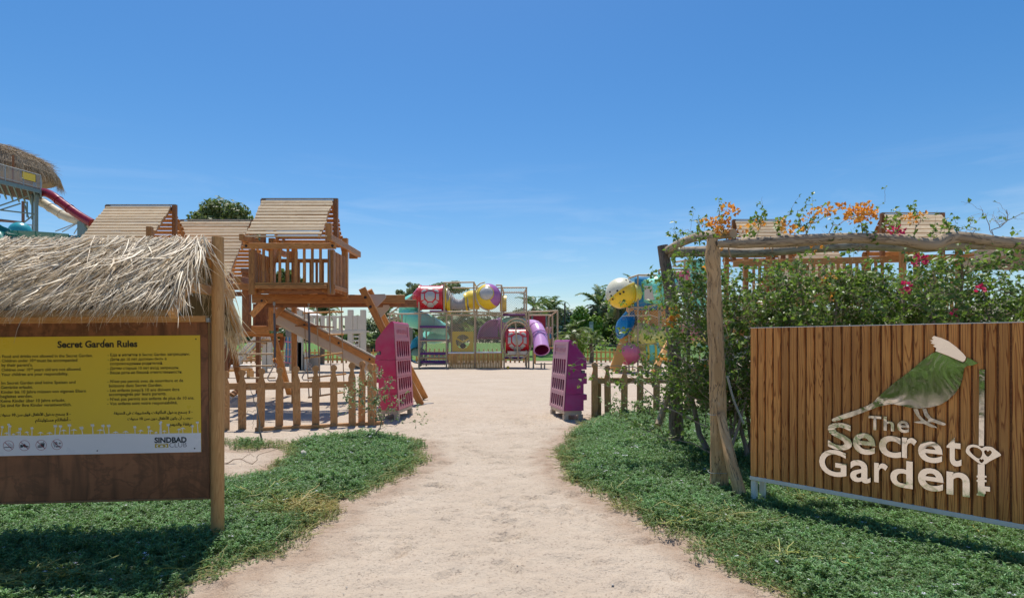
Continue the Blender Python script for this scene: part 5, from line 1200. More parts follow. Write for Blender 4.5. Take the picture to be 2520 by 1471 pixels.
hp(690, 203, 1085, 197); hp(1360, 236, 1435, 236); hp(770, 238, 1430, 236, D); hp(360, 240, 700, 240, D); hp(1440, 266, 1757, 265); hp(1440, 298, 1735, 297, D); hp(700, 203, 715, 240, 0, D); hp(1080, 197, 1095, 237, 0, D); hp(1432, 236, 1455, 298, 0, D); hp(1755, 266, 1735, 297, 0, D)
hp(320, 592, 700, 575); hp(700, 575, 1085, 572); hp(1085, 580, 1432, 590); hp(1432, 590, 2148, 562, 0); hp(375, 600, 1750, 600, D); hp(1790, 600, 2100, 600, D); hp(730, 612, 1432, 615)
hp(2148, 562, 2095, 600, 0, D * .6); hp(2095, 600, 2055, 628, D * .6, D)
for x_, yt, dY in ((2148, 562, 0), (2098, 598, D * .6), (2056, 628, D)): vp(x_, yt, 1000, dY)
hp(-30, 605, 375, 600, 0); hp(-30, 630, 150, 622, D)
for x_ in (5, 58, 110, 160): vp(x_, 608, 760, .02)
hp(0, 590, 150, 475, .4); hp(210, 420, 300, 350, .4)
hp(378, 945, 735, 942); hp(395, 1160, 740, 1155); hp(395, 1245, 740, 1242)
# padded shelves
def shelf(x0_, x1_, y_, mat, h=.13, dY=0, dep=D - .1):
    a, b = C(x0_, y_), C(x1_, y_); MB().beam((a.x, Yf + dY + dep / 2, a.z), (b.x, Yf + dY + dep / 2, b.z), dep, h, ch=.05).build('padded_shelf', M[mat], cf, smooth=40)
shelf(395, 730, 1110, 'pad', .15); shelf(400, 730, 1217, 'pad', .15); shelf(395, 730, 934, 'pad', .08); shelf(385, 730, 765, 'pad', .12); shelf(500, 735, 560, 'mauve', .1, .5); shelf(1445, 1735, 603, 'pad', .1, .4); shelf(1475, 1760, 1165, 'pad', .1, .2)
# timber cladding
for x0_, x1_, yt, yb_, n in ((752, 1088, 1108, 1275, 16), (1102, 1442, 1102, 1272, 17)):
    for k in range(n):
        a = C(x0_ + (x1_ - x0_) * (k + .5) / n, yt, -.06); w_ = (C(x1_, 0).x - C(x0_, 0).x) / n
        MB().beam((a.x, a.y, 0), (a.x, a.y, a.z + random.gauss(0, .004)), w_ - .012, .03, (0, 1, 0), .004).build('cladding_board', M['wood_far'], cf)
for x0_, x1_, y_ in ((755, 1085, 1098), (1112, 1432, 1092)): a, b = C(x0_, y_), C(x1_, y_); MB().beam((a.x, Yf - .02, a.z), (b.x, Yf - .02, b.z), .14, .09, ch=.02).build('foam_sill', M['sheet_white'], cf, smooth=40)
# nets
def net(root, p00, p10, p11, p01, step=.14, r=.0075, sag=0, mat='net'):
    p00, p10, p11, p01 = map(Vector, (p00, p10, p11, p01)); W = (p10 - p00).length; H = (p01 - p00).length; mb = MB(); n = int((W + H) / step)
    def pt(u, v): q = p00.lerp(p10, u).lerp(p01.lerp(p11, u), v); return q + Vector((0, sag * sin(pi * u) * sin(pi * v), 0))
    for sgn in (1, -1):
        for k in range(1, n):
            c_ = k * step; u0 = max(0, c_ - H); u1 = min(W, c_)
            pts = []
            for t in (0, .5, 1):
                u = u0 + (u1 - u0) * t; v = c_ - u; uu = u / W; uu = uu if sgn > 0 else 1 - uu; pts.append(pt(uu, min(1, v / H)))
            if (pts[0] - pts[-1]).length > .02: mb.tube(pts, r, 3, cap=False)
    return mb.build('net', M[mat], root, kind='stuff')
net(cf, C(380, 1260, .05), C(735, 1260, .05), C(735, 600, .05), C(380, 600, .05)); net(cf, C(385, 1280, 0), C(430, 1250, D), C(430, 610, D), C(385, 600, 0), .1)
net(cf, C(735, 1085, .05), C(1090, 1085, .05), C(1090, 600, .05), C(735, 600, .05)); net(cf, C(1095, 1090, .05), C(1440, 1090, .05), C(1440, 600, .05), C(1095, 600, .05))
net(cf, C(1440, 600, .05), C(1750, 600, .05), C(1750, 268, .05), C(1440, 268, .05)); net(cf, C(760, 640, D), C(1430, 640, D), C(1430, 300, D), C(760, 300, D), .13)
net(cf, C(1445, 760, .3), C(1740, 760, .3), C(1740, 640, .3), C(1445, 640, .3))
mb = MB()
for k in range(10): mb.tube([C(385 + random.uniform(-8, 14), 610 + k * 60, 0), C(390 + random.uniform(-8, 14), 640 + k * 60, .1), C(384 + random.uniform(-6, 10), 680 + k * 60, 0)], .02, 5)
mb.build('lashing', M['net'], cf, kind='stuff')
# red barrels
def drum(root, c, axis, r, L_, mat, name, ribs=True, n=32):
    pf = [(0, -L_ / 2), (r * .98, -L_ / 2), (r * 1.07, -L_ / 2 + .02), (r * 1.07, -L_ / 2 + .12), (r, -L_ / 2 + .15), (r, L_ / 2 - .15), (r * 1.07, L_ / 2 - .12), (r * 1.07, L_ / 2 - .02), (r * .98, L_ / 2), (0, L_ / 2)]
    return MB().lathe(pf, c, axis, n).build(name, M[mat], root, smooth=35)
def oct_window(root, c, r, s, up, right, en, parent, tint='bubble'):
    """cluster of panes on a drum whose axis is `right`; s size"""
    def bend(x, y, n): a = y / r; return c + right * x + up * (sin(a) * (r + n)) + en * (cos(a) * (r + n))
    cells = [[(-.45, -.30), (-.22, -.52), (.22, -.52), (.45, -.30), (.45, .12), (.2, .42), (-.2, .42), (-.45, .12)]]
    cells += [[(-.85, -.28), (-.58, -.28), (-.58, .28), (-.85, .32)], [(.85, -.28), (.58, -.28), (.58, .28), (.85, .32)], [(-.80, -.40), (-.34, -.66), (-.52, -.80), (-.80, -.62)][::-1], [(.80, -.40), (.34, -.66), (.52, -.80), (.80, -.62)], [(-.28, -.70), (.28, -.70), (.2, -.86), (-.2, -.86)],
              [(-.78, .5), (-.52, .3), (-.26, .58), (-.42, .86)], [(.78, .5), (.52, .3), (.26, .58), (.42, .86)], [(-.18, .56), (.18, .56), (.36, .86), (.2, 1.12), (-.2, 1.12), (-.36, .86)]]
    for cl in cells:
        mb = MB(); V = [bend(x_ * s, -y_ * s, .025) for x_, y_ in cl]; V2 = [bend(x_ * s * .97, -y_ * s * .97, .0) for x_, y_ in cl]
        cen = bend(sum(p[0] for p in cl) / len(cl) * s, -sum(p[1] for p in cl) / len(cl) * s, .035); n = len(V)
        mb.add(V + V2 + [cen], [[i, (i + 1) % n, 2 * n] for i in range(n)] + [[i, (i + 1) % n, n + (i + 1) % n, n + i] for i in range(n)]); mb.build('pane', M[tint], parent)
c_ = C(540, 395, .85); X1, Z1, Yn = Vector((1, 0, 0)), Vector((0, 0, 1)), Vector((0, -1, 0))
dr = drum(cf, c_, (1, 0, 0), .74, 1.5, 'red', 'red_barrel'); oct_window(cf, c_, .74, .64, Z1, X1, Yn, dr)
MB().lathe([(0, 0), (.28, 0), (.62, .28), (.66, .5), (.66, .6)], C(302, 395, .85), (1, 0, 0), 8).build('barrel_cap', M['red'], cf, smooth=20)
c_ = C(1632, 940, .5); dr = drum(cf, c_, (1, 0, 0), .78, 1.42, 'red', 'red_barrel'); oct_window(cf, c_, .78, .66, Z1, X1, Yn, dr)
MB().beam(C(1480, 1130, -.2), C(1790, 1128, -.2), .1, .1).build('cradle_bar', M['pipe'], cf)
mb = MB(); mb.prism([(-.62, .2), (.62, .2), (.5, .0), (-.5, 0)], C(1636, 1120, -.36), X1, Z1, (0, .05, 0)); mb.build('cradle_plate', M['beige'], cf)
for rx, rz_, cz, dY in ((.92, 1.23, 925, -.42), (.86, 1.15, 950, -.1)):
    cc = C(1628, cz, dY); MB().tube([cc + Vector((rx * cos(a), 0, rz_ * sin(a))) for a in np.linspace(0, 2 * pi, 41)[:-1]], .045, 8, closed=True).build('hoop', M['pipe'], cf, smooth=60)
MB().tube([C(1610, 720, -.45), C(1640, 1100, -.5), C(1645, 1180, -.4)], .045, 8).build('pipe', M['pipe'], cf, smooth=60); MB().lathe([(0, -.1), (.1, -.08), (.1, .08), (0, .1)], C(1640, 1110, -.5), (0, 0, 1), 10).build('hub', M['pipe'], cf, smooth=50)
# yellow flange, sagging strap tunnel, elbow, sphere
MB().lathe([(.60, -.06), (.70, -.06), (.70, .06), (.60, .06)], C(730, 410, .85), (1, 0, 0), 28).build('flange', M['yellow'], cf, smooth=35)
MB().lathe([(.60, -.09), (.60, .1), (.5, .1), (.5, -.09)], C(765, 480, .85), (1, 0, 0), 28).build('flange', M['yellow'], cf, smooth=35)
def tun(t, a):   # t 0..1 along, a angle
    x_ = 745 + (1010 - 745) * t; top = 275 + 125 * sin(pi * min(1, t * .95)) * 1.05 - (-65) * t * .4; bot = 545 + 12 * t
    cy_ = (top + bot) / 2; ry = (bot - top) / 2; q = C(x_, cy_ - ry * sin(a), .85); return Vector((q.x, q.y - cos(a) * ry * .0047, q.z))
mb = MB(); nu, nv = 13, 30
for i in range(nu + 1):
    t = i / nu; pts = [tun(t, a) for a in np.linspace(0, 2 * pi, nv + 1)[:-1]]; n0 = len(mb.v)
    d_ = Vector((.034, 0, 0)); V = [p - d_ for p in pts] + [p + d_ for p in pts]; mb.add(V, [[k, (k + 1) % nv, nv + (k + 1) % nv, nv + k] for k in range(nv)])
for k in range(0, nv, 1):
    a = 2 * pi * k / nv; V = []
    for i in range(nu * 2 + 1):
        t = i / nu / 2; V += [tun(t, a - .045), tun(t, a + .045)]
    mb.add(V, [[2 * i, 2 * i + 1, 2 * i + 3, 2 * i + 2] for i in range(nu * 2)])
mb.build('strap_tunnel', M['strap'], cf, kind='stuff')
MB().tube([C(990, 450, .85), C(1040, 425, .85), C(1110, 420, .85), C(1150, 420, .85)], [.52, .58, .60, .6], 24).build('elbow', M['yellow'], cf, smooth=35)
MB().lathe([(.54, -.05), (.6, -.05), (.6, .05), (.54, .05)], C(985, 452, .85), (1, 0, .1), 24).build('flange', M['yellow'], cf, smooth=35)
def sphere_prof(r, n=12, a0=-pi / 2, a1=pi / 2): return [(r * cos(a), r * sin(a)) for a in np.linspace(a0, a1, n)]
sc_ = C(1262, 385, .2); sr = .80
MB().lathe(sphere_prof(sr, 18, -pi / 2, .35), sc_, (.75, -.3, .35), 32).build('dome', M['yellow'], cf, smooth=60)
MB().lathe(sphere_prof(sr, 6, .35, .72), sc_, (.75, -.3, .35), 32).build('dome_band', M['mauve'], cf, smooth=60)
MB().lathe(sphere_prof(sr, 7, .72, pi / 2), sc_, (.75, -.3, .35), 32).build('dome_cap', M['mauve'], cf, smooth=60)
wd_ = Vector((-.1, -.95, .22)).normalized(); MB().lathe([(.45, sr * .83), (.455, sr * .9), (.42, sr * .92)], sc_, wd_, 28).build('window_rim', M['yellow'], cf, smooth=50)
MB().lathe([(.43, sr * .86), (.38, sr * .98), (.28, sr * 1.07), (.15, sr * 1.12), (0, sr * 1.14)], sc_, wd_, 28).build('bubble_window', M['bubble'], cf, smooth=60)
MB().tube([C(1100, 330, -.5), C(1105, 400, -.6), C(1140, 480, -.7), C(1210, 540, -.7), C(1280, 562, -.6)], .045, 8).build('pipe', M['pipe'], cf, smooth=60)
MB().tube([C(1105, 300, -.2), C(1120, 250, -.1), C(1160, 215, 0), C(1220, 198, .1)], .04, 8).build('pipe', M['pipe'], cf, smooth=60)
MB().lathe([(0, -.2), (.5, -.2), (.5, .2), (0, .2)], C(1455, 470, .9), (1, 0, 0), 20).build('yellow_tube', M['yellow'], cf, smooth=35)
# face panel with round window
mb = MB(); a0 = C(805, 1082, .25); a1 = C(1075, 826, .25); w2, h2 = a1.x - a0.x, a1.z - a0.z; ccx, ccz, rr = w2 * .5, h2 * .5, .44
V, F_ = mesh_arrays(shape_mesh([[(0, 0), (w2, 0), (w2, h2), (0, h2)], [(ccx + rr * cos(a), ccz + rr * sin(a)) for a in np.linspace(0, 2 * pi, 28, endpoint=False)]], .5)); mb.add([(a0.x + v[0], a0.y + v[2] * .08, a0.z + v[1]) for v in V], F_); fp = mb.build('window_panel', M['yellow'], cf)
cc = a0 + Vector((ccx, .0, ccz)); MB().lathe([(rr + .02, .06), (rr + .02, .12), (rr - .02, .12)], cc, (0, -1, 0), 28).build('window_rim', M['yellow'], fp, smooth=50)
for sg in (-1, 1): MB().beam(cc + Vector((sg * .38, -.08, .17)), cc + Vector((0, -.08, -.03)), .05, .09, (0, 0, 1)).build('cross_piece', M['yellow'], fp)
MB().lathe([(0, .14), (.1, .13), (.17, .06), (.17, 0)], cc + Vector((0, -.05, -.27)), (0, -1, 0), 18).build('hub', M['bolt'], fp, smooth=50)
mb = MB(); mb.prism([(-.3, -.3), (.3, -.3), (.1, -.12), (-.1, -.12)], cc + Vector((0, -.05, 0)), X1, Z1, (0, .04, 0)); mb.build('lower_wedge', M['yellow'], fp)
MB().lathe([(0, 0), (.33, .03), (.43, .05)], cc + Vector((0, .12, 0)), (0, -1, 0), 24).build('pane', M['bubble'], fp, smooth=60) if 0 else None
# mauve scoop behind the net
mb = MB(); o_ = C(1380, 920, 1.2); n = 14
V = []
for k in range(n + 1):
    a = pi / 2 * k / n
    for (rr_, dy_) in ((1.22, 0.05), (1.22, .9), (.95, 1.15)): V.append(o_ + Vector((-rr_ * sin(a), dy_, rr_ * .98 * cos(a) * 1.0)))
mb.add(V, [[k * 3 + j, k * 3 + j + 1, (k + 1) * 3 + j + 1, (k + 1) * 3 + j] for k in range(n) for j in (0, 1)] + [[k * 3 + 2, (k + 1) * 3 + 2, (n + 1) * 3] for k in range(n)]); mb.v.append(tuple(o_ + Vector((0, 1.15, 0))))
mb.build('scoop', M['mauve'], cf, smooth=45)
MB().tube([o_ + Vector((-1.22 * sin(a), .03, 1.2 * cos(a))) for a in np.linspace(0, pi / 2, 14)], .05, 8).build('scoop_rim', M['mauve'], cf, smooth=60)
shelf(1120, 1400, 905, 'magenta_dark', .12, 1.2, 1.0); MB().tube([C(1380, 700, 1.6), C(1440, 720, 1.7), C(1480, 900, 1.8)], .3, 14).build('tube', M['lilac'], cf, smooth=40)
MB().tube([C(1445, 690, 1.5), C(1560, 660, 1.5), C(1740, 690, 1.5)], .14, 12).build('tube_edge', M['teal'], cf, smooth=40)
# turquoise spiral
tq = [C(345, 440, 1.2), C(265, 480, 1.6), C(235, 570, 1.9), C(290, 650, 1.5), C(420, 690, .9 + .4), C(560, 745, 1.9), C(690, 800, 2.6)]
def crv(pts, k=5):
    out = []; n = len(pts); pts = [Vector(p) for p in pts]
    for i in range(n - 1):
        p0 = pts[max(0, i - 1)]; p1 = pts[i]; p2 = pts[i + 1]; p3 = pts[min(n - 1, i + 2)]
        for j in range(k): t = j / k; out.append(.5 * ((2 * p1) + (-p0 + p2) * t + (2 * p0 - 5 * p1 + 4 * p2 - p3) * t * t + (-p0 + 3 * p1 - 3 * p2 + p3) * t ** 3))
    return out + [pts[-1]]
def tubing(root, pts, r, mat, name='tube_slide', flanges=(), n=22, k=5):
    q = crv(pts, k); rr_ = r if isinstance(r, (int, float)) else list(np.interp(np.linspace(0, 1, len(q)), np.linspace(0, 1, len(r)), r))
    o = MB().tube(q, rr_, n).build(name, M[mat], root, smooth=40)
    for f in flanges:
        i = int(f * (len(q) - 2)); ax = q[i + 1] - q[i]; R0 = rr_ if isinstance(rr_, (int, float)) else rr_[i]
        MB().lathe([(R0 + .0, -.03), (R0 + .035, -.03), (R0 + .035, .03), (R0, .03)], q[i], ax, n).build('flange', M[mat], o, smooth=40)
    return o
tubing(cf, tq, [.5, .54, .58, .62, .56, .48, .4], 'teal', flanges=(.2, .38, .55, .8))
tubing(cf, [C(460, 860, 2.4), C(520, 900, 2.6), C(640, 890, 2.8), C(720, 850, 3.0)], .42, 'teal', flanges=(.5,))
tubing(cf, [C(420, 940, 1.9), C(370, 960, 1.5), C(345, 1030, 1.2), C(335, 1090, 1.0)], [.3, .34, .4, .45], 'aqua', flanges=(.5,))
mb = MB(); mb.lathe([(.5, 0), (.5, .5), (.44, .5), (.44, 0)], C(355, 1130, .3), (0, 1, 0), 24, .0, 2 * pi).build('slide_mouth', M['teal_dark'], cf, smooth=40)
# lilac tube slide, open end towards the camera
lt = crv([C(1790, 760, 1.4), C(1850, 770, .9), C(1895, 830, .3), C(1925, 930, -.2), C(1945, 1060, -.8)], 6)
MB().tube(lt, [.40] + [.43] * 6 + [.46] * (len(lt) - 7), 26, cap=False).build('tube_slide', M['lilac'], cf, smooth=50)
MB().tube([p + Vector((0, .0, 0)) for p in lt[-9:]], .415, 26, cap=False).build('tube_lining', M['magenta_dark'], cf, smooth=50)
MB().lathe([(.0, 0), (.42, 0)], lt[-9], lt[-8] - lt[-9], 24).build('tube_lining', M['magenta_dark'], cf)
for i in (9, 15, 17, len(lt) - 1):
    ax = (lt[min(i + 1, len(lt) - 1)] - lt[min(i, len(lt) - 2)]); MB().lathe([(.42, -.02), (.49, -.02), (.49, .02), (.42, .02)], lt[i], ax, 26).build('flange', M['lilac'], cf, smooth=40)
for x_ in (1940, 1982): a = C(x_, 1200, -.4); MB().beam((a.x, a.y, 0), (a.x, a.y, .35), .09, .09).build('foot', M['pipe'], cf)
a = C(1915, 700, 2.6); MB().beam((a.x - .4, a.y, a.z), (a.x + .4, a.y, a.z), .1, .78, (0, 0, 1), .01).build('crimson_panel', M['crimson'], cf)
for sg in (-1, 1): MB().beam((a.x + sg * .44, a.y - .03, a.z - .4), (a.x + sg * .44, a.y - .03, a.z + .42), .07, .12).build('panel_frame', M['steel_green'], cf)
MB().beam((a.x - .75, a.y, a.z), (a.x - .55, a.y, a.z), .1, .75, (0, 0, 1), .01).build('crimson_panel', M['crimson'], cf)
# toys left on the sand
q = P(1254, 905, 35.2); tag(MB().lathe(sphere_prof(.09, 8), (P(1250, 0, 35).x, 35.2, .09), (0, 0, 1), 14).build('yellow_ball', M['yellow'], None, smooth=60), 'small yellow ball lying on the sand under the lower red barrel', 'ball')
q = P(1230, 906, 34.6); tag(MB().tube([(q.x - 1.3 - 5.2 + 0, 34.9, .03), (q.x - 5.5, 34.9, .05), (q.x - 4.6, 34.8, .03)], .05, 6).build('dark_mat', M['black'], None), 'dark rolled mat on the sand before the timber cladding', 'mat')

# ================================================================ RIGHT PLAY STRUCTURE
Yr_ = 31.0
rs_ = thing('play_structure', 'colourful climbing structure with cream dome, blue box and turquoise barrel behind branches', 'play structure', (6, 32, 0))
def Rr(x, y, dY=0): return crt(x, y, Yr_ + dY)
def rpipe(a, b, r=.045): return MB().tube([a, b], r, 8).build('pipe', M['pipe'], rs_, smooth=60)
def rv(x, y0_, y1_=9e9, dY=0):
    a = Rr(x, y0_, dY); b = Rr(x, y1_, dY) if y1_ < 9e8 else Vector((0, 0, 0)); rpipe(a, (a.x, a.y, max(0, b.z)))
for x_, yt in ((820, 620), (918, 270), (1150, 210), (1435, 110), (1035, 610), (1170, 590)): rv(x_, yt)
for x_, yt in ((1600, 240), (1300, 210), (860, 600)): rv(x_, yt, dY=1.7)
for a, b in (((810, 305), (920, 268)), ((920, 268), (1190, 270)), ((1150, 212), (1500, 205)), ((1150, 212), (1240, 190)), ((1300, 130), (1435, 108)), ((1435, 108), (1560, 115)), ((1300, 172), (1480, 172)), ((820, 625), (1010, 628)), ((1030, 610), (1240, 575)), ((1180, 1100), (1240, 1102))): rpipe(Rr(*a), Rr(*b))
dc = Rr(735, 470, .3); ax = Vector((.55, -.2, -.8)).normalized()
MB().lathe([(r_ * .86 if 0 else r_, z_) for r_, z_ in sphere_prof(.82, 12, 0.05, pi / 2)], dc, -ax, 30).build('cream_dome', M['cream'], rs_, smooth=60)
MB().lathe(sphere_prof(.80, 12, 0, pi / 2), dc, ax, 30).build('yellow_dome', M['yellow'], rs_, smooth=60)
MB().lathe([(.84, -.03), (.87, -.03), (.87, .03), (.84, .03)], dc, ax, 30).build('dome_rim', M['yellow'], rs_, smooth=60)
for x_, y_ in ((770, 332), (810, 352), (662, 455), (692, 490), (603, 505), (592, 463), (620, 545), (728, 470), (700, 330)):
    q = Rr(x_, y_, .3); dxz = Vector((q.x - dc.x, 0, q.z - dc.z)); yy = math.sqrt(max(.01, .83 ** 2 - dxz.x ** 2 - dxz.z ** 2)); nrm = Vector((dxz.x, -yy, dxz.z)).normalized()
    MB().lathe([(0, .012), (.05, .01), (.055, 0)], dc + nrm * .815, nrm, 10).build('air_hole', M['bolt'], rs_)
MB().tube([Rr(840, 470, .4), Rr(905, 465, .5)], [.62, .55], 22).build('neck', M['pale_yellow'], rs_, smooth=40)
a = Rr(885, 465, 0); b = Rr(1140, 465, 0); MB().beam((a.x, Yr_ + .9, a.z), (b.x, Yr_ + .9, b.z), 1.6, 1.72, (0, 0, 1), .12).build('blue_box', M['blue'], rs_, smooth=35)
MB().lathe([(.62, 0), (.55, .16), (.35, .3), (.0, .36)], Rr(1040, 325, .9), (0, 0, 1), 26).build('silver_dome', M['bubble'], rs_, smooth=60)
tb = tubing(rs_, [Rr(1010, 450, -.15), Rr(1060, 445, 0), Rr(1120, 440, .2), Rr(1260, 430, .5)], [.6, .66, .8, .84], 'teal', 'barrel', n=28)
for k in range(7): q = Rr(1115 + k * 22, 440 - k * 2, .2 + k * .04); MB().lathe([(.82, -.03), (.87, 0), (.82, .03)], q, (1, .2, .05), 28).build('barrel_rib', M['teal'], tb, smooth=60)
a = Rr(1045, 465, -.55); MB().beam(a + Vector((0, 0, -.35)), a + Vector((0, 0, .35)), .5, .06, (0, 1, 0)).build('window_plate', M['beige'], tb)
a, b = Rr(1300, 370, .2), Rr(1475, 350, .4); MB().beam(a, b, .5, 1.25, (0, 0, 1), .05).build('pink_hood', M['rose'], rs_, smooth=30)
V = MB(); a = Rr(1350, 410, -.15)
ph = MB().beam(a + Vector((-.35, 0, 0)), a + Vector((.45, .05, 0)), .04, .9, (0, 0, 1), 0).build('perforated_panel', M['net'], rs_)
for i in range(6):
    for j in range(7): q = a + Vector((-.28 + i * .13, -.03, -.38 + j * .125)); MB().beam(q, q + Vector((.06, 0, 0)), .02, .07, (0, 0, 1), 0).build('panel_hole', M['bolt'], ph)
a = Rr(1545, 350, .3); MB().beam(a + Vector((0, 0, -1.5)), a + Vector((0, 0, 1.2)), 1.2, .08, (0, 1, 0), .03).build('turquoise_panel', M['teal'], rs_)
MB().tube([Rr(1290, 290, 1.5), Rr(1500, 250, 1.5)], .35, 14).build('tube', M['teal'], rs_, smooth=40)
for x_, y_ in ((855, 720), (865, 830)): a = Rr(x_, y_, .5); MB().beam((a.x, a.y, a.z - .55), (a.x, a.y, a.z + .55), .55, .5, (0, 1, 0), .05).build('orange_panel', M['orange'], rs_, smooth=30)
a = Rr(1120, 800, 1.2); MB().beam((a.x, a.y, a.z - 1.5), (a.x, a.y, a.z + 1.0), 2.6, .08, (0, 1, 0), .03).build('orange_panel', M['orange'], rs_)
for k in range(6): q = Rr(738 + k * 14, 845 - k * 12, .2 + k * .08); MB().lathe([(.55 + .02 * k, -.05), (.64 + .02 * k, 0), (.55 + .02 * k, .05)], q, (1, .3, -.2), 22).build('blue_ribbed_tube', M['blue'], rs_, smooth=60)
MB().lathe([(r_ * 1.0, z_ * .5) for r_, z_ in sphere_prof(.55, 8, -pi / 2, 0)], Rr(745, 840, .2), (1, .3, -.2), 22).build('blue_tube_end', M['blue'], rs_, smooth=60)
tubing(rs_, [Rr(860, 930, .8), Rr(960, 960, .7), Rr(1080, 1000, .6), Rr(1180, 960, .6)], .75, 'pale_yellow', flanges=(.3, .6, .9)); tubing(rs_, [Rr(1080, 900, 1), Rr(1160, 1000, .7), Rr(1230, 1120, .5)], .55, 'pale_yellow')
MB().lathe(sphere_prof(.62, 12), Rr(815, 1135, .2), (0, 0, 1), 26).build('pink_ball_tube', M['rose'], rs_, smooth=60)
tubing(rs_, [Rr(1010, 1130, .4), Rr(1120, 1120, .3), Rr(1180, 1110, .2)], [.6, .64, .64], 'teal', n=24); MB().lathe([(.6, -.05), (.69, -.05), (.69, .05), (.6, .05)], Rr(1085, 1122, .3), (1, 0, 0), 26).build('flange', M['yellow'], rs_, smooth=40); MB().lathe([(.6, -.05), (.69, -.05), (.69, .05), (.6, .05)], Rr(1005, 1132, .4), (1, 0, 0), 26).build('flange', M['yellow'], rs_, smooth=40)
a, b = Rr(790, 940, .2), Rr(660, 1235, -.6); MB().beam(a, (b.x, b.y, .12), .55, .08, (0, 1, 0), .02).build('slide', M['orange'], rs_); MB().beam((b.x - .1, b.y, .1), (b.x + .8, b.y - .1, .08), .55, .06).build('slide_end', M['orange'], rs_)
net(rs_, Rr(820, 1240, -.05), Rr(1170, 1240, -.05), Rr(1170, 600, -.05), Rr(820, 620, -.05), .15, .0065); net(rs_, Rr(1180, 1240, 0), Rr(1700, 1240, .5), Rr(1700, 620, .5), Rr(1180, 600, 0), .16, .0065)
for k, (x_, y_, m_) in enumerate(((1480, 870, 'rose'), (1580, 930, 'pale_yellow'), (1660, 1000, 'teal'))): tubing(rs_, [Rr(x_ - 80, y_, 1), Rr(x_, y_ + 20, .9), Rr(x_ + 110, y_ + 60, .8)], .5, m_)

# ================================================================ WATER SLIDE TOWER (far left)
Yt = 42.0
wt = thing('slide_tower', 'thatched water slide tower with steel railing and yellow sign at left edge', 'slide tower', (-34, 42, 0))
def T(x, y, dY=0): return ctw(x, y, Yt + dY)
ctr = T(-330, 250, 5.0); rad = 5.05
zap = T(0, -150, 5).z; ze = T(600, 330, 5).z
prof = [(0, zap - ctr.z), (rad * .35, zap - ctr.z - .45), (rad * .7, zap - ctr.z - 1.15), (rad * .93, ze - ctr.z + .35), (rad, ze - ctr.z - .1), (rad * .98, ze - ctr.z - .3), (rad * .9, ze - ctr.z)]
MB().lathe(prof, ctr, (0, 0, 1), 40).build('thatch_cone', M['thatch_dark'], wt, smooth=50)
its = []
for k in range(9000):
    a = random.uniform(-pi * .6, pi * .75) - pi / 2; t = random.random() ** .7; t = .35 + .65 * t if random.random() < .5 else random.uniform(.84, 1.0)
    r_ = rad * t; zz = float(np.interp(t, [0, .35, .7, .93, 1], [p[1] for p in prof[:5]])) + ctr.z
    out = Vector((cos(a), sin(a), 0)); sl_ = .30 if t < .82 else 1.4 + (t - .82) * 22
    d = (out + Vector((0, 0, -sl_)) + Vector((random.gauss(0, .18),) * 2 + (0,))).normalized(); n2 = (Vector((out.x, out.y, .7)) + Vector((random.gauss(0, .4), random.gauss(0, .4), random.gauss(0, .4)))).normalized(); sd = n2.cross(d).normalized(); n2 = d.cross(sd)
    p = ctr * 1; p = Vector((ctr.x, ctr.y, 0)) + out * (r_ + .02) + Vector((0, 0, zz + .10))
    its.append((Matrix(((d.x, sd.x, n2.x, p.x), (d.y, sd.y, n2.y, p.y), (d.z, sd.z, n2.z, p.z), (0, 0, 0, 1))), random.uniform(.6, 1.25) * 1.15, random.randrange(28), 0))
V_, F2_ = join_strips(its); mo = npmesh('thatch_fringe', V_, F2_, leafmat('brown_thatch', [(.2, .14, .08, 1), (.36, .27, .17, 1), (.44, .35, .24, 1), (.28, .2, .12, 1)], .7, .1, tcol=(.4, .28, .12, 1)), wt, kind='stuff')
def tpipe(a, b, r, name='strut', mat='steel_green'): MB().tube([a, b], r, 8).build(name, M[mat], wt, smooth=60)
# platform: front edge recedes to the right
fA, fB = T(-250, 440, -3.5), T(655, 640, 0); fA = Vector((fA.x, fA.y, T(655, 640, 0).z))
bk = Vector((-3.1, 4.2, 0)); zP = fB.z
def along(t, dz=0): return fA.lerp(fB, t) + Vector((0, 0, dz))
mb = MB(); mb.add([along(0), along(1), along(1) + bk, along(0) + bk] + [along(0, -.06), along(1, -.06), along(1, -.06) + bk, along(0, -.06) + bk], [[0, 1, 2, 3], [7, 6, 5, 4], [0, 4, 5, 1], [1, 5, 6, 2], [2, 6, 7, 3], [3, 7, 4, 0]]); mb.build('platform', M['steel_red'], wt)
MB().beam(along(0, -.2), along(1, -.2), .1, .26).build('edge_beam', M['steel_green'], wt); MB().beam(along(1, -.2), along(1, -.2) + bk, .1, .26).build('edge_beam', M['steel_green'], wt)
for k in range(9): a = along(k / 8, -.3); MB().beam(a, a + bk, .08, .16).build('joist', M['steel_green'], wt)
rh = .95
for z_ in (0.08, rh): tpipe(along(0, z_), along(1, z_), .03, 'handrail', 'steel'); tpipe(along(1, z_), along(1, z_) + bk * .5, .03, 'handrail', 'steel')
for k in range(46): a = along((k + .5) / 46); tpipe(a, a + Vector((0, 0, rh)), .014, 'baluster', 'steel')
for k in range(8): a = along(1) + bk * .5 * k / 8; tpipe(a, a + Vector((0, 0, rh)), .016, 'baluster', 'steel')
for t in (.35, .68, 1.0): a = along(t); MB().beam(a - Vector((0, 0, .3)), a + Vector((0, 0, rh)), .06, .06).build('rail_post', M['steel'], wt)
for x_, dY, r_ in ((588, .3, .12), (375, 3.5, .1), (-120, .2, .12), (535, 1.2, .05)): a = T(x_, 700, dY); tpipe((a.x, a.y, 0), (a.x, a.y, zP - .05), r_, 'column', 'steel_red' if x_ == 375 else 'steel_green')
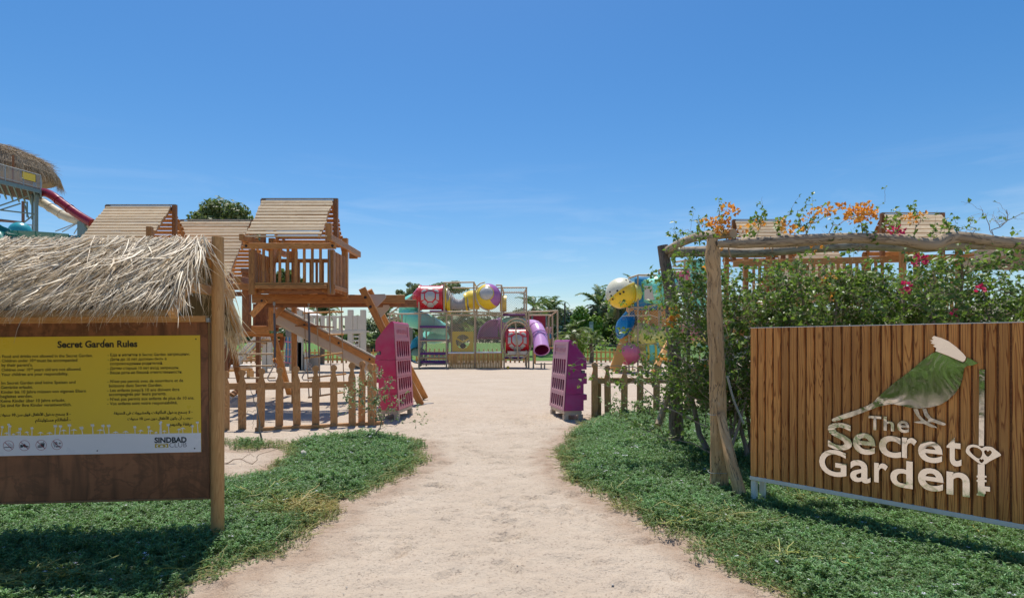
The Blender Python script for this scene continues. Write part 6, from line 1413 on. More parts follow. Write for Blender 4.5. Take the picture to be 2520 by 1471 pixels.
a = T(560, 400, .4); tpipe((a.x, a.y, zP), (a.x, a.y, zP + 1.15), .09, 'roof_post', 'steel'); a = T(-150, 400, .4); tpipe((a.x, a.y, zP), (a.x, a.y, ze + .3), .09, 'roof_post', 'wood_dark'); a = T(215, 400, 2.4); tpipe((a.x, a.y, zP), (a.x, a.y, ze + .3), .07, 'roof_post', 'wood_dark')
for A_, B_ in (((0, 915), (520, 735)), ((0, 985), (330, 880)), ((0, 985), (560, 1050)), ((0, 1140), (350, 1180)), ((400, 900), (460, 1110)), ((400, 1180), (560, 1050)), ((640, 700), (600, 980)), ((440, 850), (440, 1100)), ((520, 740), (520, 1140))): tpipe(T(*A_, .6), T(*B_, .6), .05)
MB().beam(T(-100, 1150, .5), T(345, 1185, .5), .14, .14).build('stair_beam', M['steel_red'], wt)
tpipe(T(330, 1205, 1), T(550, 1230, 1), .025, 'handrail', 'steel'); [tpipe(T(345 + 28 * k, 1210 + k * 3, 1), T(350 + 28 * k, 1300, 1), .018, 'baluster', 'steel') for k in range(8)]
sg0 = along(.79, .62) + Vector((.0, -.07, 0)); ds = (fB - fA).normalized()
sgn = MB().beam(sg0 - ds * .42, sg0 + ds * .46, .03, .5, (0, 0, 1), 0).build('yellow_sign', M['sheet_yellow'], wt)
MB().beam(sg0 - ds * .45 + Vector((0, .02, 0)), sg0 + ds * .49 + Vector((0, .02, 0)), .02, .56, (0, 0, 1), 0).build('sign_border', M['black'], wt)
MB().beam(sg0 - ds * .42 + Vector((0, -.02, -.21)), sg0 + ds * .46 + Vector((0, -.02, -.21)), .02, .08, (0, 0, 1), 0).build('sign_footer', M['sheet_white'], sgn)
for s_, zz, w2 in (('OCTOPUS', -.04, .3), ('SLIDES', -.135, .24)):
    V, F_ = mesh_arrays(text_mesh(s_, .04)); mn, mx = V.min(0), V.max(0); mb = MB()
    mb.add([sg0 + ds * (.02 + ((v[0] - mn[0]) / (mx[0] - mn[0]) - .5) * w2) + Vector((0, -.03, zz + (v[1] - mn[1]) / (mx[1] - mn[1]) * .065)) for v in V], F_); mb.build('sign_lettering', M['print_black'], sgn)
mb = MB(); mb.add([sg0 + ds * (.02 + .05 * cos(a)) + Vector((0, -.03, .155 + .055 * sin(a))) for a in np.linspace(0, 2 * pi, 13)[:-1]], [list(range(12))])
for k in range(6): a = -pi * (.08 + .168 * k); p0 = sg0 + ds * (.02 + .04 * cos(a)) + Vector((0, -.031, .135 + .02 * sin(a))); p1 = sg0 + ds * (.02 + .12 * cos(a)) + Vector((0, -.031, .10 + .04 * sin(a))); mb.beam(p0, p1, .004, .022, (0, -1, 0), 0)
mb.build('sign_emblem', M['print_black'], sgn)
MB().beam(T(380, 535, 1.5), T(520, 545, 1.5), 1.0, .45, (0, 0, 1), .05).build('platform_tank', M['pad'], wt) if 0 else None
# slides off the tower
def trough(root, pts, r, mat, name, a0, a1, k=6, up=(0, 0, 1), rim=None):
    q = crv(pts, k); V, Fc = [], []; n = 12
    for i, p in enumerate(q):
        t = (q[min(i + 1, len(q) - 1)] - q[max(0, i - 1)]).normalized(); s_ = t.cross(Vector(up)).normalized(); u_ = s_.cross(t)
        for j in range(n + 1):
            a = a0 + (a1 - a0) * j / n; V.append(p + (s_ * cos(a) + u_ * sin(a)) * r); 
        for j in range(n + 1):
            a = a0 + (a1 - a0) * j / n; V.append(p + (s_ * cos(a) + u_ * sin(a)) * (r - .03))
    m_ = 2 * (n + 1)
    for i in range(len(q) - 1):
        for j in range(n): Fc += [[i * m_ + j, i * m_ + j + 1, (i + 1) * m_ + j + 1, (i + 1) * m_ + j], [i * m_ + n + 1 + j, (i + 1) * m_ + n + 1 + j, (i + 1) * m_ + n + 2 + j, i * m_ + n + 2 + j]]
        Fc += [[i * m_, (i + 1) * m_, (i + 1) * m_ + n + 1, i * m_ + n + 1], [i * m_ + n, i * m_ + 2 * n + 1, (i + 1) * m_ + 2 * n + 1, (i + 1) * m_ + n]]
    mb = MB(); mb.add(V, Fc); o = mb.build(name, M[mat], root, smooth=50)
    for i in range(k, len(q) - 1, k):
        t = (q[i + 1] - q[i - 1]).normalized(); s_ = t.cross(Vector(up)).normalized(); u_ = s_.cross(t)
        MB().tube([q[i] + (s_ * cos(a) + u_ * sin(a)) * (r + .012) for a in np.linspace(a0, a1, 10)], .025, 5).build('joint_flange', M[mat], o, smooth=60)
    return o
wsl = thing('water_slide', 'maroon and cream water slide descending from the thatched tower', 'water slide', T(900, 900))
mr = tubing(wsl, [T(640, 700, 1), T(740, 705, .8), T(860, 760, .6), T(980, 855, .4), T(1130, 965, .2), T(1300, 1085, 0), T(1500, 1200, -.2)], .30, 'maroon', 'slide_tube', flanges=(.5, .72))
cr = tubing(wsl, [T(620, 825, 1.6), T(720, 880, 1.4), T(850, 965, 1.2), T(1000, 1055, 1.0), T(1150, 1122, .8), T(1330, 1172, .6), T(1480, 1240, .4)], .31, 'slide_cream', 'slide_trough', flanges=(.15, .32, .55))
MB().beam(T(1350, 1175, .2), (T(1350, 1175, .2).x, T(1350, 1175, .2).y, 0), .5, .5).build('concrete_column', M['steel_green'], wsl)
for A_, B_ in (((900, 1330), (1260, 1190)), ((1010, 1340), (1270, 1190)), ((1200, 1370), (1325, 1160))): MB().tube([T(*A_, .5), T(*B_, 0)], .035, 6).build('guy_bar', M['steel'], wsl)
gs = thing('water_slide', 'green open water slide trough just above the thatched board roof', 'water slide', ctw(600, 1380, 34))
trough(gs, [ctw(190, 1400, 36), ctw(240, 1350, 35.2), ctw(420, 1340, 34.5), ctw(700, 1352, 34), ctw(1000, 1372, 33.5), ctw(1240, 1392, 33)], .42, 'teal_dark', 'slide_trough', -pi, 0)
trough(gs, [ctw(-60, 1200, 35), ctw(20, 1270, 35), ctw(70, 1360, 34.6), ctw(110, 1450, 34.2)], .4, 'teal_dark', 'slide_trough', -pi, 0)
MB().lathe(sphere_prof(.62, 8, 0, pi / 2), ctw(330, 1345, 37), (0, 0, 1), 24).build('slide_hood', M['aqua'], gs, smooth=60)
for x_ in (250, 700, 1150): a = ctw(x_, 1420, 34.4); MB().tube([(a.x, a.y, 0), (a.x, a.y, a.z)], .12, 8).build('support', M['steel_green'], gs)

# ================================================================ VEGETATION
def crown_arrays(blobs, n, size, rng, flat=.0, shell=.55):
    """leaf-clump quads through ellipsoid blobs: (cx,cy,cz,rx,ry,rz)"""
    w = np.array([b[3] * b[4] + b[3] * b[5] for b in blobs]); w = w / w.sum(); bi = rng.choice(len(blobs), n, p=w); B = np.array(blobs)[bi]
    u = rng.normal(size=(n, 3)); u /= np.linalg.norm(u, axis=1)[:, None]; r = shell + (1 - shell) * rng.random(n) ** .6; r *= 1 + rng.normal(0, .07, n)
    C_ = B[:, :3] + u * r[:, None] * B[:, 3:6]
    nrm = u * .8 + rng.normal(size=(n, 3)) * .7 + np.array([0, 0, .5]); nrm /= np.linalg.norm(nrm, axis=1)[:, None]
    t = np.cross(nrm, rng.normal(size=(n, 3))); t /= np.linalg.norm(t, axis=1)[:, None]; bt = np.cross(nrm, t)
    s = size * rng.uniform(.6, 1.35, n)[:, None]; asp = rng.uniform(.35, .7, n)[:, None]
    V = np.stack([C_ - t * s, C_ + bt * s * asp - nrm * s * .15, C_ + t * s, C_ - bt * s * asp - nrm * s * .15], 1).reshape(-1, 3)
    return V, np.arange(4 * n).reshape(n, 4)
rng2 = np.random.default_rng(5)
def clumps(cx, cy, z0, z1, rx, ry, n, rr=(.22, .42), skirt=.3):
    out = []; cz, rz = (z0 + z1) / 2, (z1 - z0) / 2
    for k in range(n):
        u = rng2.normal(size=3); u /= np.linalg.norm(u); r = rng2.uniform(.35, .82)
        if u[2] < -skirt: u[2] *= .4
        s = rng2.uniform(*rr)
        out.append((cx + u[0] * rx * r, cy + u[1] * ry * r, cz + u[2] * rz * r, rx * s, ry * s, rz * s * .9))
    return out
def tree(name, label, cat, x, y, z0, z1, rx, n, size, mat, trunk_r=.2, nb=16, group=None, rr=(.2, .4), base=None):
    zb = float(gz(x, y)); root = thing(name, label, cat, (x, y, zb), group)
    bl = clumps(x, y, z0, z1, rx, rx * .8, nb, rr) + ([(x, y, z0 + (z1 - z0) * .55, rx * .6, rx * .5, (z1 - z0) * .36), (x - rx * .05, y - .3, z0 + (z1 - z0) * .78, rx * .45, rx * .4, (z1 - z0) * .2)] if nb > 40 else []); V, Fq = crown_arrays(bl, n, size, rng2); npmesh('crown', V, Fq, M[mat], root, kind='stuff')
    top = Vector((x, y, z0 + (z1 - z0) * .45)); mb = MB()
    mb.tube([(x, y, zb - .2), (x + .1, y, zb + (z0 - zb) * .6), top], [trunk_r * 1.3, trunk_r, trunk_r * .6], 8)
    for b in bl[::2]: mb.tube([Vector((x + .05, y, zb + (z0 - zb) * .55)), Vector(b[:3]).lerp(top, .5) - Vector((0, 0, .3)), Vector(b[:3])], [trunk_r * .5, trunk_r * .35, trunk_r * .12], 5, cap=False)
    mb.build('trunk', M['trunk'], root, smooth=60); return root
def bush(name, label, cat, px, Y, ytop, wpx, n, size, mat, group=None, base=None, nb=16, fl=None):
    a = P(px, ytop, Y); zb = float(gz(a.x, Y)); rx = wpx / 2 / F * Y; root = thing(name, label, cat, (a.x, Y, zb), group)
    V, Fq = crown_arrays(clumps(a.x, Y, zb - .1, a.z + .2, rx, rx * .5, nb, (.3, .52), .8) + [(a.x, Y + .5, zb + (a.z - zb) * .42, rx * .95, rx * .5, (a.z - zb) * .46)], n, size, rng2, shell=.45); npmesh('foliage', V, Fq, M[mat], root, kind='stuff')
    mb = MB()
    for k in range(5): mb.tube([(a.x + random.uniform(-.2, .2), Y, zb - .1), (a.x + random.uniform(-rx, rx) * .6, Y + random.uniform(-.3, .3), zb + (a.z - zb) * .75)], [.05, .02], 5, cap=False)
    mb.build('stem', M['trunk'], root)
    if fl: V, Fq = crown_arrays(clumps(a.x, Y - rx * .5, zb + (a.z - zb) * .3, a.z, rx, rx * .4, 5), fl[1], size * .6, rng2, shell=.8); npmesh('blossom', V, Fq, M[fl[0]], root, kind='stuff')
    return root
q = P(553, 530, 40); tree('broadleaf_tree', 'tall rounded green tree rising behind the slatted playset roofs', 'tree', q.x, 40, P(0, 650, 40).z, P(0, 486, 40).z, 104 / F * 40, 30000, .13, 'tree_leaf', .3, 90, None, (.2, .34))
q = P(708, 700, 41); tree('broadleaf_tree', 'lower green tree glimpsed between the balcony balusters', 'tree', q.x, 41, P(0, 800, 41).z, P(0, 645, 41).z, 45 / F * 41, 5000, .15, 'tree_leaf', .2, 16)
q = P(1010, 720, 52); tree('acacia_tree', 'sparse acacia tree behind the upper red barrel', 'tree', q.x, 52, P(0, 765, 52).z, P(0, 684, 52).z, 46 / F * 52, 3200, .11, 'olive_leaf', .12, 30, 'acacia trees', (.14, .26))
q = P(1100, 720, 60); tree('acacia_tree', 'flat-topped acacia tree behind the strap tunnel', 'tree', q.x, 60, P(0, 735, 60).z, P(0, 686, 60).z, 70 / F * 60, 3200, .12, 'olive_leaf', .12, 30, 'acacia trees', (.13, .25))
BU = [(600, 80, 815, 180, 'dark_leaf', 'dark clipped hedge mass at the back of the lawn, left end'), (760, 82, 812, 200, 'dark_leaf', 'dark hedge mass behind the beige climbing frame'), (915, 62, 780, 80, 'olive_leaf', 'grey-green rounded shrub right of the beige posts'), (960, 70, 795, 90, 'dark_leaf', 'dark shrub behind the turquoise tube'), (1040, 84, 782, 120, 'dark_leaf', 'dark shrub behind the netted left bay'),
      (1130, 84, 780, 120, 'dark_leaf', 'dark low shrub behind the timber cladding'), (1230, 84, 784, 120, 'tree_leaf', 'green shrub behind the mauve scoop'), (1300, 66, 762, 80, 'olive_leaf', 'olive shrub behind the net right of the yellow dome'), (1345, 74, 775, 70, 'tree_leaf', 'green shrub behind the crimson panel'),
      (1398, 72, 752, 62, 'white_leaf', 'white-blossomed shrub right of the open pipe frame'), (1440, 66, 775, 60, 'bright_leaf', 'bright green shrub beside the narrow signboard'), (1480, 74, 758, 80, 'dark_leaf', 'dark shrub behind the narrow signboard'), (1530, 70, 745, 80, 'tree_leaf', 'tall green shrub left of the cream dome'), (1570, 66, 770, 90, 'dark_leaf', 'dark shrub under the cream dome'),
      (1640, 72, 780, 110, 'tree_leaf', 'green shrub behind the orange panels'), (1750, 72, 780, 140, 'dark_leaf', 'dark shrub behind the tan pergola post'), (1900, 72, 770, 180, 'tree_leaf', 'long green shrub behind the right playset'), (2080, 72, 770, 200, 'dark_leaf', 'dark long shrub behind the right playset'), (2300, 72, 770, 240, 'tree_leaf', 'wide green shrub behind the right end of the hedge')]
for px, Y, yt, w_, mt, lb in BU: bush('garden_shrub', lb, 'shrub', px, Y, yt - 8, w_ * 1.35, 6500 if w_ < 130 else 11000, .2, mt, 'shrubs along the back of the lawn')
bush('bougainvillea_bush', 'pink flowering bush under the blue ribbed tube', 'shrub', 1590, 52, 835, 50, 1600, .14, 'dark_leaf', None, fl=('pink_petal', 140))
bush('bougainvillea_bush', 'orange flowering bush beside the pink ball tube', 'shrub', 1598, 40, 855, 44, 1300, .1, 'tree_leaf', None, fl=('orange_petal', 160))
bush('flowering_bush', 'small blue-flowered bush at the foot of the beige stairs', 'shrub', 575, 40, 868, 34, 900, .09, 'dark_leaf', None, fl=('lav_petal' if 0 else 'pink_petal', 25))
bush('feathery_bush', 'large feathery green bush behind the purple gate block', 'shrub', 1405, 44, 815, 90, 3500, .14, 'bright_leaf')
# palms
def frond_mesh(L_, droop, nl=26, ll=.45, seed=0, w=.035, mat='palm_leaf'):
    rn = random.Random(seed); V, Fc = [], []; pts = []; p = Vector((0, 0, 0)); a = rn.uniform(.7, 1.1)
    for i in range(11): pts.append(p.copy()); p = p + Vector((cos(a), 0, sin(a))) * L_ / 10; a -= droop / 10 * (1 + i * .12)
    mb = MB(); mb.tube(pts, [.025 * (1 - i / 12) for i in range(11)], 4, cap=False, mi=1)
    for k in range(nl):
        t = .12 + .87 * k / nl; i = min(9, int(t * 10)); q = pts[i].lerp(pts[i + 1], t * 10 - i); d = (pts[i + 1] - pts[i]).normalized()
        for s_ in (-1, 1):
            l = ll * (1 - abs(t - .45) * 1.1) * rn.uniform(.8, 1.1); dd = (d * .75 + Vector((0, s_, rn.uniform(-.25, .35)))).normalized(); e = q + dd * l - Vector((0, 0, l * .22)); b = len(V)
            sv = d * w; V += [q - sv, q + sv, q + dd * l * .55 + sv * .7, e, q + dd * l * .55 - sv * .7]; Fc.append([b, b + 1, b + 2, b + 3, b + 4])
    mb.add(V, Fc, None, 0); me = bpy.data.meshes.new('frond'); me.from_pydata(mb.v, [], mb.f); me.materials.append(M[mat]); me.materials.append(M['palm_trunk']); me.polygons.foreach_set('material_index', mb.m); return me
FR = [frond_mesh(2.2, .9 + .3 * k, 30, .5, k) for k in range(4)]; FRD = [frond_mesh(1.9, 2.9, 22, .4, 9, .03, 'palm_dry')]
def palm(label, px, Y, ytop, ybase, r, nf=18, dryn=4, cat='palm', name='palm_tree', group='palms behind the playground', up=.0):
    a = P(px, ytop, Y); b = P(px, ybase, Y); zb = float(gz(a.x, Y)); root = thing(name, label, cat, (a.x, Y, zb), group); ht = max(.15, a.z - .45 * r - zb)
    MB().tube([(a.x, Y, zb - .1), (a.x + .06, Y, zb + ht * .5), (a.x, Y, zb + ht)], [.2, .16, .18], 10).build('trunk', M['palm_trunk'], root, smooth=60)
    for k in range(nf + dryn):
        o = bpy.data.objects.new('frond', random.choice(FR if k < nf else FRD)); COL.objects.link(o); o.parent = root; o.location = (random.uniform(-.08, .08), random.uniform(-.08, .08), ht)
        o.rotation_euler = (0, random.uniform(-.75, .35) - up + (.9 if k >= nf else 0), k * 2.4); s_ = r / 2.0 * random.uniform(.8, 1.1); o.scale = (s_, s_, s_)
palm('pale palm standing behind the net frame right of the yellow dome', 1315, 58, 733, 0, 2.2, 14, 6); palm('palm with browned fronds above the open pipe frame', 1355, 62, 745, 0, 2.6, 14, 9)
palm('tall palm left of the cream dome with grey fronds', 1520, 66, 720, 0, 3.2, 16, 6); palm('palm top rising above the dark shrubs near the cream dome', 1475, 74, 728, 0, 3.4, 18, 8); palm('palm peeking above the cream dome', 1568, 76, 700, 0, 3.0, 14, 6)
palm('dark palm behind the yellow face panel', 1120, 46, 770, 0, 2.6, 20, 10); palm('fan of green palm fronds behind the rope ladder top', 792, 44, 755, 0, 1.9, 24, 0, up=.2); palm('palm crown between the swing gusset and turquoise tube', 950, 56, 762, 0, 2.0, 16, 4)
palm('low bright palm bush behind the pink gate block', 905, 40, 835, 0, 1.3, 24, 0, name='palm_bush', up=.3); palm('low palm bush at the right of the beige ladder', 880, 36, 822, 0, 1.1, 20, 0, name='palm_bush', up=.3)
palm('low dark green palm bush behind the purple gate block', 1415, 40, 812, 0, 1.7, 26, 0, name='palm_bush', up=.3); palm('wide green palm bush left of the orange-flowered bush', 1455, 46, 830, 0, 1.5, 22, 0, name='palm_bush', up=.3)
# canopy roofs far away
um = thing('shade_canopy', 'grey sloping shade canopy behind the turquoise tube', 'canopy', P(975, 845, 55) - Vector((0, 0, 1.4)))
MB().beam(P(945, 790, 55), P(1010, 778, 55), 3.0, .12).build('canopy', M['grey_plastic'], um); MB().beam(P(945, 791, 54), P(1008, 776, 54), .1, .3).build('fascia', M['beige'], um); a = P(990, 790, 55); MB().beam((a.x, a.y, .2), (a.x, a.y, a.z), .15, .15).build('post', M['beige_dark'], um)
hu = thing('thatched_hut', 'low hut with brown wicker roof behind the right end of the hedge', 'hut', (17, 24, 0))
a, b = P(2415, 628, 22), P(2700, 628, 21); MB().beam(a, b, 5, .5, ch=.05).build('roof', M['thatch_dark'], hu); MB().beam((a.x + .3, 22.5, 1.6), (b.x, 21.5, 1.6), 3, 3.0, (0, 0, 1), 0).build('wall', M['beige'], hu)
sb = thing('narrow_signboard', 'narrow grey-green signboard on a post among the shrubs', 'signboard', P(1455, 845, 60) - Vector((0, 0, 1.2)))
a = P(1455, 812, 60); MB().beam((a.x, 60, a.z - .95), (a.x, 60, a.z + .85), .42, .08, (0, 1, 0)).build('panel', M['steel_green'], sb); MB().beam((a.x, 60.1, .3), (a.x, 60.1, a.z), .1, .1).build('post', M['steel_green'], sb)
for k in range(6): MB().beam((a.x - .14, 59.95, a.z + .45 - k * .2), (a.x + .14, 59.95, a.z + .45 - k * .2), .01, .06, (0, 0, 1), 0).build('text_line', M['sheet_white'], sb, kind='stuff')
pl = P(1390, 770, 58); tag(MB().beam((pl.x, 58, .4), (pl.x, 58, pl.z + 1.0), .14, .14).build('dark_post', M['bolt']), 'thin dark post standing among the white-blossomed shrubs', 'post')
tag(MB().beam((P(1362.5, 0, 50).x, 50, 0), (P(1362.5, 0, 50).x, 50, 2.0), .1, .1).build('lamp_stake', M['beige_dark']), 'short beige stake at the lawn edge behind the open pipe frame', 'post')

# ---------------------------------------------------------------- the pergola
pg = thing('pergola', 'rustic pergola of peeled logs above the bougainvillea hedge', 'pergola', (2.0, 6, 0))
def logp(pts, r, mat, name, n=14, k=5):
    q = crv(pts, k); rr_ = np.interp(np.linspace(0, 1, len(q)), np.linspace(0, 1, len(r)), r); o = MB().tube(q, list(rr_), n)
    rs_seed = random.randrange(99)
    for i, v in enumerate(o.v):
        p = Vector(v); ring = i // n if i < len(q) * n else None
        if ring is None: continue
        c_ = q[ring]; f = 1 + (float(fbm(p.z * 5 + p.x * 7, p.y * 6 + (i % n) * .9, 3, rs_seed)) - .45) * .34; o.v[i] = tuple(c_ + (p - c_) * f)
    return o.build(name, M[mat], pg, smooth=60)
Yp = 6.0
logp([P(1768, 1235, Yp), P(1770, 1100, Yp), P(1766, 960, Yp), P(1763, 860, Yp), P(1758, 760, Yp), P(1756, 680, Yp), P(1753, 640, Yp), P(1753, 588, Yp)], [.098, .086, .078, .074, .075, .066, .078, .052], 'log_tan', 'log_post', 18)
logp([P(1664, 1090, 8.5), P(1662, 960, 8.5), P(1656, 830, 8.5), P(1652, 740, 8.5), P(1645, 690, 8.5), P(1636, 640, 8.5), P(1630, 604, 8.5)], [.105, .1, .095, .09, .09, .082, .07], 'log_dark', 'log_post', 16)
logp([P(2600, 1100, 6.3), P(2600, 800, 6.3), P(2600, 590, 6.3)], [.08, .075, .07], 'log_tan', 'log_post')
logp([P(1762, 600, Yp - .05), P(1830, 598, Yp), P(1960, 592, Yp), P(2080, 586, Yp), P(2200, 590, Yp), P(2290, 602, Yp), P(2330, 588, Yp), P(2375, 585, Yp), P(2480, 597, Yp), P(2560, 603, Yp), P(2590, 590, Yp), P(2700, 588, Yp)], [.032, .05, .062, .05, .055, .06, .062, .055, .058, .05, .062, .055], 'log', 'log_rail', 16)
logp([P(1640, 618, 8.5), P(1680, 596, 7.8), P(1720, 582, 7.0), P(1770, 577, 6.3), P(1805, 574, 6.0)], [.06, .055, .05, .055, .045], 'log', 'log_rail', 14)
logp([P(1645, 622, 8.4), P(1735, 619, 8.4), P(1850, 622, 8.4), P(2100, 605, 8.4), P(2250, 608, 8.4), P(2400, 600, 8.4), P(2700, 600, 8.4)], [.07, .075, .06, .07, .075, .08, .07], 'log', 'log_rail', 14)
logp([P(1773, 1018, Yp - .1), P(1788, 1085, Yp - .22), P(1800, 1140, Yp - .32), P(1822, 1215, Yp - .42)], [.045, .05, .055, .055], 'log_tan', 'log_prop', 12)
logp([P(1648, 940, 8.2), P(1638, 990, 8.1), P(1620, 1045, 8.0)], [.03, .042, .048], 'log', 'log_prop', 10)
for y_, r_ in ((645, .062), (1018, .083), (1160, .094)):
    c_ = P(1755 + (y_ - 645) * .022, y_, Yp); MB().tube([c_ + Vector((r_ * cos(a), r_ * sin(a), .004 * sin(3 * a))) for a in np.linspace(0, 2 * pi, 25)[:-1]], .003, 5, closed=True).build('wire_tie', M['steel'], pg)
tag(MB().tube(crv([P(1790, 925, 6.4), P(1806, 985, 6.4), P(1830, 1042, 6.4)]), .012, 8).build('water_pipe', M['steel']), 'thin grey water pipe leaning behind the tan pergola post', 'pipe')
lt_ = thing('spotlight', 'small grey spotlight fixed to the dark pergola post', 'lamp', P(1678, 715, 8.3)); MB().lathe([(0, -.07), (.05, -.07), (.075, .08), (0, .08)], P(1678, 716, 8.25), (.6, -.5, -.45), 14).build('housing', M['steel'], lt_, smooth=40); MB().beam(P(1662, 700, 8.35), P(1676, 710, 8.3), .02, .03).build('bracket', M['steel'], lt_)

# ---------------------------------------------------------------- bougainvillea hedge
LV, LF, TW, FLW = {}, {}, {}, {}
class Plant:
    def __init__(s): s.lv = []; s.lf = []; s.fl = []; s.flf = []; s.thick = MB(); s.thin = MB(); s.big = []
    def leaf(s, p, d, size, rn):
        nn = Vector((rn.uniform(-1, 1), rn.uniform(-1, 1) - .3, rn.uniform(.1, 1.2))).normalized(); leaf_quads(s.lv, s.lf, p, d, nn, size, size * .72, .22, .22)
    def flower(s, c, r, rn, n=22):
        for k in range(n):
            u = Vector((rn.gauss(0, 1), rn.gauss(0, 1), rn.gauss(0, .8))).normalized(); q = c + u * r * rn.uniform(.5, 1); leaf_quads(s.fl, s.flf, q, (u + Vector((rn.uniform(-.6, .6), rn.uniform(-.6, .6), .3))), Vector((rn.uniform(-1, 1), rn.uniform(-1, 1), rn.uniform(-1, 1))).normalized(), .042, .034, .3, .2)
def branch(pl, pts, r0, r1, rn, leaves=.5, twigs=1.0, lsize=.05, tl=.22, depth=0, gap=.055, wig=.03):
    """a wiggly branch through pts with side twigs that carry the leaves"""
    q = crv(pts, 4)
    for i in range(1, len(q) - 1): q[i] = q[i] + Vector((rn.gauss(0, wig), rn.gauss(0, wig), rn.gauss(0, wig)))
    m = len(q); (pl.thick if r0 > .012 else pl.thin).tube(q, [r0 + (r1 - r0) * i / (m - 1) for i in range(m)], 6 if r0 > .012 else 3, cap=False)
    for i in range(1, m):
        a, b = q[i - 1], q[i]; L_ = (b - a).length; d = (b - a).normalized()
        for k in range(max(1, int(L_ / gap))):
            p = a.lerp(b, rn.random())
            if rn.random() < twigs and depth < 2:
                u = Vector((rn.gauss(0, 1), rn.gauss(0, 1), rn.gauss(.25, .8))).normalized(); e = p + (u + d * .5).normalized() * tl * rn.uniform(.4, 1.4)
                branch(pl, [p, p.lerp(e, .5) + Vector((0, 0, rn.uniform(-.03, .03))), e], max(.0016, r1 * .5), .001, rn, leaves, twigs * .32, lsize, tl * .55, depth + 1, gap, wig * .35)
            elif rn.random() < leaves:
                u = Vector((rn.gauss(0, 1), rn.gauss(0, 1), rn.gauss(-.1, .7))).normalized(); pl.leaf(p, u, lsize * rn.uniform(.6, 1.25), rn)
def finish_plant(pl, name, label, loc, group=None, cat='shrub', leafm='bag_leaf', petal='orange_petal', nbig=120, twm='twig'):
    root = thing(name, label, cat, loc, group)
    if pl.thick.v: pl.thick.build('trunk', M['trunk'], root, smooth=60)
    if pl.thin.v: pl.thin.build('twig', M[twm], root, kind='stuff')
    V = np.array([tuple(v) for v in pl.lv]); Fq = np.array(pl.lf); nl = len(Fq) // 2
    if nl:
        cen = V[::5]; sz_ = np.linalg.norm(V[2::5] - V[0::5], axis=1) / np.maximum(cen[:, 1], 1); big = set(np.argsort(-sz_)[:nbig].tolist())
        keep = np.array([i not in big for i in range(nl)]); ii = np.where(keep)[0]
        idx = (ii[:, None] * 5 + np.arange(5)[None]).ravel(); V2 = V[idx]; base = np.arange(len(ii)) * 5
        F2 = np.concatenate([base[:, None] + np.array([[0, 1, 2, 4]]), base[:, None] + np.array([[0, 4, 2, 3]])]); npmesh('foliage', V2, F2, M[leafm], root, kind='stuff')
        off = org(root)
        for b in big:
            me = bpy.data.meshes.new('leaf'); me.from_pydata([tuple(Vector(v) - off) for v in V[b * 5:b * 5 + 5]], [], [(0, 1, 2, 4), (0, 4, 2, 3)]); me.materials.append(M[leafm]); o = bpy.data.objects.new('leaf', me); COL.objects.link(o); o.parent = root
    if pl.fl: npmesh('blossom', np.array([tuple(v) for v in pl.fl]), np.array(pl.flf), M[petal], root, kind='stuff')
    return root, nl
tot = 0
def hedge_plant(seed, bx, by, spread, nst, zt, label, petal, flowers, dens=1.0, zlo=.9):
    global tot
    rn = random.Random(seed); pl = Plant(); ends = []
    for k in range(nst):
        b = Vector((bx + rn.uniform(-.35, .35), by + rn.uniform(-.3, .3), -.05)); tx = bx + rn.uniform(-spread, spread); ty = by + rn.uniform(-.75, .75); h = zt * rn.uniform(.72, 1.0)
        m1 = b.lerp(Vector((tx, ty, h)), .4) + Vector((rn.uniform(-.2, .2), rn.uniform(-.15, .15), -.15)); e = Vector((tx, ty, h)); r_ = rn.uniform(.018, .048)
        q = crv([b, m1, e], 5); pl.thick.tube([p + Vector((rn.gauss(0, .012), rn.gauss(0, .012), 0)) for p in q], [r_ * (1 - .7 * i / len(q)) for i in range(len(q))], 7, cap=False)
        for i in range(3, len(q)):
            for j in range(int(4.6 * dens + rn.random())):
                p = q[i].lerp(q[i - 1], rn.random())
                if p.z < zlo * .5: continue
                L_ = rn.uniform(.35, .95); u = Vector((rn.gauss(0, 1), rn.gauss(0, .7), rn.gauss(.15, .55))).normalized(); e2 = p + u * L_ + Vector((0, 0, -.12 * L_))
                if e2.z < zlo: e2.z = zlo + rn.random() * .3
                if e2.z > zt + .1: e2.z = zt - rn.random() * .2
                branch(pl, [p, p.lerp(e2, .5) + Vector((0, 0, .08)), e2], .006, .002, rn, .56, .62, .056, .27)
    for px, py, Y, r, n in flowers:
        pl.flower(P(px, py, Y), r, rn, n)
    root, nl = finish_plant(pl, 'bougainvillea', label, (bx, by, 0), 'bougainvillea plants trained over the pergola', 'bougainvillea', 'bag_leaf', petal, 75); tot += nl
hedge_plant(1, 2.75, 7.4, .55, 6, 2.45, 'bougainvillea with grey trunks just right of the tan pergola post', 'orange_petal', [(1855, 800, 7, .05, 8)], .6, .9)
hedge_plant(2, 3.75, 7.1, .75, 9, 2.42, 'dense bougainvillea behind the left half of the plank sign', 'orange_petal', [(2040, 688, 6.4, .06, 14), (2052, 730, 6.3, .04, 8), (2015, 605, 6, .06, 14)], .85, 1.1)
hedge_plant(3, 4.75, 6.9, .75, 9, 2.42, 'dense bougainvillea with magenta flowers above the bird emblem', 'magenta_petal', [(2262, 641, 6.2, .06, 30), (2230, 702, 6.1, .03, 12), (2228, 716, 6.1, .03, 10), (2205, 569, 6.0, .06, 30)], .9, 1.1)
hedge_plant(4, 5.7, 6.7, .8, 9, 2.35, 'bougainvillea with few magenta flowers at the right photo edge', 'magenta_petal', [(2413, 711, 6, .03, 14), (2350, 770, 6, .02, 6)], .85, 1.1)
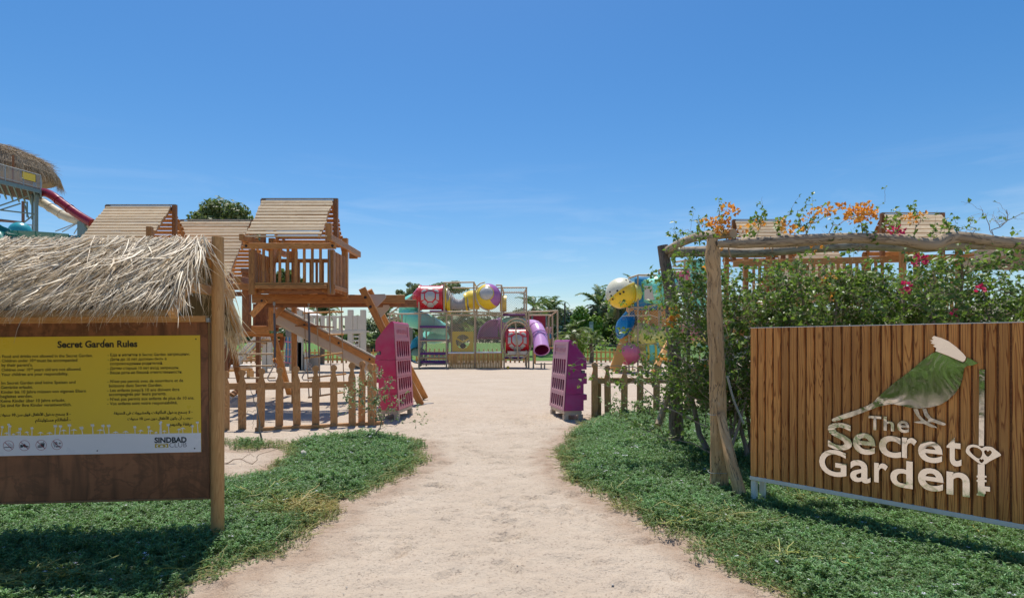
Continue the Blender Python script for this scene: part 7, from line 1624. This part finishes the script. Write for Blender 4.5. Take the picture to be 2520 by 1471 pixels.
# sprays that stand above the rail, with orange bracts
def spray(seed, base, sprays, label, petal, flowers, lsize=.05, leaves=.6, cat='bougainvillea', name='bougainvillea', leafm='bag_leaf', twm='twig', twigs=.42, tl=.2, nbig=60):
    rn = random.Random(seed); pl = Plant()
    for s_ in sprays:
        Y0, pts = s_[0], s_[1]; r0 = s_[2] if len(s_) > 2 else .008; lv = s_[3] if len(s_) > 3 else leaves
        branch(pl, [P(x_, y_, Y0 if len(pt) < 1 else Y0) for pt in [pts] for x_, y_ in pts], r0, .0022, rn, lv, twigs, lsize, tl, 0, .06, .012)
    for px, py, Y, r, n in flowers: pl.flower(P(px, py, Y), r, rn, n)
    global tot
    root, nl = finish_plant(pl, name, label, (base[0], base[1], 0), None, cat, leafm, petal, nbig, twm); tot += nl
spray(21, (2.4, 6.2), [(6.1, [(1800, 640), (1790, 590), (1775, 550), (1772, 500)], .01), (6.1, [(1790, 585), (1760, 560), (1722, 552), (1700, 545)], .006), (6.2, [(1745, 600), (1715, 575), (1690, 565), (1660, 592)], .005), (6.1, [(1800, 590), (1850, 560), (1880, 545)], .006), (6.0, [(1840, 600), (1868, 570), (1872, 530)], .005)],
      'tuft of bougainvillea with orange flowers above the tan pergola post', 'orange_petal', [(1778, 560, 6, .07, 46), (1762, 552, 6, .06, 34), (1790, 515, 6, .05, 26), (1805, 520, 6, .04, 18), (1755, 545, 6, .04, 16), (1735, 547, 6, .03, 10), (1785, 535, 6, .05, 20), (1830, 562, 6, .04, 12), (1868, 552, 6, .04, 14), (1766, 610, 6.1, .04, 16), (1745, 660, 6.3, .04, 16)])
spray(22, (3.6, 6.2), [(6.1, [(1900, 620), (1915, 570), (1935, 530)], .007), (6.1, [(1960, 610), (1990, 560), (2030, 530), (2080, 500)], .008), (6.1, [(1985, 570), (1965, 530), (1978, 510)], .005), (6.1, [(2020, 610), (2050, 560), (2110, 525), (2140, 520)], .006, .25), (6.1, [(1940, 600), (1965, 565), (1955, 545)], .005), (6.0, [(2060, 590), (2110, 575), (2150, 590)], .005)],
      'long bougainvillea sprays with orange flowers rising over the middle of the log rail', 'orange_petal', [(1940, 560, 6, .05, 22), (1925, 545, 6, .03, 12), (2005, 518, 6, .03, 12), (2030, 515, 6, .05, 22), (2045, 520, 6, .04, 14), (1990, 540, 6, .04, 10), (1960, 572, 6, .06, 18), (2060, 512, 6, .03, 10), (2072, 505, 6, .025, 8), (1895, 600, 6.1, .04, 14)])
spray(23, (4.3, 6.2), [(6.1, [(2110, 620), (2120, 580), (2118, 530)], .007), (6.1, [(2200, 600), (2205, 560), (2215, 515)], .006), (6.1, [(2240, 600), (2260, 550), (2258, 530)], .006), (6.0, [(2290, 590), (2320, 565), (2350, 560), (2380, 580)], .005), (6.0, [(2150, 600), (2180, 580), (2175, 560)], .005)],
      'bougainvillea spray carrying the biggest cluster of orange flowers', 'orange_petal', [(2105, 525, 6, .10, 70), (2130, 520, 6, .09, 60), (2142, 532, 6, .06, 36), (2098, 535, 6, .06, 30), (2228, 530, 6, .04, 14), (2245, 545, 6, .03, 12), (2268, 530, 6, .03, 8)])
spray(24, (5.2, 6.2), [(6.0, [(2420, 610), (2440, 575), (2475, 545), (2530, 515)], .008, .06), (6.0, [(2440, 575), (2430, 540), (2410, 515)], .004, .05), (6.0, [(2380, 600), (2395, 570), (2385, 545)], .005, .3), (6.0, [(2460, 560), (2480, 530), (2475, 520)], .004, .05), (6.0, [(2350, 600), (2375, 575), (2400, 560)], .004, .2)],
      'bare twiggy bougainvillea branches against the sky at top right', 'orange_petal', [], nbig=20, tl=.16)
# sparse branches reaching left over the picket fence
spray(25, (2.2, 7.6), [(7.4, [(1800, 1150), (1790, 1000), (1760, 880), (1720, 800), (1690, 720)], .022, .2), (7.4, [(1760, 900), (1740, 960), (1735, 1080)], .016, .1), (7.2, [(1750, 860), (1680, 800), (1600, 778), (1530, 778)], .011, .3), (7.3, [(1720, 780), (1660, 770), (1580, 760), (1490, 752)], .007, .3), (7.2, [(1750, 1000), (1650, 940), (1560, 905), (1480, 900), (1420, 880)], .011, .35), (7.0, [(1740, 1050), (1640, 1000), (1560, 930), (1470, 905)], .009, .25),
      (7.1, [(1700, 900), (1620, 850), (1540, 850), (1430, 845)], .007, .3), (7.2, [(1740, 820), (1690, 760), (1640, 740), (1560, 742)], .006, .4), (7.0, [(1760, 1120), (1700, 1090), (1640, 1080), (1590, 1060)], .008, .35), (7.3, [(1720, 760), (1700, 700), (1720, 650)], .007, .7), (7.3, [(1740, 700), (1700, 660), (1690, 620)], .006, .7), (7.2, [(1730, 760), (1700, 740), (1680, 760)], .006, .7), (7.2, [(1650, 930), (1600, 890), (1560, 850), (1510, 840)], .005, .4), (7.2, [(1500, 900), (1440, 895), (1400, 905)], .004, .3), (7.2, [(1700, 840), (1640, 870), (1590, 900)], .005, .4), (7.3, [(1790, 1100), (1810, 1000), (1800, 900), (1820, 800), (1800, 700)], .02, .45), (7.0, [(1800, 1100), (1840, 980), (1835, 880), (1850, 780)], .02, .35), (7.2, [(1780, 860), (1730, 820), (1690, 790), (1655, 700)], .008, .7), (7.2, [(1790, 760), (1740, 700), (1700, 640), (1665, 610)], .008, .8), (7.1, [(1800, 740), (1780, 680), (1730, 640)], .007, .8), (7.1, [(1800, 1000), (1730, 930), (1670, 880), (1600, 840)], .008, .35), (7.2, [(1760, 1000), (1720, 930), (1690, 850), (1650, 830)], .007, .45), (7.2, [(1820, 900), (1780, 860), (1790, 800)], .008, .5), (7.1, [(1650, 960), (1580, 940), (1500, 950), (1450, 920)], .005, .35), (7.2, [(1600, 800), (1540, 810), (1500, 830)], .004, .5)],
      'sparse bougainvillea branches reaching left across the colourful playground', 'orange_petal', [(1658, 765, 7.2, .04, 16), (1652, 792, 7.2, .05, 26), (1660, 780, 7.2, .04, 16), (1735, 905, 7.2, .03, 8), (1630, 884, 7.2, .05, 22), (1641, 887, 7.2, .03, 10), (1590, 788, 7.2, .02, 5)], lsize=.055, twigs=.50, tl=.27, nbig=140)
spray(26, (1.9, 8.3), [(8.2, [(1640, 1085), (1600, 1010), (1580, 960), (1560, 930)], .008, .8), (8.2, [(1640, 1085), (1560, 1040), (1520, 1010), (1500, 990)], .007, .8), (8.2, [(1620, 1080), (1640, 1000), (1640, 950)], .006, .8), (8.1, [(1600, 1060), (1620, 1050), (1570, 1075)], .005, .8), (8.2, [(1600, 1020), (1550, 990), (1530, 960)], .005, .9), (8.2, [(1590, 1040), (1540, 1040), (1510, 1020)], .005, .9)],
      'light green leafy shrub at the foot of the dark pergola post', 'orange_petal', [], lsize=.045, leaves=.8, cat='shrub', name='leafy_shrub', leafm='light_leaf', twigs=.6, tl=.22, nbig=80)
# young grey-green sapling on the left
spray(27, (-2.05, 8.85), [(8.85, [(922, 1100), (928, 1060), (945, 1035), (962, 1015)], .014, 0), (8.85, [(940, 1040), (915, 1010), (880, 1000), (835, 992)], .007, .7), (8.85, [(945, 1035), (930, 990), (905, 960), (880, 935)], .006, .75), (8.85, [(950, 1025), (960, 980), (945, 930), (930, 918)], .006, .75), (8.85, [(935, 1000), (900, 975), (860, 975), (850, 985)], .005, .8), (8.85, [(955, 1022), (975, 1000), (985, 985)], .004, .6), (8.85, [(928, 1060), (985, 1040), (1030, 1035), (1045, 1025)], .004, .45), (8.85, [(920, 990), (935, 960), (905, 930)], .004, .8), (8.85, [(900, 1000), (880, 970), (870, 945)], .004, .8), (8.85, [(950, 990), (930, 965), (955, 940)], .004, .8)],
      'young grey-green sapling growing before the pink gate block', 'orange_petal', [], lsize=.038, leaves=.75, cat='sapling', name='sapling', leafm='young_leaf', twigs=.62, tl=.17, nbig=90)
spray(28, (-3.75, 8.95), [(8.9, [(645, 1092), (636, 1040), (625, 985), (613, 948)], .018, 0), (8.9, [(630, 1010), (612, 1015), (595, 1035)], .006, 0), (8.9, [(628, 1000), (640, 985), (645, 975)], .005, 0), (8.9, [(628, 1015), (622, 1040), (625, 1055)], .004, 0)],
      'bare grey dead stick stuck upright before the left picket fence', 'orange_petal', [], leaves=0, cat='dead branch', name='dead_sapling', twigs=.03, tl=.08, nbig=0)
spray(29, (-3.6, 7.6), [(7.4, [(545, 1145), (590, 1130), (620, 1140), (640, 1165), (610, 1185), (600, 1200)], .010, 0), (7.3, [(620, 1140), (640, 1120), (690, 1100)], .006, 0), (7.3, [(590, 1130), (610, 1120), (625, 1122)], .005, 0), (7.3, [(640, 1165), (650, 1150), (655, 1140)], .005, 0)],
      'dry pale fallen branch lying on the sandy gap at left', 'orange_petal', [], leaves=0, cat='fallen branch', name='fallen_branch', twigs=.12, tl=.12, nbig=0)
print('hedge leaves', tot)
tag(MB().lathe([(0, -.03), (.045, -.02), (.05, .01), (.02, .035), (0, .03)], (gp(747, 1140)[0], gp(747, 1140)[1], .12), (1, .4, .3), 9).build('shell', M['stone'], None, smooth=50), 'ribbed pale shell lying on the left ground cover', 'shell')

# trees behind the photographer: what the polished letters mirror
for k, (x_, y_) in enumerate([(-12, 2.5), (-13, -2.0), (-10.5, -6), (-14, 6.5), (-7, -9), (-2.5, -11)]):
    tree('broadleaf_tree', ['broad green tree left of the rules board, seen mirrored in the bird', 'wide green tree left of and behind the photographer', 'low green tree behind the photographer at the left', 'green tree far left beyond the rules board', 'round green tree straight behind the rules board side', 'round green tree directly behind the photographer'][k], 'tree', x_, y_, .5, 4.6 + .4 * (k % 3), 3.0, 5000, .2, 'tree_leaf', .16, 22)

for k, (x_, y_, h_) in enumerate([(-6.2, 1.2, 2.3), (-6.0, -.6, 2.0), (-6.6, -2.4, 2.6), (-5.4, -4.0, 2.2), (-3.6, -5.0, 2.1)]):
    root = thing('garden_shrub', ['leafy shrub left of the photographer, nearest the rules board', 'low leafy shrub left of the photographer', 'tallest leafy shrub left behind the photographer', 'leafy shrub behind the photographer to the left', 'leafy shrub close behind the photographer'][k], 'shrub', (x_, y_, 0))
    V, Fq = crown_arrays(clumps(x_, y_, 0, h_, 1.25, 1.1, 12, (.3, .5), .9), 5200, .09, rng2, shell=.3); npmesh('foliage', V, Fq, M['bright_leaf'], root, kind='stuff')
    MB().tube([(x_, y_, -.1), (x_ + .1, y_, h_ * .7)], [.06, .02], 6).build('stem', M['trunk'], root)

# ---------------------------------------------------------------- person on the platform
def person(loc):
    root = thing('person', 'small person in a pale pink top and blue shorts standing beyond the lilac slide', 'person', loc)
    bm = bpy.data.meshes.new('body'); J = [(0, 0, .95), (0, 0, 1.15), (0, 0, 1.4), (0, 0, 1.52), (0, -.02, 1.62), (0, -.02, 1.72), (.1, 0, .9), (.12, -.02, .5), (.12, 0, .07), (.12, -.14, .04), (-.1, 0, .9), (-.12, .03, .5), (-.12, .05, .07), (-.12, -.09, .04), (.19, 0, 1.42), (.24, -.03, 1.15), (.2, -.2, .98), (.2, -.27, .96), (-.19, 0, 1.42), (-.25, .02, 1.15), (-.22, -.1, .93), (-.22, -.15, .9)]
    E_ = [(0, 1), (1, 2), (2, 3), (3, 4), (4, 5), (0, 6), (6, 7), (7, 8), (8, 9), (0, 10), (10, 11), (11, 12), (12, 13), (2, 14), (14, 15), (15, 16), (16, 17), (2, 18), (18, 19), (19, 20), (20, 21)]
    Rr_ = [.15, .13, .14, .06, .09, .08, .09, .06, .04, .035, .09, .06, .04, .035, .06, .04, .03, .03, .06, .04, .03, .03]
    bm.from_pydata(J, E_, []); o = bpy.data.objects.new('body', bm); COL.objects.link(o); o.parent = root; bm.materials.append(M['skin'])
    sk = o.modifiers.new('skin', 'SKIN'); ss = o.modifiers.new('sub', 'SUBSURF'); ss.levels = ss.render_levels = 2
    if not bm.skin_vertices: bm.attributes.new('skin', 'FLOAT', 'POINT') if 0 else None
    bpy.context.view_layer.update()
    if len(bm.skin_vertices):
        for i, v in enumerate(bm.skin_vertices[0].data): v.radius = (Rr_[i], Rr_[i]); v.use_root = i == 0
    MB().lathe([(.17, .98), (.175, 1.1), (.19, 1.35), (.15, 1.46), (.07, 1.5)], loc, (0, 0, 1), 16).build('top', M['cloth_pink'], root, smooth=50)
    MB().lathe([(.21, .62), (.2, .8), (.185, .99)], loc, (0, 0, 1), 16).build('shorts', M['cloth_blue'], root, smooth=50)
    MB().lathe(sphere_prof(.115, 8, -.2, pi / 2), Vector(loc) + Vector((0, .01, 1.68)), (0, .2, 1), 14).build('hair', M['hair'], root, smooth=60)
    return root
pz = P(1350, 794, 44); bodyz = pz.z - 1.79
person((pz.x, 44, bodyz))
dk = thing('viewing_platform', 'low platform with posts beyond the lilac tube slide', 'platform', (pz.x, 44, 0))
MB().beam((pz.x - 1.1, 44, bodyz - .05), (pz.x + 1.0, 44, bodyz - .05), 1.6, .1).build('deck', M['wood_far'], dk)
for sx in (-1, .9): MB().beam((pz.x + sx, 44, 0), (pz.x + sx, 44, bodyz - .1), .12, .12).build('post', M['wood_far'], dk)
print('done')
